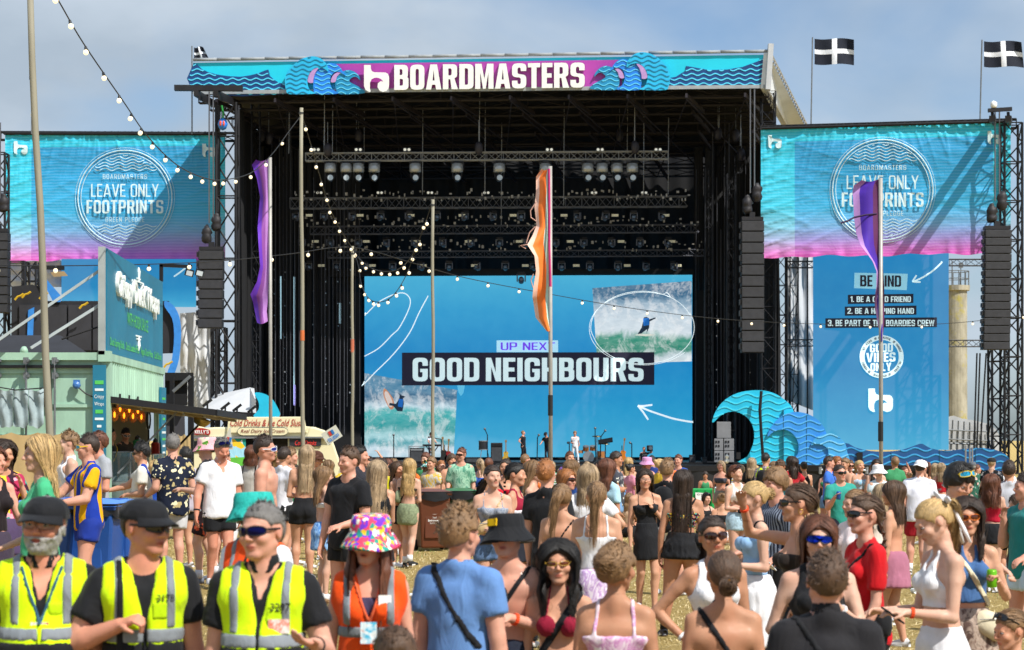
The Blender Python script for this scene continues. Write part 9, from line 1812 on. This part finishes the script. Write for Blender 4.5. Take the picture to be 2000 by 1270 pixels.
PP('blonde woman with black straps between the white cap and the bow',1824,940,84,170,h=1.62,hair='long',haircol='ash',skin='tan',wear=[('cami',BLKC,{'hem':.6}),('shorts',NAVY)])
PP('man in green patterned shirt and grey cap near the right barrier',1900,935,84,200,'m',h=1.66,build=1.1,hair='crop',haircol='grey',skin='pink',wear=[('cap',cloth('#5a5f66')),('tshirt',cloth('#2a5a4a','floral','#c9a8a0','#7fb0a0',.8)),('strap',BLKC,{'side':1}),('shorts',NAVY)])
PP('woman with curly red brown hair and red top with black sash',1938,962,150,140,h=1.5,hair='curly',haircol='auburn',hlen=.32,skin='fair',L='cross',R='cross',wear=[('tank',cloth('#b01030'),{'hem':.6}),('skirt',BLKC,{'hem':.42})])
PP('man in grey and navy raglan T-shirt with pale green shorts',1972,937,150,178,'m',h=1.68,build=1.05,head=(-10,0,0),hair='short',haircol='dark',skin='tan',L='front',R='front',wear=[('tshirt',cloth('#b2b4bc')),('shorts',cloth('#a9c0b8'),{'len':.6})],socks='#141414',shoes='#e0e0e0')
PP('seated girl in dark headscarf sitting on the grass near the barrier',1208,990,92,40,h=1.66,legs='sit',hair='lowbun',haircol='black',skin='tan',L='mouth',wear=[('tshirt',cloth('#1c6a68')),('shorts',BLKC)])
PP('seated girl with golden hair on the grass near the barrier',1226,985,94,150,h=1.62,legs='sit',hair='wavy',haircol='light',skin='tan',wear=[('tank',cloth('#c9a88a')),('shorts',BLKC)])
PP('seated girl with dark glasses looking out below the green crate',1378,988,96,4,h=1.66,legs='sit',hair='long',haircol='dark',glasses='dark_up',skin='fair',wear=[('tank',BLKC),('shorts',BLKC)])
PP('seated woman in black strappy top seen from behind beside the crate',1412,968,104,176,h=1.72,legs='sit',hair='bun',haircol='light',skin='tan',wear=[('bra',BLKC),('shorts',WHTC)])
PP('woman in straw coloured top seated right of the crate',1425,975,100,130,h=1.66,legs='sit',hair='wavy',haircol='ash',skin='pink',wear=[('tank',cloth('#b8a488')),('shorts',BLKC)])
# ---- people inside the stall, crew and band on the stage
def on(label,px,d,z,yaw,h,sex='m',**k):return person(dict(label=label,sex=sex,yaw=yaw,h=h,px=k.pop('res',60),det=k.pop('det',0),loc=(dx_(px,d),d,z),**k))
on('stall worker in white framed sunglasses behind the display case',245,41.3,.52,60,1.68,res=110,det=1,head=(-30,20,0),hair='short',haircol='black',glasses='whiteframe',skin='tan',wear=[('tshirt',cloth('#3a3530')),('trousers',BLKC)])
on('stall worker with dark hair at the near end of the hatch',217,39.4,.52,80,1.66,res=110,det=1,hair='short',haircol='black',skin='tan',wear=[('tshirt',cloth('#1c1c20')),('strap',cloth('#d8b01c'),{'side':1}),('trousers',BLKC)])
on('stagehand in black T-shirt and trousers walking right on the stage',1022,BD,zd,60,1.84,head=(20,0,0),hair='crop',haircol='light',skin='pink',L='down',R='hip',legs='walk',stride=.5,wear=[('tshirt',BLKC),('trousers',BLKC)])
on('stagehand in black cap bending beside the orange flag pole',1069,BD,zd,-30,1.78,lean=14,head=(0,18,0),hair='crop',haircol='black',skin='pink',R='reach',L='down',wear=[('cap',BLKC),('tshirt',BLKC),('trousers',cloth('#262b36')),('backpack',BLKC)])
on('musician all in white standing beside the drum kit',1123,BD-.6,zd,-6,1.80,hair='mop',haircol='light',skin='pink',R='front',L='down',legs='wide',wear=[('tshirt',WHTC),('trousers',WHTC),('text',mat('ink_black','#15151a',.6),{'s':'SURF','p':(0,-.15,1.36),'fit':(.16,.03)})])
on('musician in white shirt playing the keyboard behind the pole',842,BD+.7,zd,20,1.74,head=(-20,26,0),hair='mop',haircol='black',skin='pink',L='reach',R='reach',wear=[('tshirt',cloth('#c4d4e4')),('trousers',cloth('#22283a'))])
on('camera operator in black shirt kneeling at the stage front',1258,117.3,zd-.9,10,1.8,hair='crop',haircol='auburn',skin='pink',L='shade',R='bent',wear=[('tshirt',BLKC),('trousers',BLKC),('text',M_WHT,{'s':'STAFF','p':(0,-.16,1.36),'fit':(.3,.08)})])
cm=thing('video_camera','black video camera held by the operator at the stage front','camera',at(1269,876,117));mb=MB();mb.box((0,0,0),(.32,.6,.36));mb.box((-.02,-.38,.02),(.2,.3,.2));obj('camera_body',mb,M_BLK,cm,bevel=.03);mb=MB();mb.lathe([(.09,0),(.11,.12)],12,(0,-.52,.02),Matrix.Rotation(R(90),3,'X'));obj('lens',mb,mat('mover_lens','#5d6a78',.08,.4),cm)
on('crew man in black T-shirt standing beside the ice cream van',668,95,ground_z(-8,95)+.9,150,1.8,hair='crop',haircol='light',skin='pink',L='hip',R='hip',wear=[('tshirt',cloth('#1c1d24')),('trousers',BLKC)])
pl_=MB();pl_.box((dx_(668,95),95.3,ground_z(-8,95)+.42),(2.6,1.6,.9));tag(obj('platform',pl_,M_BLK),'low black platform under the crew man beside the van','platform')
on('crew man leaning out of the left wing behind the van',540,122,zd+1.2,40,1.78,lean=18,head=(0,20,0),hair='crop',haircol='auburn',skin='pink',L='reach',R='reach',wear=[('tshirt',BLKC),('trousers',BLKC)])
# ---- far crowd: a dozen built people copied with other clothes
FAR=[]
def far_proto(i,sex,hairs,wear,**k):
 r_=person(dict(label='x',sex=sex,yaw=0,h=1.66 if sex=='f' else 1.78,px=85,det=0,hair=hairs,haircol='brown',wear=wear,loc=(0,-50-i,0),**k));FAR.append(r_);return r_
far_proto(0,'f','long',[('tank','#ffffff'),('shorts','#203040',{'len':.3})],L='down',R='front');far_proto(1,'f','wavy',[('bandeau','#ffffff'),('skirt','#304050',{'hem':.42})],L='bent',R='down')
far_proto(2,'m','short',[('tshirt','#ffffff'),('shorts','#203040')],L='down',R='bent');far_proto(3,'m','curlytop',[('tshirt','#ffffff'),('shorts','#203040')],L='fold',R='fold');far_proto(4,'f','pony',[('cami','#ffffff'),('shorts','#203040',{'len':.3})],L='mouth',R='down')
far_proto(5,'m','mop',[('tank','#ffffff'),('shorts','#203040')],L='drink',R='down');far_proto(6,'f','bun',[('tshirt','#ffffff'),('skirt','#203040')],L='hip',R='down');far_proto(7,'m','crop',[('cap','#222222'),('tshirt','#ffffff'),('shorts','#203040')],L='down',R='down')
far_proto(8,'m','short',[('tshirt','#ffffff'),('shorts','#203040')],L='bent',R='phone',build=1.2,belly=1.1);far_proto(9,'f','curly',[('tshirt','#ffffff'),('leggings','#203040')],L='down',R='hip',build=1.22)
TOPC=[('#b8202c','red'),('#e0e0e4','white'),('#17181c','black'),('#2f5ab0','blue'),('#7fb0cc','pale blue'),('#d8b030','yellow'),('#3a8a5c','green'),('#d88aa0','pink'),('#6a4a90','purple'),('#b8a890','beige'),('#e07030','orange'),('#40424c','dark grey')]
HC=[('brown','brown'),('dark','dark'),('blonde','blonde'),('light','light brown'),('black','black'),('auburn','auburn'),('ash','ash blonde')]
LM=[(0,150,'left of the container'),(150,460,'near the food stall'),(460,700,'near the ice cream van'),(700,860,'below the left surf picture'),(860,1020,'below the word GOOD'),(1020,1180,'below the drum kit'),(1180,1350,'below the upright guitar'),(1350,1500,'below the tallest wave'),(1500,1660,'below the smaller waves'),(1660,1800,'below the right flag'),(1800,2100,'near the right burlap')]
rf=random.Random(11);used=set()
spots=[(px+rf.uniform(-6,6),rf.uniform(58,104)) for px in list(range(700,1345,17))+list(range(705,1200,60))+list(range(1380,1990,33))+list(range(430,700,30))]+[(p,rf.uniform(98,118)) for p in (452,505,538,566,612,634,676,706,738,764,1150,1205,1290)]
first=set()
for px,s_ in spots:
 i=rf.randrange(len(FAR));src=FAR[i];d=4000/s_;x=dx_(px,d);y=d
 if 480<px<690 and s_<76:d=y=4000/(80+rf.random()*20);x=dx_(px,d)
 for _ in range(40):
  tc_,hc_=rf.choice(TOPC),rf.choice(HC);lm=[t for a,b,t in LM if a<=px<b][0]
  sexw='woman' if src['category']=='woman' else 'man';lab='far %s, %s hair, %s top, %s'%(sexw,hc_[1],tc_[1],lm)
  if i==7:lab='far man, dark cap, %s top, %s'%(tc_[1],lm)
  if lab not in used:break
 used.add(lab);o=copy_tree(src) if i in first else src;first.add(i)
 o.location=(x,y,ground_z(x,y));o.rotation_euler=(0,0,R(rf.choice((180,165,195,150,210,120,-110,80,20,0,-30))));sc_=rf.uniform(.91,1.0);o.scale=(sc_,sc_,sc_);tag(o,lab,sexw,'festival goers in the far crowd')
 for c in o.children:
  nm_=c.name.split('.')[0];m_=None
  if nm_ in ('tank','bandeau','tshirt','cami'):q_=rf.random();m_=cloth(tc_[0]) if q_<.62 else cloth(tc_[0],'floral','#d8d4c8','#8a8a90',.8) if q_<.78 else cloth(tc_[0],'hoops','#c9ccd0',scale=.8) if q_<.88 else cloth(tc_[0],'tie','#b8bcc4',tc_[0])
  elif nm_=='hair':m_=hair_mat(hc_[0])
  elif nm_=='body':m_=skin_mat(rf.choice(('fair','pink','tan','tan','bronze')))
  elif nm_ in ('shorts','skirt','leggings'):m_=cloth(rf.choice(('#1b2233','#15161a','#6f96c0','#d8d8dc','#8a8070')))
  if m_:c.material_slots[0].link='OBJECT';c.material_slots[0].material=m_
# things nothing but their place tells apart: say which one along the row
ORD=['leftmost','second','third','fourth','fifth','sixth','seventh','eighth','ninth','tenth','eleventh','twelfth','thirteenth','fourteenth','fifteenth','sixteenth']
bpy.context.view_layer.update();same={}
for o in bpy.data.objects:
 if o.parent is None and o.get('label') and o.get('category'):same.setdefault(o['label'],[]).append(o)
for lab,os_ in same.items():
 if 1<len(os_)<=16:
  def px_of(o):
   if o.type=='MESH':c=sum((o.matrix_world@Vector(b) for b in o.bound_box),Vector())/8
   else :c=o.matrix_world.translation
   return c.x/max(c.y,1)
  for k,o in enumerate(sorted(os_,key=px_of)):o['label']=(ORD[k]+' ' if k==0 else ORD[k]+' from left, ')+lab
